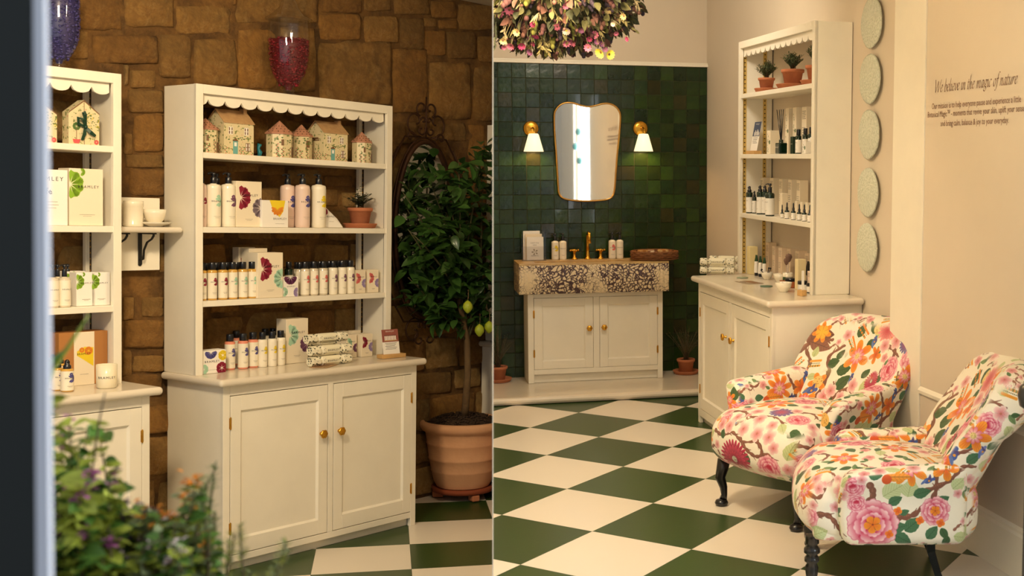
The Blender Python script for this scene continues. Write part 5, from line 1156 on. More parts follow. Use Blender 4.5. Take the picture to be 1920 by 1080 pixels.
# ------------------------------------------------------------------ lettering on the side wall
LET=mat('brown_lettering',(112,72,48),.6)
def nibtext(s):
    X=.40; G={
    'W':(.78,[[(.02,.68),(.06,.66),(.20,.0),(.42,.62),(.50,.0),(.78,.70)]]),
    'e':(.30,[[(.05,.2),(.18,.24),(.24,.32),(.19,.40),(.11,.37),(.04,.24),(.04,.1),(.10,.01),(.2,.03),(.28,.12)]]),
    'b':(.34,[[(.10,.72),(.05,.08),(.12,.0),(.24,.07),(.29,.24),(.24,.38),(.15,.36),(.06,.22)]]),
    'l':(.17,[[(.08,.72),(.03,.08),(.07,.0),(.15,.07)]]),
    'i':(.18,[[(.0,.32),(.07,.39),(.04,.08),(.08,.0),(.16,.08)],[(.085,.55),(.095,.56)]]),
    'v':(.30,[[(.0,.34),(.06,.39),(.10,.02),(.2,.1),(.27,.26),(.25,.39)]]),
    'n':(.36,[[(.0,.32),(.07,.39),(.03,.0)],[(.05,.18),(.16,.36),(.23,.38),(.24,.3),(.21,.06),(.26,.0),(.34,.08)]]),
    't':(.20,[[(.09,.54),(.04,.08),(.08,.0),(.17,.07)],[(.0,.38),(.18,.39)]]),
    'h':(.35,[[(.09,.72),(.02,.0)],[(.04,.16),(.15,.36),(.22,.38),(.23,.3),(.20,.06),(.25,.0),(.33,.08)]]),
    'm':(.54,[[(.0,.32),(.07,.39),(.03,.0)],[(.05,.18),(.15,.37),(.21,.37),(.2,.2),(.18,.0)],[(.2,.18),(.31,.37),(.39,.38),(.40,.3),(.37,.06),(.42,.0),(.52,.08)]]),
    'a':(.34,[[(.25,.34),(.17,.40),(.07,.3),(.03,.12),(.09,.0),(.18,.09),(.25,.3)],[(.27,.39),(.22,.06),(.27,.0),(.33,.07)]]),
    'g':(.34,[[(.24,.36),(.14,.40),(.05,.28),(.09,.15),(.19,.16),(.25,.28),(.22,.38),(.33,.38)],[(.10,.15),(.05,.08),(.2,.02),(.24,-.1),(.12,-.2),(.0,-.14),(.06,-.03),(.14,.02)]]),
    'c':(.28,[[(.25,.34),(.18,.40),(.07,.3),(.03,.12),(.10,.0),(.2,.04),(.26,.11)]]),
    'o':(.32,[[(.17,.40),(.06,.3),(.03,.12),(.11,.0),(.23,.1),(.27,.28),(.17,.40)]]),
    'f':(.22,[[(.32,.68),(.24,.72),(.16,.6),(.08,.0),(.02,-.2),(-.08,-.2)],[(.02,.38),(.24,.39)]]),
    'u':(.36,[[(.0,.32),(.07,.39),(.05,.08),(.10,.0),(.2,.08),(.27,.26)],[(.29,.39),(.24,.06),(.28,.0),(.35,.08)]]),
    'r':(.26,[[(.0,.32),(.07,.39),(.03,.0)],[(.05,.18),(.15,.36),(.24,.38),(.24,.32)]]),
    '.':(.16,[[(.05,.02),(.065,.03)]]),' ':(.2,[])}
    x=0; out=[]; nib=(.030*math.cos(.7),.030*math.sin(.7))
    for ch in s:
        adv,st=G[ch]
        for pl in st:
            P=[np.array(p) for p in pl]; Q=[]
            if len(P)>2:
                for i in range(len(P)-1):
                    p0=P[max(i-1,0)];p1=P[i];p2=P[i+1];p3=P[min(i+2,len(P)-1)]
                    for t in (0,.25,.5,.75): Q.append(.5*((2*p1)+(-p0+p2)*t+(2*p0-5*p1+4*p2-p3)*t*t+(-p0+3*p1-3*p2+p3)*t**3))
                Q.append(P[-1])
            else: Q=P
            for i in range(len(Q)-1):
                d=Q[i+1]-Q[i]; L_=np.hypot(*d)
                if L_<1e-6: continue
                nn=np.array([-d[1],d[0]])/L_*.009
                def qd(a,b,ox,oy): out.append([(a[0]+ox+x,a[1]+oy),(b[0]+ox+x,b[1]+oy),(b[0]-ox+x,b[1]-oy),(a[0]-ox+x,a[1]-oy)])
                qd(Q[i],Q[i+1],nib[0],nib[1]); qd(Q[i]-d*.1,Q[i+1]+d*.1,nn[0],nn[1])
        x+=adv
    return out,x
def lettering():
    xs=[infr(AH,RIGHT.ony(u,v,AH,MW))for u,v in ((1752,172),(1910.6,155.6),(1747,203),(1914,186),(1737,219),(1764,236),(1892,225.5))]
    y=MW-.0012
    o=thing('wall_lettering','brown lettering on the cream side wall beginning We believe in the magic of nature','lettering',tuple(fr(AH,xs[0][0],y,1.8)),AH)
    q,W=nibtext('We believe in the magic of nature.'); sx=(xs[1][0]-xs[0][0])/W; sy=.074; z0=xs[0][2]-1.8-.004
    m=MB()
    for k,p in enumerate(q): m.add([((a+.22*b)*sx,-.0001*(k%3),z0+b*sy) for a,b in p],[(0,1,2,3)])
    obj('headline',m,LET,o)
    cx=(xs[5][0]+xs[6][0])/2-xs[0][0]
    for z,s,wd in ((xs[2][2],'Our mission is to help everyone pause and experience a little',xs[3][0]-xs[2][0]),((xs[4][2]),'Botanical Magic\u2122 - moments that revive your skin, uplift your senses',.80),(xs[5][2]+.002,'and bring calm, balance & joy to your everyday.',xs[6][0]-xs[5][0])):
        vs,fs=textmesh(s,2,0,'CENTER',1.0); w0=max(v[0] for v in vs)-min(v[0] for v in vs); m=MB(); sxx=wd/w0; m.add([(cx+a*sxx,0,z-1.8-.004+b*.036) for a,b in vs],fs); obj('text_line',m,LET,o)
lettering()
# ------------------------------------------------------------------ printed floral linen: three repeats drawn here with numpy
class Cloth:
    def __init__(s,n=1100,w=1.1,x0=-.15,z0=.1,seed=1):
        s.n=n; s.w=w; s.x0=x0; s.z0=z0; s.rs=np.random.RandomState(seed)
        s.a=np.ones((n,n,3),np.float32)*np.array([240,232,212],np.float32)/255
        s.a+= (s.rs.rand(n,n,1)-.5)*.02
    def win(s,x,z,r):
        k=s.n/s.w; cx=(x-s.x0)*k; cy=(z-s.z0)*k; R=r*k
        i0,i1=max(0,int(cx-R-2)),min(s.n,int(cx+R+3)); j0,j1=max(0,int(cy-R-2)),min(s.n,int(cy+R+3))
        if i0>=i1 or j0>=j1: return None
        X,Y=np.meshgrid((np.arange(i0,i1)-cx)/k,(np.arange(j0,j1)-cy)/k); return (slice(j0,j1),slice(i0,i1)),X,Y,1/k
    def put(s,sl,m,c):
        m=np.clip(m,0,1)[...,None]; c=np.asarray(c,np.float32)/255 if not isinstance(c,np.ndarray) or c.ndim<3 else c
        s.a[sl]=s.a[sl]*(1-m)+c*m
    def flower(s,x,z,r,n,cin,cout,rot=0,pt=.6,dark=.25,deep=.42,sy=1):
        w=s.win(x,z,r*1.15)
        if not w: return
        sl,X,Y,e=w; Y=Y/sy; rho=np.hypot(X,Y)/r; th=np.arctan2(Y,X)+rot; ph=np.abs(np.cos(n*th/2)); edge=(1-deep)+deep*ph**pt
        m=(edge-rho)/(e/r*1.4)+.5; t=np.clip(rho/edge,0,1)[...,None]**1.2; c=(np.array(cin)*(1-t)+np.array(cout)*t)/255
        c=c*(1-dark*(1-np.clip(ph*3,0,1))[...,None]); v=np.abs(np.sin(th*n*3.5))[...,None]; c=c*(1-.10*(v>.93))
        s.put(sl,m,c.astype(np.float32))
    def disc(s,x,z,r,c,sy=1,dots=None):
        w=s.win(x,z,r*1.1)
        if not w: return
        sl,X,Y,e=w; rho=np.hypot(X,Y/sy); s.put(sl,(r-rho)/e/1.4+.5,c)
        if dots:
            for _ in range(14): a=s.rs.rand()*6.28; q=r*s.rs.rand()**.5*.9; s.disc(x+q*np.cos(a),z+q*np.sin(a),r*.10,dots)
    def peony(s,x,z,r,core=None,red=(188,30,64)):
        rs=s.rs
        for ring,(rr,k,sz) in enumerate(((.62,9,.42),(.42,7,.36),(.2,5,.32))):
            for q in range(k):
                a=q*6.283/k+ring*.5+rs.rand()*.3; s.scal(x+rr*r*np.cos(a),z+rr*r*np.sin(a),sz*r,a,red)
        s.scal(x,z,.3*r,rs.rand()*6,red)
        if core: s.flower(x,z,r*.34,5,(226,110,20),(240,150,40),rs.rand(),.5,.3,.35); s.disc(x,z,r*.04,(150,60,20))
    def scal(s,x,z,r,a,red):
        w=s.win(x,z,r*1.2)
        if not w: return
        sl,X,Y,e=w; rho=np.hypot(X,Y)/r; th=np.arctan2(Y,X)-a; edge=.86+.12*np.abs(np.cos(th*4)); m=(edge-rho)/(e/r*1.4)+.5
        u=(X*np.cos(a)+Y*np.sin(a))/r; t=np.clip((u+.30)/1.25,0,1)[...,None]; c=np.array(red)*(1-t)+np.array([250,226,222])*t
        rim=(np.clip((rho-edge+.13)/.1,0,1)*(u>0))[...,None]; c=c*(1-rim)+np.array([214,120,140])*rim; s.put(sl,m,(c/255).astype(np.float32))
    def leaf(s,x,z,L,a,c,wd=.38,vein=None,lob=0):
        w=s.win(x,z,L*.62)
        if not w: return
        sl,X,Y,e=w; u=(X*np.cos(a)+Y*np.sin(a))/L; v=(-X*np.sin(a)+Y*np.cos(a))/L
        prof=wd*np.clip(1-(2*u)**2,0,1)**.8*(1-.35*u*2)*.5; prof=prof*(1+lob*np.abs(np.sin(u*14))); m=(prof-np.abs(v))/(e/L*1.3)+.5; m=m*(np.abs(u)<.5)
        c=np.array(c,float); cc=np.ones(X.shape+(3,))*c/255; vn=vein or tuple(c*.72)
        ve=(np.abs(v)<.012)|(np.abs(((u*1.0-np.abs(v)*.9)*7)%1-.5)>.46); cc[ve]=np.array(vn)/255; s.put(sl,m,cc.astype(np.float32))
    def branch(s,pts,w0=.012,w1=.004,c=(124,78,60)):
        P=[np.array(p,float) for p in pts]; Q=[]
        for i in range(len(P)-1):
            p0=P[max(i-1,0)];p1=P[i];p2=P[i+1];p3=P[min(i+2,len(P)-1)]
            for t in np.linspace(0,1,14,endpoint=False): Q.append(.5*((2*p1)+(-p0+p2)*t+(2*p0-5*p1+4*p2-p3)*t*t+(-p0+3*p1-3*p2+p3)*t**3))
        Q.append(P[-1]); n=len(Q)
        for i,q in enumerate(Q):
            f=i/(n-1); r=(w0*(1-f)+w1*f)*.78*(1+.25*np.sin(i*.9)); s.disc(q[0],q[1],r,c); s.disc(q[0]-r*.3,q[1]+r*.3,r*.45,tuple(min(255,v*1.22) for v in c))
        for i in range(5,n-3,9):
            d=Q[i+1]-Q[i]; d=d/(np.hypot(*d)+1e-9); sgn=1 if (i//9)%2 else -1; nn=np.array([-d[1],d[0]])*sgn
            for t in np.linspace(0,1,7): p=Q[i]+(nn*.7+d)*.022*t; s.disc(p[0],p[1],w1*.6*(1-.5*t),c)
    def bud(s,x,z,r,c1=(228,150,160),c2=(250,226,220)): 
        for k in range(3): s.leaf(x,z,r*2,1.2+k*.5,c1 if k%2 else c2,.6)
    def blossom(s,x,z,r,c=(244,218,208),n=5):
        s.flower(x,z,r,n,(212,118,124),c,s.rs.rand()*3,.5,.12,.35); s.disc(x,z,r*.14,(190,110,90))
    def sprig(s,x,z,L,a,c=(226,150,40)):
        for k in range(9):
            t=k/8; px=x+L*t*np.cos(a); pz=z+L*t*np.sin(a); s.disc(px,pz,.0022,(96,92,50)); s.disc(px+.012*np.cos(a+1.3),pz+.012*np.sin(a+1.3),.0055,c); s.disc(px+.012*np.cos(a-1.3),pz+.012*np.sin(a-1.3),.005,(120,120,60) if k%2 else c)
    def bird(s,x,z,r,a=0,c=(66,92,160)):
        s.leaf(x,z,r*2,a,c,.55); s.leaf(x-r*.8*np.cos(a),z-r*.8*np.sin(a),r*1.6,a+.5,(96,120,180),.3); s.leaf(x+r*.2,z+r*.5,r*1.4,a+1.2,(84,74,130),.4); s.disc(x+r*.9*np.cos(a),z+r*.9*np.sin(a),r*.32,c); s.disc(x+r*.1,z-r*.1,r*.2,(226,150,50))
    def filler(s,n,free=.035):
        rs=s.rs; bg=np.array([240,232,212])/255
        for _ in range(n):
            x=s.x0+s.w*rs.rand(); z=s.z0+s.w*rs.rand(); w=s.win(x,z,free)
            if not w: continue
            if np.abs(s.a[w[0]]-bg).max(-1).__gt__(.12).mean()>.26: continue
            k=rs.choice([0,1,2,3,4,4,5,6]); a=rs.rand()*6.28
            if k==0: s.leaf(x,z,.06,a,(196,204,150),.6,(150,162,100),.12)
            elif k==1: s.leaf(x,z,.05,a,(64,96,56),.55)
            elif k==2: s.blossom(x,z,.028); s.bud(x+.03,z+.01,.012)
            elif k==3: s.sprig(x-.02,z,.05,a)
            elif k==4: s.branch([(x-.035,z-.01),(x-.01,z+.01),(x+.015,z-.005),(x+.035,z+.012)],.006,.0025,(140,92,72)); s.blossom(x,z+.02,.016)
            elif k==5: s.blossom(x,z,.022,(238,190,180)); s.leaf(x+.025,z-.015,.03,a,(98,128,76),.5)
            else: s.leaf(x,z,.045,a,(110,140,90),.45); s.leaf(x+.012,z+.016,.036,a+1,(64,96,56),.5)
    def image(s,name):
        im=bpy.data.images.new(name,s.n,s.n); a=np.ones((s.n,s.n,4),np.float32); a[...,:3]=np.clip(s.a,0,1); im.pixels.foreach_set(a.ravel()); im.pack(); return im
ORG=((226,96,30),(238,150,44)); 
def lily(c,x,z,r,rot=0,n=6,core=1,sy=1):
    c.flower(x,z,r,n,(214,84,24),(242,156,46),rot,.9,.35,.62,sy)
    if core: c.flower(x,z,r*.5,9,(250,220,200),(222,110,130),rot,.6,.2,.5,sy); c.disc(x,z,r*.17,(226,200,130),sy,(160,120,60))
def mum(c,x,z,r,sy=1,col=((120,14,44),(190,44,78))):
    c.flower(x,z,r,26,col[0],col[1],0,.8,.45,.3,sy); c.flower(x,z,r*.72,20,col[0],(206,66,96),.2,.8,.45,.3,sy); c.flower(x,z,r*.42,14,col[0],(196,50,80),.4,.8,.45,.35,sy); c.disc(x,z,r*.17,(200,200,180),sy,(120,110,80))
def cloth_side():
    c=Cloth(x0=-.15,z0=.1,seed=3)
    # coordinates: metres along the chair from its front, metres above the floor
    for p in (([(.135,.46),(.155,.43),(.14,.385),(.165,.36)],.016,.007),([(.20,.44),(.215,.40),(.19,.36),(.20,.30)],.015,.006),([(-.01,.30),(.05,.31),(.09,.27),(.11,.22)],.014,.006),([(.30,.31),(.36,.32),(.41,.36),(.45,.355)],.015,.006),
              ([(.42,.36),(.44,.42),(.43,.50),(.40,.56),(.42,.62)],.012,.006),([(.40,.41),(.48,.45),(.53,.50),(.58,.50)],.014,.006),([(.43,.50),(.50,.545),(.56,.57),(.62,.63)],.013,.004),([(-.08,.33),(-.04,.38),(.02,.37),(.05,.42)],.013,.005),
              ([(.18,.66),(.25,.70),(.30,.68),(.36,.73)],.012,.005),([(.08,.52),(.14,.55),(.2,.53),(.26,.57)],.01,.004),([(.52,.72),(.58,.70),(.62,.74),(.68,.72)],.012,.005),([(.55,.30),(.60,.35),(.63,.42)],.009,.004)): c.branch(*p)
    for x,z,L,a in ((.285,.415,.085,.6),(.345,.425,.075,1.4),(.02,.235,.075,.4),(.52,.44,.06,.8),(.62,.50,.06,1.1),(.07,.60,.06,.3),(.24,.78,.07,2)): c.leaf(x,z,L,a,(196,208,156),.8,(152,166,108),.1)
    for x,z,L,a in ((.39,.405,.065,.3),(.295,.375,.055,.5),(.325,.23,.07,-.5),(.36,.285,.075,.7),(.31,.275,.06,.2),(.465,.375,.055,.5),(.43,.255,.06,.9),(-.045,.235,.055,.6),(.22,.475,.05,0),(.49,.66,.06,.7),(.55,.60,.07,1.0),(.57,.535,.06,.6),(.38,.60,.07,1.0),(.33,.33,.035,.4),(.64,.58,.05,.5),(.12,.49,.045,2),(.60,.77,.06,.5)): c.leaf(x,z,L,a,(70,112,76),.62,(44,80,50),.08)
    c.peony(.215,.285,.095,1); c.peony(.14,.43,.045,0); c.peony(-.03,.295,.05,0); c.peony(.155,.365,.035,0); c.peony(.44,.335,.055,1); c.peony(.50,.78,.05,0); c.peony(.62,.66,.045,0); c.peony(.1,.72,.05,0)
    lily(c,.565,.62,.066,.2); lily(c,.34,.505,.075,.6,8); lily(c,.47,.50,.05,.1,5,0); lily(c,.42,.70,.05,.3); lily(c,.02,.475,.045,.5); lily(c,.27,.63,.05,1); lily(c,.64,.44,.04,.3)
    c.leaf(.30,.47,.10,0,(236,150,50),.35); c.disc(.26,.46,.018,(206,84,30))
    c.bird(.50,.545,.026,1.2); c.bird(.41,.455,.02,.3); c.bird(.11,.47,.018,.1); c.bird(.60,.56,.02,1,(120,130,190)); c.bird(.30,.74,.02)
    for x,z,a in ((.44,.58,1.2),(.40,.64,.6),(.53,.68,1.5),(.46,.62,2)): c.sprig(x,z,.07,a)
    for x,z,r in ((.10,.395,.028),(.05,.43,.026),(.02,.40,.022),(.17,.46,.022),(.08,.34,.022),(.56,.45,.024),(.66,.70,.03),(.52,.40,.02),(-.06,.42,.03),(.0,.34,.02)): c.blossom(x,z,r)
    for x,z in ((.305,.335),(.275,.25),(.385,.30),(.46,.29)): c.flower(x,z,.016,4,(226,90,20),(244,140,50),.3,.5,.2,.4)
    c.filler(1100); return c.image('floral_side')
def cloth_front():
    c=Cloth(x0=-.55,z0=.1,seed=7)
    for p in (([(-.22,.37),(-.15,.36),(-.08,.385),(.0,.36),(.08,.375)],.010,.006),([(-.02,.37),(.03,.33),(.09,.31),(.15,.33),(.2,.30)],.012,.006),([(.08,.38),(.12,.34),(.11,.27),(.16,.24)],.012,.005),([(-.26,.28),(-.21,.30),(-.17,.27)],.010,.005),
              ([(-.28,.50),(-.24,.60),(-.30,.68),(-.25,.76)],.012,.006),([(-.14,.46),(-.12,.56),(-.16,.64),(-.10,.70)],.016,.007),([(-.05,.47),(.02,.52),(.10,.50),(.15,.56)],.014,.006),([(.20,.62),(.24,.70),(.22,.76),(.28,.80)],.016,.006),([(.15,.74),(.22,.72),(.28,.70)],.012,.005),([(-.36,.62),(-.28,.70),(-.18,.72)],.02,.01),([(.30,.5),(.34,.56),(.32,.64)],.010,.005),([(-.08,.42),(-.04,.48),(-.07,.54)],.01,.005)): c.branch(*p)
    c.leaf(-.26,.735,.16,.1,(120,76,58),.55); c.leaf(-.23,.69,.12,-.2,(134,86,66),.5)
    for x,z,L,a in ((-.12,.62,.07,.4),(-.04,.60,.08,.3),(-.10,.66,.05,1.2),(-.02,.545,.085,.9),(.06,.80,.09,-.2),(-.03,.78,.07,1.4),(.06,.73,.06,.4),(.12,.70,.05,2.0),(.21,.60,.05,1.2),(-.30,.50,.07,1.8),(-.06,.45,.05,1),(-.23,.25,.07,2.2),(-.19,.23,.06,1.9),(-.15,.37,.05,2),(.24,.44,.07,1.2),(.03,.29,.06,2),(.33,.46,.05,0),(.10,.60,.05,1)): c.leaf(x,z,L,a,(66,92,50),.62,(40,64,34),.08)
    for x,z,L,a in ((.14,.55,.10,.7),(-.20,.55,.05,.2),(.26,.36,.09,1.3),(-.24,.66,.05,1.6),(-.25,.35,.06,.5),(.08,.775,.05,1.5),(.02,.235,.06,.2),(.42,.3,.07,1)): c.leaf(x,z,L,a,(190,198,140),.6,(140,150,90),.1)
    mum(c,-.055,.27,.105,.85); mum(c,.16,.575,.045); c.peony(.155,.265,.062,0); c.peony(.25,.64,.058,0); c.peony(-.30,.42,.05,0); c.peony(.3,.24,.05,0); c.peony(.35,.70,.05,0); c.peony(-.42,.32,.06,0)
    lily(c,.005,.665,.075,.3,6); lily(c,-.25,.75,.052,.2,7); c.flower(-.25,.75,.035,6,(250,190,60),(246,170,60),0,.5,.2,.3); lily(c,-.20,.44,.06,.5,6); lily(c,.17,.80,.07,1,7); lily(c,.11,.685,.042,.1,5,0); lily(c,-.16,.525,.05,.4,5,0); lily(c,-.32,.47,.04,.2); lily(c,-.27,.32,.035,0,5,0); lily(c,.36,.42,.05,.2); lily(c,-.4,.6,.05,.2); lily(c,.42,.55,.05,.2)
    c.disc(-.16,.53,.028,(228,190,110),1,(180,130,60)); c.disc(.07,.80,.03,(232,206,140),1,(190,150,80)); c.disc(.30,.48,.03,(226,180,90),1,(180,130,60))
    c.flower(.13,.80,.06,16,(200,70,80),(240,170,160),0,.7,.3,.3)
    c.flower(.30,.765,.05,18,(190,80,110),(96,104,160),0,.7,.35,.3); c.bird(-.18,.49,.028,.2,(70,90,160)); c.bird(.07,.74,.022,1.4); c.bird(-.28,.24,.022,1); c.bird(.02,.57,.02,1.2); c.bird(-.10,.42,.016,.2)
    for x,z,a in ((-.05,.80,-.6),(-.08,.74,-.9),(-.33,.56,1),(.2,.5,.5)): c.sprig(x,z,.07,a,(228,130,40))
    for x,z,r in ((-.10,.47,.04),(-.07,.50,.035),(.05,.54,.035),(.15,.73,.034),(.22,.76,.04),(.06,.45,.04),(-.18,.40,.03),(-.12,.405,.034),(-.02,.41,.034),(.07,.405,.036),(.14,.40,.034),(.18,.36,.03),(.10,.235,.025),(-.19,.31,.024),(.28,.56,.03),(.0,.48,.03)): c.blossom(x,z,r)
    c.filler(1100); return c.image('floral_front')
def cloth_top():
    c=Cloth(x0=-.55,z0=-.25,seed=9)
    for p in (([(-.22,-.02),(-.12,.0),(-.02,-.03),(.08,.01),(.18,-.02)],.012,.006),([(.1,.1),(.16,.16),(.22,.14)],.012,.006),([(-.2,.3),(-.1,.34),(0,.3),(.1,.36)],.012,.005)): c.branch(*p)
    lily(c,-.08,.16,.09,.2,8); lily(c,-.24,.06,.05,.5); lily(c,.22,.22,.06,.1); lily(c,.1,.42,.06,.1); lily(c,-.3,.35,.06,.3)
    c.flower(.06,.07,.055,14,(200,80,110),(104,110,170),0,.7,.35,.3); c.peony(.18,.06,.055,0); c.peony(-.18,-.06,.04,0); c.peony(.0,.28,.06,0); c.peony(.3,.4,.05,0)
    for x,z,L,a in ((-.16,.2,.07,2.4),(.02,.18,.06,.3),(-.2,.12,.06,1),(-.05,.24,.05,1.5),(.13,.25,.06,.4),(.25,-.02,.06,.4)): c.leaf(x,z,L,a,(70,100,56),.6,(44,70,36),.08)
    for x,z,r in ((-.12,.04,.035),(-.04,.02,.034),(.03,-.03,.035),(.12,-.04,.03),(-.2,-.01,.03),(.1,.13,.03),(.0,.09,.028)): c.blossom(x,z,r)
    c.bird(-.27,.13,.02); c.filler(1100); return c.image('floral_top')
IMS=(cloth_side(),cloth_front(),cloth_top())
def linen(name,offs):
    m,nt,b=newmat(name); N=nt.nodes.new; L=nt.links.new; tc=N('ShaderNodeTexCoord'); sp=N('ShaderNodeSeparateXYZ'); L(tc.outputs['Object'],sp.inputs[0])
    nsp=N('ShaderNodeSeparateXYZ'); L(tc.outputs['Normal'],nsp.inputs[0])
    cols=[];ws=[]
    for k,(im,(ax,ay),(x0,z0)) in enumerate(zip(IMS,(('Y','Z'),('X','Z'),('X','Y')),((-.15,.1),(-.55,.1),(-.55,-.25)))):
        cb=N('ShaderNodeCombineXYZ')
        for q,(axn,o0) in enumerate(((ax,x0),(ay,z0))):
            mt=N('ShaderNodeMath'); mt.operation='MULTIPLY_ADD'; mt.inputs[1].default_value=1/1.1; mt.inputs[2].default_value=(-o0+offs[k][q])/1.1; L(sp.outputs[axn],mt.inputs[0]); L(mt.outputs[0],cb.inputs[q])
        t=N('ShaderNodeTexImage'); t.image=im; t.interpolation='Linear'; L(cb.outputs[0],t.inputs[0]); cols.append(t.outputs[0])
        p=N('ShaderNodeMath'); p.operation='ABSOLUTE'; L(nsp.outputs['XYZ'[k]],p.inputs[0]); p2=N('ShaderNodeMath'); p2.operation='POWER'; p2.inputs[1].default_value=9; L(p.outputs[0],p2.inputs[0]); ws.append(p2.outputs[0])
    s1=N('ShaderNodeMath'); s1.operation='ADD'; L(ws[0],s1.inputs[0]); L(ws[1],s1.inputs[1]); d1=N('ShaderNodeMath'); d1.operation='DIVIDE'; L(ws[1],d1.inputs[0]); L(s1.outputs[0],d1.inputs[1])
    m1=N('ShaderNodeMix'); m1.data_type='RGBA'; L(d1.outputs[0],m1.inputs[0]); L(cols[0],m1.inputs[6]); L(cols[1],m1.inputs[7])
    s2=N('ShaderNodeMath'); s2.operation='ADD'; L(s1.outputs[0],s2.inputs[0]); L(ws[2],s2.inputs[1]); d2=N('ShaderNodeMath'); d2.operation='DIVIDE'; L(ws[2],d2.inputs[0]); L(s2.outputs[0],d2.inputs[1])
    m2=N('ShaderNodeMix'); m2.data_type='RGBA'; L(d2.outputs[0],m2.inputs[0]); L(m1.outputs[2],m2.inputs[6]); L(cols[2],m2.inputs[7]); L(m2.outputs[2],b.inputs['Base Color'])
    b.inputs['Roughness'].default_value=.8; b.inputs['Sheen Weight'].default_value=.15
    wv=N('ShaderNodeTexNoise'); wv.inputs['Scale'].default_value=500; L(tc.outputs['Object'],wv.inputs['Vector']); w2=N('ShaderNodeTexNoise'); w2.inputs['Scale'].default_value=9; L(tc.outputs['Object'],w2.inputs['Vector'])
    bp=N('ShaderNodeBump'); bp.inputs['Strength'].default_value=.12; bp.inputs['Distance'].default_value=.002; L(wv.outputs[0],bp.inputs['Height']); b2=N('ShaderNodeBump'); b2.inputs['Strength'].default_value=.25; b2.inputs['Distance'].default_value=.02; L(w2.outputs[0],b2.inputs['Height']); L(bp.outputs[0],b2.inputs['Normal']); L(b2.outputs[0],b.inputs['Normal'])
    return m
# ------------------------------------------------------------------ armchairs
def soft(hx,hy,hz,r,n=(16,16,16),fn=None):
    m=MB(); idx={}; vs=[]; fs=[]
    def V(i,j,k):
        q=(i,j,k)
        if q not in idx:
            def warp(t,h):      # more samples near the edges
                s=2*t-1; return h*math.copysign(abs(s)**.75,s)
            p=[warp(i/n[0],hx),warp(j/n[1],hy),warp(k/n[2],hz)]
            c=[max(-h+r,min(h-r,v)) for v,h in zip(p,(hx,hy,hz))]; d=[a-b for a,b in zip(p,c)]; L=math.sqrt(sum(v*v for v in d))
            if L>1e-9: p=[a+v/L*r for a,v in zip(c,d)]
            idx[q]=len(vs); vs.append(tuple(fn(*p)) if fn else tuple(p))
        return idx[q]
    for a,b,c in ((0,1,2),(1,2,0),(2,0,1)):
        for e in (0,n[a]):
            for i in range(n[b]):
                for j in range(n[c]):
                    def Q(u,v): q=[0,0,0]; q[a]=e; q[b]=u; q[c]=v; return V(*q)
                    f=(Q(i,j),Q(i+1,j),Q(i+1,j+1),Q(i,j+1)); fs.append(f if e else f[::-1])
    m.add(vs,fs,0,True); return m
EBON=mat('ebonised_wood',(16,14,16),.3,coat=.4)
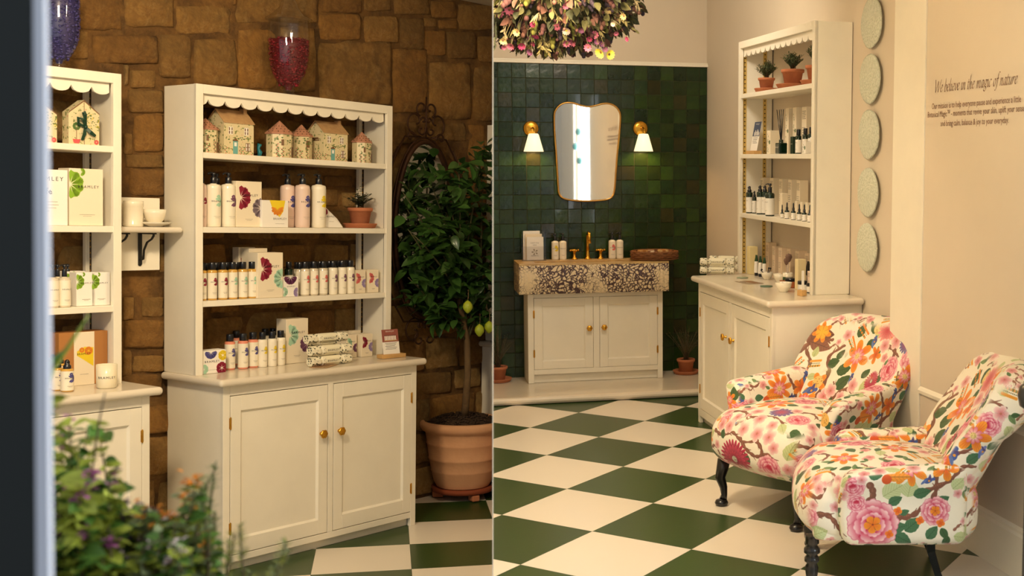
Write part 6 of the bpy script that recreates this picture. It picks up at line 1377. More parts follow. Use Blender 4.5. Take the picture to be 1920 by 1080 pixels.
def armchair(loc,rz,text,armz,legs,cloth,name='armchair',SF=.04):
    ROOM[0]=RIGHT; o=thing(name,text,'armchair',loc,rz)
    def fseat(x,y,z):
        t=(y+.32)/.64; z2=.315+z; cr=max(0,1-(x/.33)**2)*max(0,1-((y+.03)/.36)**2)
        if z>0: z2+=.055*cr*z/.12
        zz=(z+.12)/.24; fl=.035*math.sin(math.pi*min(1,max(0,zz)))*(1 if y<-.15 else 0)*min(1,(-y-.15)/.15 if y<-.15 else 0)
        wd=1-.10*max(0,(y-.0)/.32)+.02*(1-t)
        if z<-.05: yy=y+.02*(-z-.05)/.07*(1 if y<0 else 0)
        else: yy=y
        yf=-.055*(1-(x/.31)**2)*max(0,min(1,(-y)/.3))
        return (x*wd,SF+.245+yy*(1-SF/.66)-fl*.7+yf,z2)
    obj('seat',soft(.305,.335,.12,.085,(28,28,14),fseat),cloth,o)
    def fbase(x,y,z): return (x*(1-.12*(y+.3)/.6),.28+y,.245+z)
    obj('base_rail',soft(.30,.28,.045,.03,(12,12,6),fbase),cloth,o)
    hb=(armz-.2)/2
    for sx in (-1,1):
        def farm(x,y,z,sx=sx):
            t=(y+.21)/.42; zz=(z+hb)/(2*hb)
            x2=x*(1+.45*max(0,zz-.6)/.4)+.034*max(0,zz-.55)/.45*(1-.3*t)
            return (sx*(.298-.035*t+x2),.335+y-(.02*math.sin(math.pi*min(1,zz*1.0)))*(1-t),.2+(z+hb)*(1-.05*(1-t)*max(0,zz-.5)*2+.06*t))
        mm=soft(.045,.225,hb,.040,(8,22,16),farm)
        if sx<0: mm.f=[f[::-1] for f in mm.f]
        obj('arm',mm,cloth,o)
        # welt along the side panel
        w=MB(); w.tube([(sx*(.347-.035*t),.335-.215+.43*t,.2+2*hb*(.86+.05*t)) for t in (.02,.15,.3,.5,.7,.85,.98)],.0035,6); obj('piping',w,cloth,o)
    def fback(x,y,z):
        zt=(z+.33)/.66; w=1
        if zt>.62: s=(zt-.62)/.38; w=(1-(s*.93)**3.4)**.40*1.03
        else: w=.90+.16*zt/.62*1.0 if zt<.62 else 1
        w*= (.90+.10*min(1,zt/.62)) if zt>=.62 else 1
        if zt>=.62: w*=1.06/1.0
        lean=.47*(zt**1.25)*.66
        roll=.05*math.sin(math.pi*max(0,min(1,(zt-.6)/.4)))*(1 if y>0 else .2)
        wing=-.09*min(1,abs(x)/.30)**2.6*(1-.45*zt)
        th=1+.5*math.sin(math.pi*min(1,zt))*.55
        but=0
        if y<0:
            for bx,bz in ((-.12,.60),(0,.56),(.12,.60),(-.06,.68),(.07,.68)):
                d2=(x-bx)**2+((.185+(z+.33)*.99)-bz)**2; but+=.016*math.exp(-d2/.0009)
        return (x*w,.475+y*th+lean+roll+wing+but,.185+(z+.33)*1.0)
    obj('backrest',soft(.322,.066,.33,.060,(40,10,44),fback),cloth,o)
    for k,(sx,y) in enumerate(((-1,0),(1,0),(-1,.44),(1,.44))):
        m=MB(); x=sx*(.247 if y==0 else .18)
        if y>0:
            m.tube([(x,y,.215),(x*.98,y+.005,.14),(x*1.0,y+.03,.06),(x*1.03,y+.055,.0)],[.024,.021,.018,.016],4,smooth=False)
            obj('leg',m,EBON,o); continue
        if legs=='turned':
            m.lathe([(.026,.215),(.026,.185),(.018,.18),(.030,.165),(.030,.15),(.019,.142),(.028,.13),(.028,.118),(.018,.11),(.026,.095),(.020,.05),(.014,.035),(.02,.03),(.02,.02),(.012,.012)][::-1],20,c=(x,y,0)); obj('leg',m,EBON,o)
            c=MB(); c.lathe([(.011,-.008),(.013,-.006),(.013,.006),(.011,.008)],14,M=Matrix.Translation((x,y+.006,.0135))@Matrix.Rotation(math.pi/2,4,'Y')); obj('castor',c,EBON,o)
        else:
            m.tube([(x,y,.215),(x*1.02,y-.006,.17),(x*1.04,y-.014,.13),(x*1.0,y-.002,.085),(x*.99,y,.05),(x*1.0,y-.004,.03)],[.030,.028,.024,.018,.0145,.018],10); m.lathe([(.012,0),(.027,.004),(.032,.014),(.026,.026),(.012,.032)],16,c=(x*1.01,y-.012,.0)); obj('leg',m,EBON,o)
    return o
armchair((.167,5.309,0),math.atan2(-.761,.648),'flower-patterned armchair with curved black legs in front of the right dresser',.575,'cabriole',linen('floral_linen_far',((0,0),(0,0),(0,0))))
armchair((.345,4.62,0),-math.radians(93),'nearest flower-patterned armchair seen from its side, turned black front leg',.495,'turned',linen('floral_linen_near',((.0,0),(.12,.04),(.1,.1))),SF=.063)
# ------------------------------------------------------------------ wrought iron mirror on the stone wall
IRON=mat('rusty_iron',(72,44,24),.55,metal=.5,noise=.5,scale=30,c2=(40,26,16))
def spiral(c,r0,r1,a0,a1,n=26): 
    return [(c[0]+(r0+(r1-r0)*t)*math.cos(a0+(a1-a0)*t),c[1]+(r0+(r1-r0)*t)*math.sin(a0+(a1-a0)*t)) for t in [i/(n-1) for i in range(n)]]
def ironmirror():
    ROOM[0]=LEFT; Y=5.11
    X=LEFT.ony(794,430,AL,Y); o=thing('ornate_mirror','tall oval mirror in a rusty scrolled iron frame behind the lemon tree','mirror',tuple(X),AL)
    rx,rz=.205,.475; N_=60
    E_=[(math.cos(2*math.pi*i/N_),math.sin(2*math.pi*i/N_)) for i in range(N_+1)]
    g=MB(); g.add([(x*rx,-.012,z*rz) for x,z in E_[:-1]]+[(0,-.012,0)],[(i,(i+1)%N_,N_) for i in range(N_)]); obj('mirror_pane',g,bpy.data.materials['mirror_glass'],o)
    f=MB(); f.tube([(x*(rx+.008),-.012,z*(rz+.008)) for x,z in E_],.014,8,cap=False); f.tube([(x*(rx+.03),-.008,z*(rz+.032)) for x,z in E_],.006,6,cap=False); f.prism([(x*rx,z*rz) for x,z in E_[:-1]],-.010,.012,fn=lambda u,v,h:(u,h,v)); obj('oval_frame',f,IRON,o)
    def scrolls(lst,nm,rad=.0055):
        for L_ in lst:
            m=MB(); m.tube([(x,-.014,z) for x,z in L_],rad,6); obj(nm,m,IRON,o)
    top=[]
    for s in (-1,1):
        c=lambda x,z:(s*x,z)
        def sp(cx,cz,r0,r1,a0,a1): return [(s*x,z) for x,z in spiral((cx,cz),r0,r1,a0,a1)]
        top+=[sp(.075,rz+.115,.075,.012,-1.6,4.2),sp(.030,rz+.19,.045,.008,-1.2,4.6),sp(.035,rz+.07,.032,.006,2.6,8.4),sp(.11,rz+.03,.035,.006,3.4,-2.4),
              sp(.02,rz+.125,.02,.004,0,5.6),[(s*.04,rz+.035),(s*.15,rz+.03),(s*.21,rz-.06),(s*.255,rz-.17),(s*.29,rz-.26),(s*.285,rz-.34),(s*.245,rz-.36)],[(s*.2,rz-.03),(s*.25,rz-.11),(s*.275,rz-.20),(s*.245,rz-.22)]]
    top.append([(0,rz+.03),(0,rz+.12),(0,rz+.255)]); scrolls(top,'crest_scroll')
    bot=[]
    for s in (-1,1):
        def sp(cx,cz,r0,r1,a0,a1): return [(s*x,z) for x,z in spiral((cx,cz),r0,r1,a0,a1)]
        bot+=[sp(.075,-rz-.09,.075,.012,1.6,-4.2),sp(.035,-rz-.135,.04,.006,1.2,-4.6),sp(.03,-rz-.06,.03,.006,-2.6,-8.4),[(s*.04,-rz-.035),(s*.15,-rz-.03),(s*.21,-rz+.06),(s*.26,-rz+.17),(s*.245,-rz+.24)]]
    scrolls(bot,'base_scroll')
ironmirror()
# ------------------------------------------------------------------ lemon tree in a ringed terracotta pot
LEMLEAF=mat('lemon_leaf',(48,80,30),.35,noise=.35,scale=25,c2=(78,108,46),rnd=.3,coat=.15); BARK=mat('bark',(112,88,56),.9,noise=.5,scale=30,c2=(84,62,38),bump=.5)
LEMON=mat('lemon',(180,186,44),.4,noise=.5,scale=8,c2=(104,140,40),bump=.3,bscale=220)
def leafshape(L,W,curl=.18):
    vs=[];n=5
    for i in range(n+1):
        t=i/n; w=W*math.sin(math.pi*t**.8)**.8*.5 if 0<t<1 else 0; z=-curl*L*t*t; vs+= [(-w,t*L,z+w*.35),(0,t*L,z),(w,t*L,z+w*.35)]
    fs=[]
    for i in range(n):
        a=3*i; fs+=[(a,a+1,a+4,a+3),(a+1,a+2,a+5,a+4)]
    return vs,fs
def orient(P,d,roll):
    d=Vector(d).normalized(); q=d.to_track_quat('Y','Z'); return Matrix.Translation(P)@q.to_matrix().to_4x4()@Matrix.Rotation(roll,4,'Y')
def lemontree():
    ROOM[0]=LEFT; rs=random.Random(21)
    base=LZ(868,932,0); base=(base[0],base[1],.0)
    o=thing('terracotta_planter','big ringed terracotta pot on small feet holding the lemon tree','pot',(base[0],base[1],.006),AL)
    for k in range(3):
        a=-1.9+k*2.1; m=MB(); m.box(-.022,-.03,0,.022,.03,.034); obj('foot',m,TERRA,o,loc=(.14*math.cos(a),.14*math.sin(a),0),rz=a+1.57,bev=.006)
    PT=mat('pale_terracotta',(220,166,122),.85,noise=.4,scale=7,c2=(196,136,94),bump=.15,bscale=50)
    m=MB(); m.lathe([(.155,0),(.17,.004),(.178,.03),(.15,.03),(.001,.028)],40); obj('saucer',m,M_('dark_terracotta',(140,66,34),.8),o,loc=(0,0,.034))
    m=MB(); m.lathe([(.148,.028),(.165,.06),(.178,.115),(.181,.12),(.180,.126),(.192,.185),(.197,.19),(.194,.197),(.204,.27),(.208,.277),(.206,.282),(.212,.335),(.218,.345),(.232,.352),(.244,.368),(.246,.39),(.238,.402),(.225,.405),(.215,.395),(.205,.33),(.15,.32),(.001,.32)],48); obj('pot',m,PT,o,loc=(0,0,.04))
    m=MB(); nn=26
    vs=[];fs=[]
    for j in range(nn):
        for i in range(nn):
            x,y=(i/(nn-1)*2-1),(j/(nn-1)*2-1); r=math.hypot(x,y); 
            vs.append((x*.205,y*.205,.385+.05*max(0,1-r*r)+.008*mnoise.noise((x*8,y*8,2))))
    for j in range(nn-1):
        for i in range(nn-1):
            if max(math.hypot((a/(nn-1)*2-1),(b/(nn-1)*2-1)) for a,b in ((i,j),(i+1,j),(i+1,j+1),(i,j+1)))<=1.03: k=j*nn+i; fs.append((k,k+1,k+nn+1,k+nn))
    m.add(vs,fs,0,True); 
    obj('soil',m,SOIL,o,loc=(0,0,.04))
    ch=MB()
    for k in range(500):
        a=rs.random()*6.283; r=.2*rs.random()**.5; ch.ball((r*math.cos(a),r*math.sin(a),.392+.05*(1-(r/.205)**2)),rs.uniform(.004,.009),0,5,3,.6)
    obj('bark_chips',ch,SOIL,o,loc=(0,0,.04),kind='stuff')
    # tree
    bx,by=base[0],base[1]
    t=thing('lemon_tree','dark leafy lemon tree with a few green-yellow lemons in the big terracotta pot','tree',(bx,by,.45),0)
    def W(u,v,b): p=LEFT.ony(u,v,AL,b); return Vector((p[0]-bx,p[1]-by,p[2]-.45))
    B0=4.92
    trunk=[Vector((0,0,-.02)),W(873,760,B0),W(877,700,B0),W(876,640,B0),W(868,600,B0),W(860,560,B0)]
    m=MB(); m.tube(trunk,[.022,.020,.019,.018,.016,.012],8); obj('trunk',m,BARK,t)
    ends=[]
    br=MB(); tip=[]
    spec=[(775,440),(765,520),(755,360),(790,300),(800,420),(830,330),(850,440),(835,520),(880,380),(905,330),(915,440),(905,520),(890,570),(810,575),(840,600),(860,300),(765,430),(905,285),(820,480),(762,390),(770,490)]
    for (u,v) in spec:
        b=B0+rs.uniform(-.16,.16); e=W(u,v,b); s=trunk[rs.choice((3,4,5))]; mid=s.lerp(e,.5)+Vector((rs.uniform(-.04,.04),rs.uniform(-.04,.04),rs.uniform(-.02,.05)))
        br.tube([s,s.lerp(mid,.6)+Vector((0,0,.01)),mid,mid.lerp(e,.6)+Vector((0,0,.01)),e],[.008,.006,.005,.004,.002],5); ends.append((s,mid,e))
    obj('branches',br,M_('green_bark',(74,70,38),.8),t)
    meshes=[]
    for L,Wd,c in ((.10,.054,.2),(.085,.046,.3),(.11,.056,.1),(.07,.042,.15)):
        a=MB(); a.add(*leafshape(L,Wd,c),0,True); me=a.mesh('leaf'); me.materials.append(LEMLEAF); meshes.append((L,Wd,c,me))
    st=MB(); n=0; lv=[]
    def place(P,d):
        lv.append((P,d))
    for s,mid,e in ends:
        for k in range(62):
            f=rs.random()**.6; P=(mid.lerp(e,f)) if rs.random()<.75 else s.lerp(mid,.4+.6*rs.random())
            P=P+Vector((rs.gauss(0,.045),rs.gauss(0,.045),rs.gauss(0,.045))); d=Vector((rs.gauss(0,1),rs.gauss(0,1)-.3,rs.gauss(-.05,.55)))
            place(P,d)
    # keep what the photo shows nearest the viewer as single leaves
    eye=Vector((-bx,-by,EYE-.45)); lv.sort(key=lambda q:(q[0]-eye).length)
    for P,d in lv:
        u,v=LEFT.px((P[0]+bx,P[1]+by,P[2]+.45))
        bq=infr(AL,(P[0]+bx,P[1]+by,0))
        if u>930 or u<742 or v>612 or bq[1]>5.03 or (bq[0]<4.42 and bq[1]>4.66): continue
        if rs.random()<.12 and v<330: pass
        M=orient(P,d,rs.uniform(-.7,.7)); L,Wd,c,me=rs.choice(meshes)
        if n<295:
            l=bpy.data.objects.new('leaf',me); COL.objects.link(l); l.parent=t; l.matrix_basis=M; n+=1
        else: st.add(*leafshape(L,Wd,c),0,True,M)
    obj('foliage',st,LEMLEAF,t,kind='stuff')
    for k,(u,v,tt) in enumerate(((877,575,'highest lemon, hanging below the leaves'),(899,619,'lower lemon beside the shaded dresser counter'),(917,613,'lemon nearest the room partition'))):
        q=W(u,v,4.70 if k==0 else 4.76); m=MB(); m.lathe([(.001,-.036),(.006,-.034),(.014,-.026),(.024,-.012),(.026,.0),(.023,.014),(.013,.026),(.005,.032),(.001,.034)],18); 
        l=thing('lemon',tt,'lemon',(q[0]+bx,q[1]+by,q[2]+.45),0); obj('fruit',m,LEMON,l); s=MB(); s.tube([(0,0,.032),(.003,.0,.05),(.0,.01,.09)],.0018,5); obj('stalk',s,BARK,l)
lemontree()
# ------------------------------------------------------------------ cloud of dried flowers hanging from the ceiling of the tiled room
def flowercloud():
    ROOM[0]=RIGHT; rs=random.Random(31)
    c=RIGHT.ray(1040,-40); D=5.3; c=c/np.linalg.norm(c)*D+np.array([0,0,EYE]); cx,cy,cz=c
    o=thing('dried_flower_cloud','hanging cloud of dried flowers, seed heads and grasses above the tiled corner','flowers',(cx,cy,cz),0)
    pal=[((78,74,36),'olive'),((108,96,54),'straw'),((74,40,36),'wine'),((112,110,42),'lime'),((98,62,48),'russet'),((56,42,52),'dusk'),((116,102,72),'oat'),((56,58,34),'moss')]
    PM=[M_('dried_'+n,cc,.85,noise=.4,scale=60) for cc,n in pal]
    PK=[M_('flower_pink',(150,76,96),.8),M_('flower_magenta',(132,36,72),.8),M_('flower_white',(190,166,150),.8),M_('flower_yellow',(226,206,70),.8),M_('flower_cream',(160,138,88),.8),M_('flower_plum',(88,44,72),.8)]
    m=MB(); RX,RY,RZ_=.37,.37,.30
    def dirn():
        while True:
            d=Vector((rs.gauss(0,1),rs.gauss(0,1),rs.gauss(-.25,1)))
            if d.length>.3: return d.normalized()
    def surf(d,f=1): return Vector((d.x*RX*f,d.y*RY*f,d.z*RZ_*f))
    def hang(d,k=.5): return (d+Vector((0,0,-k))).normalized()
    m.lathe([(.001,-.22),(.16,-.18),(.26,-.08),(.28,.05),(.2,.16),(.001,.2)],20,7)
    for k in range(2300):
        d=dirn(); f=rs.uniform(.72,1.02); P=surf(d,f); q=hang(d,.7*rs.random()); t=rs.random()
        if t<.42: # leaves
            L,W=rs.uniform(.03,.06),rs.uniform(.018,.036); vs,fs=leafshape(L,W,.2); m.add(vs,fs,rs.choice((0,7,4,0,7)),True,orient(P,q,rs.uniform(-2,2)))
        elif t<.62: # grass sprays
            mt=rs.choice((1,6,0,1)); 
            for j in range(5):
                e=P+(q+Vector((rs.gauss(0,.3),rs.gauss(0,.3),rs.gauss(0,.3)))).normalized()*rs.uniform(.025,.055); m.tube([P,P.lerp(e,.5),e],[.0018,.0042,.0016],4,mt)
        elif t<.85: # seed heads and catkins
            mt=rs.choice((3,2,4,2,5,5)); r=rs.uniform(.008,.015)
            for j in range(3): m.ball(tuple(P+q*(r*1.3*j)),r*(1-.15*j),mt,6,5,1.2)
        else:
            e=P+q*rs.uniform(.02,.05); m.tube([P,P.lerp(e,.5)+Vector((rs.gauss(0,.008),rs.gauss(0,.008),0)),e],.001,4,1); m.ball(tuple(e),rs.uniform(.006,.012),rs.choice((2,4,5)),6,5)
    obj('dried_mass',m,PM,o,kind='stuff')
    # separate blooms
    def bloom(P,q,r,mi,n=10,nm='bloom'):
        b=MB(); M=orient(P,q,0)@Matrix.Rotation(-math.pi/2,4,'X')
        for j in range(n):
            a=j*6.283/n; vs,fs=leafshape(r,r*.62,-.25); b.add(vs,fs,0,True,M@Matrix.Rotation(a,4,'Z')@Matrix.Rotation(.25,4,'X'))
        b.ball((0,0,0),r*.3,1,8,5,.6,M); obj(nm,b,[PK[mi],PK[3] if mi==2 else PM[4]],o)
    cpos=lambda u,v,dd:(lambda r:Vector(r/np.linalg.norm(r)*dd+np.array([0,0,EYE])-c))(RIGHT.ray(u,v))
    spec=[(1062,57,2,.020),(1075,78,0,.022),(1103,89,0,.020),(1062,80,0,.02),(1127,98,3,.026),(1142,102,3,.024),(1177,73,1,.013),(1155,62,0,.013),(978,85,1,.02),(958,85,0,.02),(945,88,0,.014),(943,76,4,.018),(1115,65,0,.02),(1105,72,1,.016),(1128,82,5,.016),(1120,78,5,.015),(1135,92,5,.014),(1045,50,0,.018),(935,25,0,.022),(955,18,0,.024),(970,60,4,.02),(993,68,5,.016),(1000,82,1,.012),(995,97,5,.018),(1090,55,5,.018),(1150,45,2,.012),(1000,45,1,.016),(1090,15,4,.016),(1020,30,4,.02),(1140,18,4,.02),(1060,10,0,.018),(1170,30,4,.018),(1100,35,4,.016)]
    for k,(u,v,mi,r) in enumerate(spec):
        P=cpos(u,v,D-.18-.10*rs.random()); d=Vector((rs.gauss(0,.4),-1,rs.uniform(-.9,-.2))).normalized(); bloom(P,d,r,mi,n=12 if mi in(2,3) else 9)
        up=Vector((P.x*.55,P.y*.4,-.08)); s=MB(); s.tube([P,P.lerp(up,.4)+Vector((0,0,.02)),up],.0012,4); obj('stem',s,PM[1],o)
    for k in range(40):
        d=dirn(); P=surf(d,1.03); bloom(P,hang(d,.3),rs.uniform(.012,.02),rs.choice((0,1,2,4,5,5,4)))
    # drooping sprays
    for k,(u0,v0,u1,v1,mi) in enumerate(((1150,30,1190,56,0),(1140,20,1172,40,1),(1010,60,1028,98,1),(1022,55,1012,96,1),(950,30,945,78,6),(1190,0,1196,14,6),(930,40,928,84,7),(1085,30,1088,62,3),(1070,40,1074,66,3),(1060,10,1062,45,3))):
        P=cpos(u0,v0,D-.2); e=cpos(u1,v1,D-.22); b=MB()
        b.tube([P,P.lerp(e,.5),e],[.003,.002,.001],4)
        for j in range(12):
            t=(j+1)/12; q=P.lerp(e,t); b.add(*leafshape(.026,.010,.2),0,True,orient(q,(e-P).normalized()+Vector((rs.gauss(0,.5),rs.gauss(0,.5),rs.gauss(0,.3))),rs.random()*3))
        obj('drooping_spray',b,PM[mi],o)
    s=MB(); s.tube([(0,0,.1),(0,0,3.0-cz)],.003,6); obj('hanging_cord',s,M_('cord_string',(120,110,90),.8),o)
flowercloud()
# ------------------------------------------------------------------ front of shop behind the viewer (seen in the mirrors)
ROOM[0]=RIGHT
slab('wall_front',.9,-1.5,-.1,4.6,-1.35,3.0,WALLP,0,'cream wall of the shop front behind the viewer')
def drops():
    for k,(x,z) in enumerate(((-1.8,1.92),(-1.45,1.74),(-1.9,1.56))):
        o=thing('glass_bauble','%s teal glass ball hanging in the shop window'%('highest','middle','lowest')[k],'ornament',tuple(fr(AH,x,MW-.03,z)),AH)
        m=MB(); m.ball((0,0,0),.05,0,20,14); obj('ball',m,M_('teal_glass_%d'%k,(70,120,116),.1,coat=1),o)
        m=MB(); m.tube([(0,0,.05),(0,0,2.9-z)],.0012,4); obj('thread',m,INKL,o)
drops()
# ------------------------------------------------------------------ foreground: door frame at the left edge and flowers outside the doorway
ROOM[0]=LEFT
def P_at(u,v,dd): r=LEFT.ray(u,v); return Vector(r)*dd+EYEV
def post(name,ut0,ub0,ut1,ub1,dd,th,m,label,kind=None,cat=None):
    def line(ut,ub,d):
        a=P_at(ut,0,d); b=P_at(ub,1080,d); t=lambda z:a+(b-a)*((z-a.z)/(b.z-a.z)); return t(2.7),t(0.004)
    q=[line(ut0,ub0,dd),line(ut1,ub1,dd)]; back=Vector(LEFT.ray(500,500)).normalized(); back.z=0; back=back*th
    vs=[]
    for z in (1,0):
        vs+=[q[0][z],q[1][z],q[1][z]+back,q[0][z]+back]
    mb=MB(); mb.add([tuple(v) for v in vs],[(0,1,2,3),(7,6,5,4),(0,4,5,1),(1,5,6,2),(2,6,7,3),(3,7,4,0)])
    return obj(name,mb,m,kind=kind,label=label,cat=cat)
post('door_frame',-260,-250,60,66,.90,.05,mat('dark_green_gloss',(6,18,18),.6),'dark green painted door frame at the left edge','structure')
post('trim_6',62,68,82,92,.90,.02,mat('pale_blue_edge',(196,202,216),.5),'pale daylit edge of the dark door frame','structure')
FG=[mat('foreground_leaf_olive',(150,158,52),.55,noise=.3,scale=40,rnd=.2),mat('foreground_leaf_green',(86,124,46),.5,noise=.3,scale=40,rnd=.2),mat('foreground_leaf_lime',(176,186,70),.55,noise=.3,scale=40),mat('foreground_grey_green',(130,140,96),.7)]
PET=[M_('petal_mauve',(176,92,150),.7),M_('petal_purple',(74,48,84),.7),M_('petal_white',(222,200,196),.7),M_('petal_orange',(226,138,40),.7)]
def herb(label,stems,dd,kind,seed,mats,flower=None,name='flowering_herb',base=None,L=(.018,.03),dens=1.0,fr_=.35,mixm=None):
    rs=random.Random(seed); u0=sum(s[0] for s in stems)/len(stems); B=P_at(base or u0,1150,dd); B.z=.96
    o=thing(name,label,'plant',tuple(B),0); st=MB(); lf=MB(); fl=MB()
    for (u,v) in stems:
        e=P_at(u,v,dd+rs.uniform(-.10,.10))-B; s=Vector((e.x*.55+rs.gauss(0,.01),e.y*.55+rs.gauss(0,.01),0)); mid=s.lerp(e,.55)+Vector((rs.gauss(0,.008),rs.gauss(0,.01),0))
        pts=[s,s.lerp(mid,.5)+Vector((0,0,.01)),mid,mid.lerp(e,.5)+Vector((rs.gauss(0,.004),0,.004)),e]; st.tube(pts,[.0022,.002,.0017,.0013,.0008],5)
        n=int(44*dens*(e.z)/.3)
        for k in range(n):
            t=.12+.88*k/n; f=t*4; i=min(3,int(f)); P=pts[i].lerp(pts[i+1],f-i); a=rs.random()*6.283
            if kind=='broad': l=rs.uniform(*L); d=Vector((math.cos(a),math.sin(a),rs.uniform(-.2,.6))); lf.add(*leafshape(l,l*.7,.2),rs.randrange(len(mats)),True,orient(P,d,rs.uniform(-.8,.8)))
            else:
                for _ in range(3): a=rs.random()*6.283; l=rs.uniform(*L); d=Vector((math.cos(a),math.sin(a),rs.uniform(.2,1.2))); lf.add(*leafshape(l,l*.22,.1),rs.randrange(len(mats)),True,orient(P,d,0))
        if flower is not None and rs.random()<fr_:
            for k in range(9):
                a=rs.random()*6.283; fl.add(*leafshape(.010,.007,.1),0,True,orient(e+Vector((rs.gauss(0,.003),rs.gauss(0,.003),rs.gauss(0,.006))),Vector((math.cos(a),math.sin(a),rs.uniform(-.3,.8))),0))
    obj('stems',st,STEM,o); obj('foliage',lf,mats,o,kind='stuff')
    if flower is not None and fl.v: obj('blossoms',fl,flower,o,kind='stuff')
    return o
rs_=random.Random(77)
def sc(n,x0,x1,y0,y1): return [(rs_.uniform(x0,x1),rs_.uniform(y0,y1)) for _ in range(n)]
herb('foreground basil-like herb with mauve flowers rising beside the door frame',[(95,745),(130,790),(165,800),(182,790),(110,820),(150,850),(98,860),(170,885),(125,900),(100,930),(140,940)],1.55,'broad',1,FG[:3],PET[0],L=(.018,.034),dens=.9)
herb('foreground lime green leafy clump low beside the door frame',sc(40,90,210,900,1060),1.5,'broad',2,[FG[2],FG[0],FG[1]],PET[0],L=(.018,.034),dens=1.2)
herb('foreground dark purple-flowered herb in the middle of the clump',[(215,895),(200,930),(190,960),(232,950),(255,955),(245,965),(180,900),(225,985)]+sc(26,180,290,950,1050),1.6,'broad',3,[FG[1],FG[0]],PET[1],L=(.016,.028),dens=1.0,fr_=.7)
herb('foreground white-flowered bushy herb at the bottom edge',sc(40,190,350,975,1060),1.55,'broad',4,[FG[0],FG[1],FG[3]],PET[2],L=(.014,.026),dens=1.3,fr_=.4)
herb('foreground tangled green herb with orange blooms right of the clump',[(352,905),(345,930),(362,950),(385,975),(370,900),(270,960),(300,975)]+sc(34,270,400,945,1055),1.6,'broad',5,[FG[1],FG[3],FG[0]],PET[3],L=(.015,.026),dens=1.2,fr_=.5)
herb('foreground grey-green lavender-like wisp leaning to the upper right',[(402,872),(392,895),(375,910),(385,925),(365,935),(402,960)],1.6,'fine',6,[FG[3],FG[1]],None,L=(.008,.014),dens=2.0,base=350)
herb('foreground fine wisps reaching right along the bottom edge',[(448,985),(440,1000),(428,1010),(538,1015),(545,1030),(530,1040),(505,1068),(470,1072),(410,1010),(400,1040),(388,1060)],1.6,'fine',7,[FG[3],FG[0]],None,L=(.008,.015),dens=1.6,base=400)
def tallstem():
    B=P_at(100,1150,1.5); B.z=.96; o=thing('tall_stem','thin tall foreground stem with one large blurred leaf by the door frame','plant',tuple(B),0)
    p=lambda u,v:P_at(u,v,1.45)-B
    m=MB(); m.tube([Vector((0,0,0)),p(88,800),p(84,740),p(100,690),(p(128,650)),p(150,615),p(166,590)],[.003,.003,.003,.003,.0028,.002,.001],6); obj('stem',m,FG[0],o)
    for (u,v,d,L) in ((84,705,(.3,0,.5),.045),(92,690,(-.2,0,-.6),.04),(150,615,(.5,0,.5),.015)):
        l=MB(); l.add(*leafshape(L,L*.6,.2),0,True,orient(p(u,v),d,.4)); obj('leaf',l,FG[1],o)
    B2=P_at(180,1150,1.5); B2.z=.96; o=thing('thin_stem','hair-thin foreground stem bending over the left dresser door','plant',tuple(B2),0); q=lambda u,v:P_at(u,v,1.5)-B2
    m=MB(); m.tube([Vector((0,0,0)),q(168,920),q(176,860),q(186,790),q(197,735)],[.0018,.0016,.0014,.0012,.0008],5); obj('stem',m,STEM,o); l=MB()
    for u,v in ((172,800),(160,830),(165,850)): l.add(*leafshape(.022,.015,.2),0,True,orient(q(u,v),(1,0,.3),.3))
    obj('foliage',l,FG[0],o)
tallstem()
def trough():
    a=P_at(60,1150,1.55); b=P_at(470,1150,1.6); c=(a+b)/2; ang=math.atan2(b.y-a.y,b.x-a.x); L=(b-a).length/2+.04
    o=thing('planter_trough','weathered wooden trough on legs below the foreground flowers','planter',(c.x,c.y,0.004),ang)
    m=MB(); 
    for s in (-1,1): m.box(-L,s*.13-.01,.74,L,s*.13+.01,.93); m.box(s*L-.01,-.13,.74,s*L+.01,.13,.93)
    m.box(-L,-.13,.74,L,.13,.76); obj('trough',m,mat('grey_wood',(110,96,78),.8,noise=.4,scale=10),o)
    m=MB(); m.box(-L+.012,-.118,.76,L-.012,.118,.915); obj('soil',m,SOIL,o)
    for sx in (-1,1):
        for sy in (-1,1):
            m=MB(); m.box(sx*(L-.03)-.02,sy*.09-.02,0,sx*(L-.03)+.02,sy*.09+.02,.74); obj('leg',m,bpy.data.materials['grey_wood'],o)
trough()

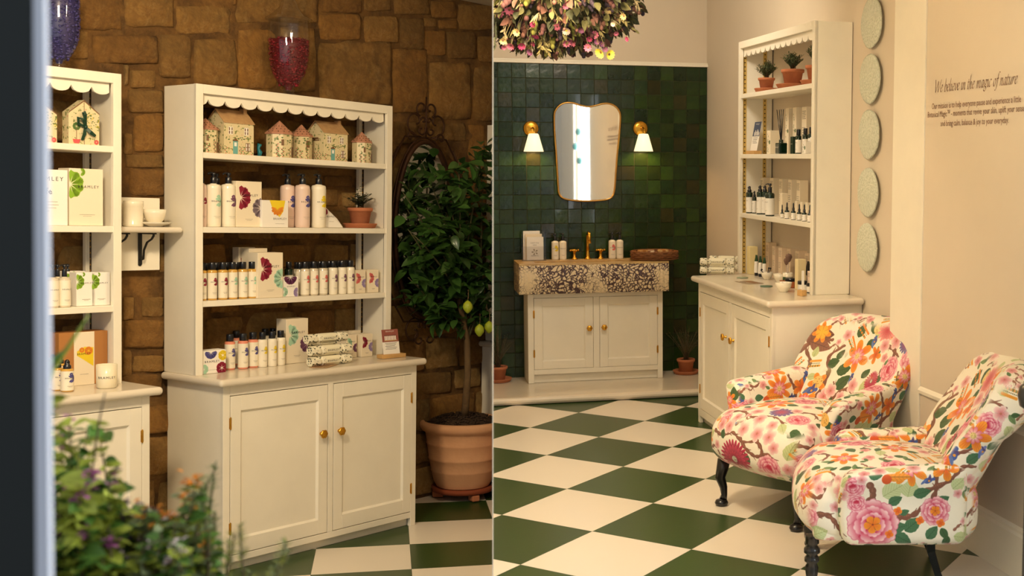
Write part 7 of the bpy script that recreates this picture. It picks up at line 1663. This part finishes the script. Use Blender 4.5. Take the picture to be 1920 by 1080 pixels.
def stand():
    ROOM[0]=RIGHT; r=RIGHT.ray(1932,738); P=r*(3.4/r[1])*1.0+np.array([0,0,EYE]); o=thing('black_post','black round-topped metal post cut by the right edge beside the near armchair','post',(P[0],P[1],.004),0); h=P[2]-.004
    m=MB(); m.lathe([(.09,0),(.092,.006),(.03,.014),(.010,.02),(.010,h-.04)],24); obj('pole',m,EBON,o); m=MB(); m.lathe([(.010,h-.05),(.030,h-.035),(.036,h-.005),(.030,h+.02),(.014,h+.034),(.001,h+.037)],24); obj('knob',m,EBON,o)
stand()
# ------------------------------------------------------------------ put the right room in its place, trim what would pass through the partition
def finish():
    bpy.context.view_layer.update()
    for o,rm in TOPS:
        if rm is RIGHT: o.matrix_world=MR@o.matrix_basis
    bpy.context.view_layer.update()
    rooms={}
    def walk(o,rm):
        rooms[o.name]=(o,rm)
        for c in o.children: walk(c,rm)
    for o,rm in TOPS: walk(o,rm)
    drop=[]
    for o,rm in list(rooms.values()):
        if o.type!='MESH' or o.name.startswith('wall_partition'): continue
        n=PN*rm.side                                   # pointing to the side that is kept
        ds=[(o.matrix_world@Vector(c)-EYEV).dot(n) for c in o.bound_box]
        fwd=[(o.matrix_world@Vector(c)-EYEV).dot(_f) for c in o.bound_box]
        if min(ds)>.0011 or max(fwd)<2.5: continue
        mw=o.matrix_world; me=o.data
        d=[(mw@v.co-EYEV).dot(n) for v in me.vertices]
        if min(d)>.0011: continue
        if max(d)<.0011:
            if not o.children: drop.append(o)
            else: o.data=bpy.data.meshes.new('empty')
            continue
        me=me.copy(); o.data=me
        inv=mw.inverted(); co=inv@(EYEV+n*.0013); no=(mw.to_3x3().transposed()@n).normalized()
        bm=bmesh.new(); bm.from_mesh(me)
        r=bmesh.ops.bisect_plane(bm,geom=bm.verts[:]+bm.edges[:]+bm.faces[:],plane_co=co,plane_no=no,clear_inner=True)
        if len(bm.faces)<4000: 
            ed=[e for e in r['geom_cut'] if isinstance(e,bmesh.types.BMEdge)]
            try: bmesh.ops.holes_fill(bm,edges=ed,sides=0)
            except Exception: pass
        bm.to_mesh(me); bm.free()
    for o in drop: bpy.data.objects.remove(o)
finish()
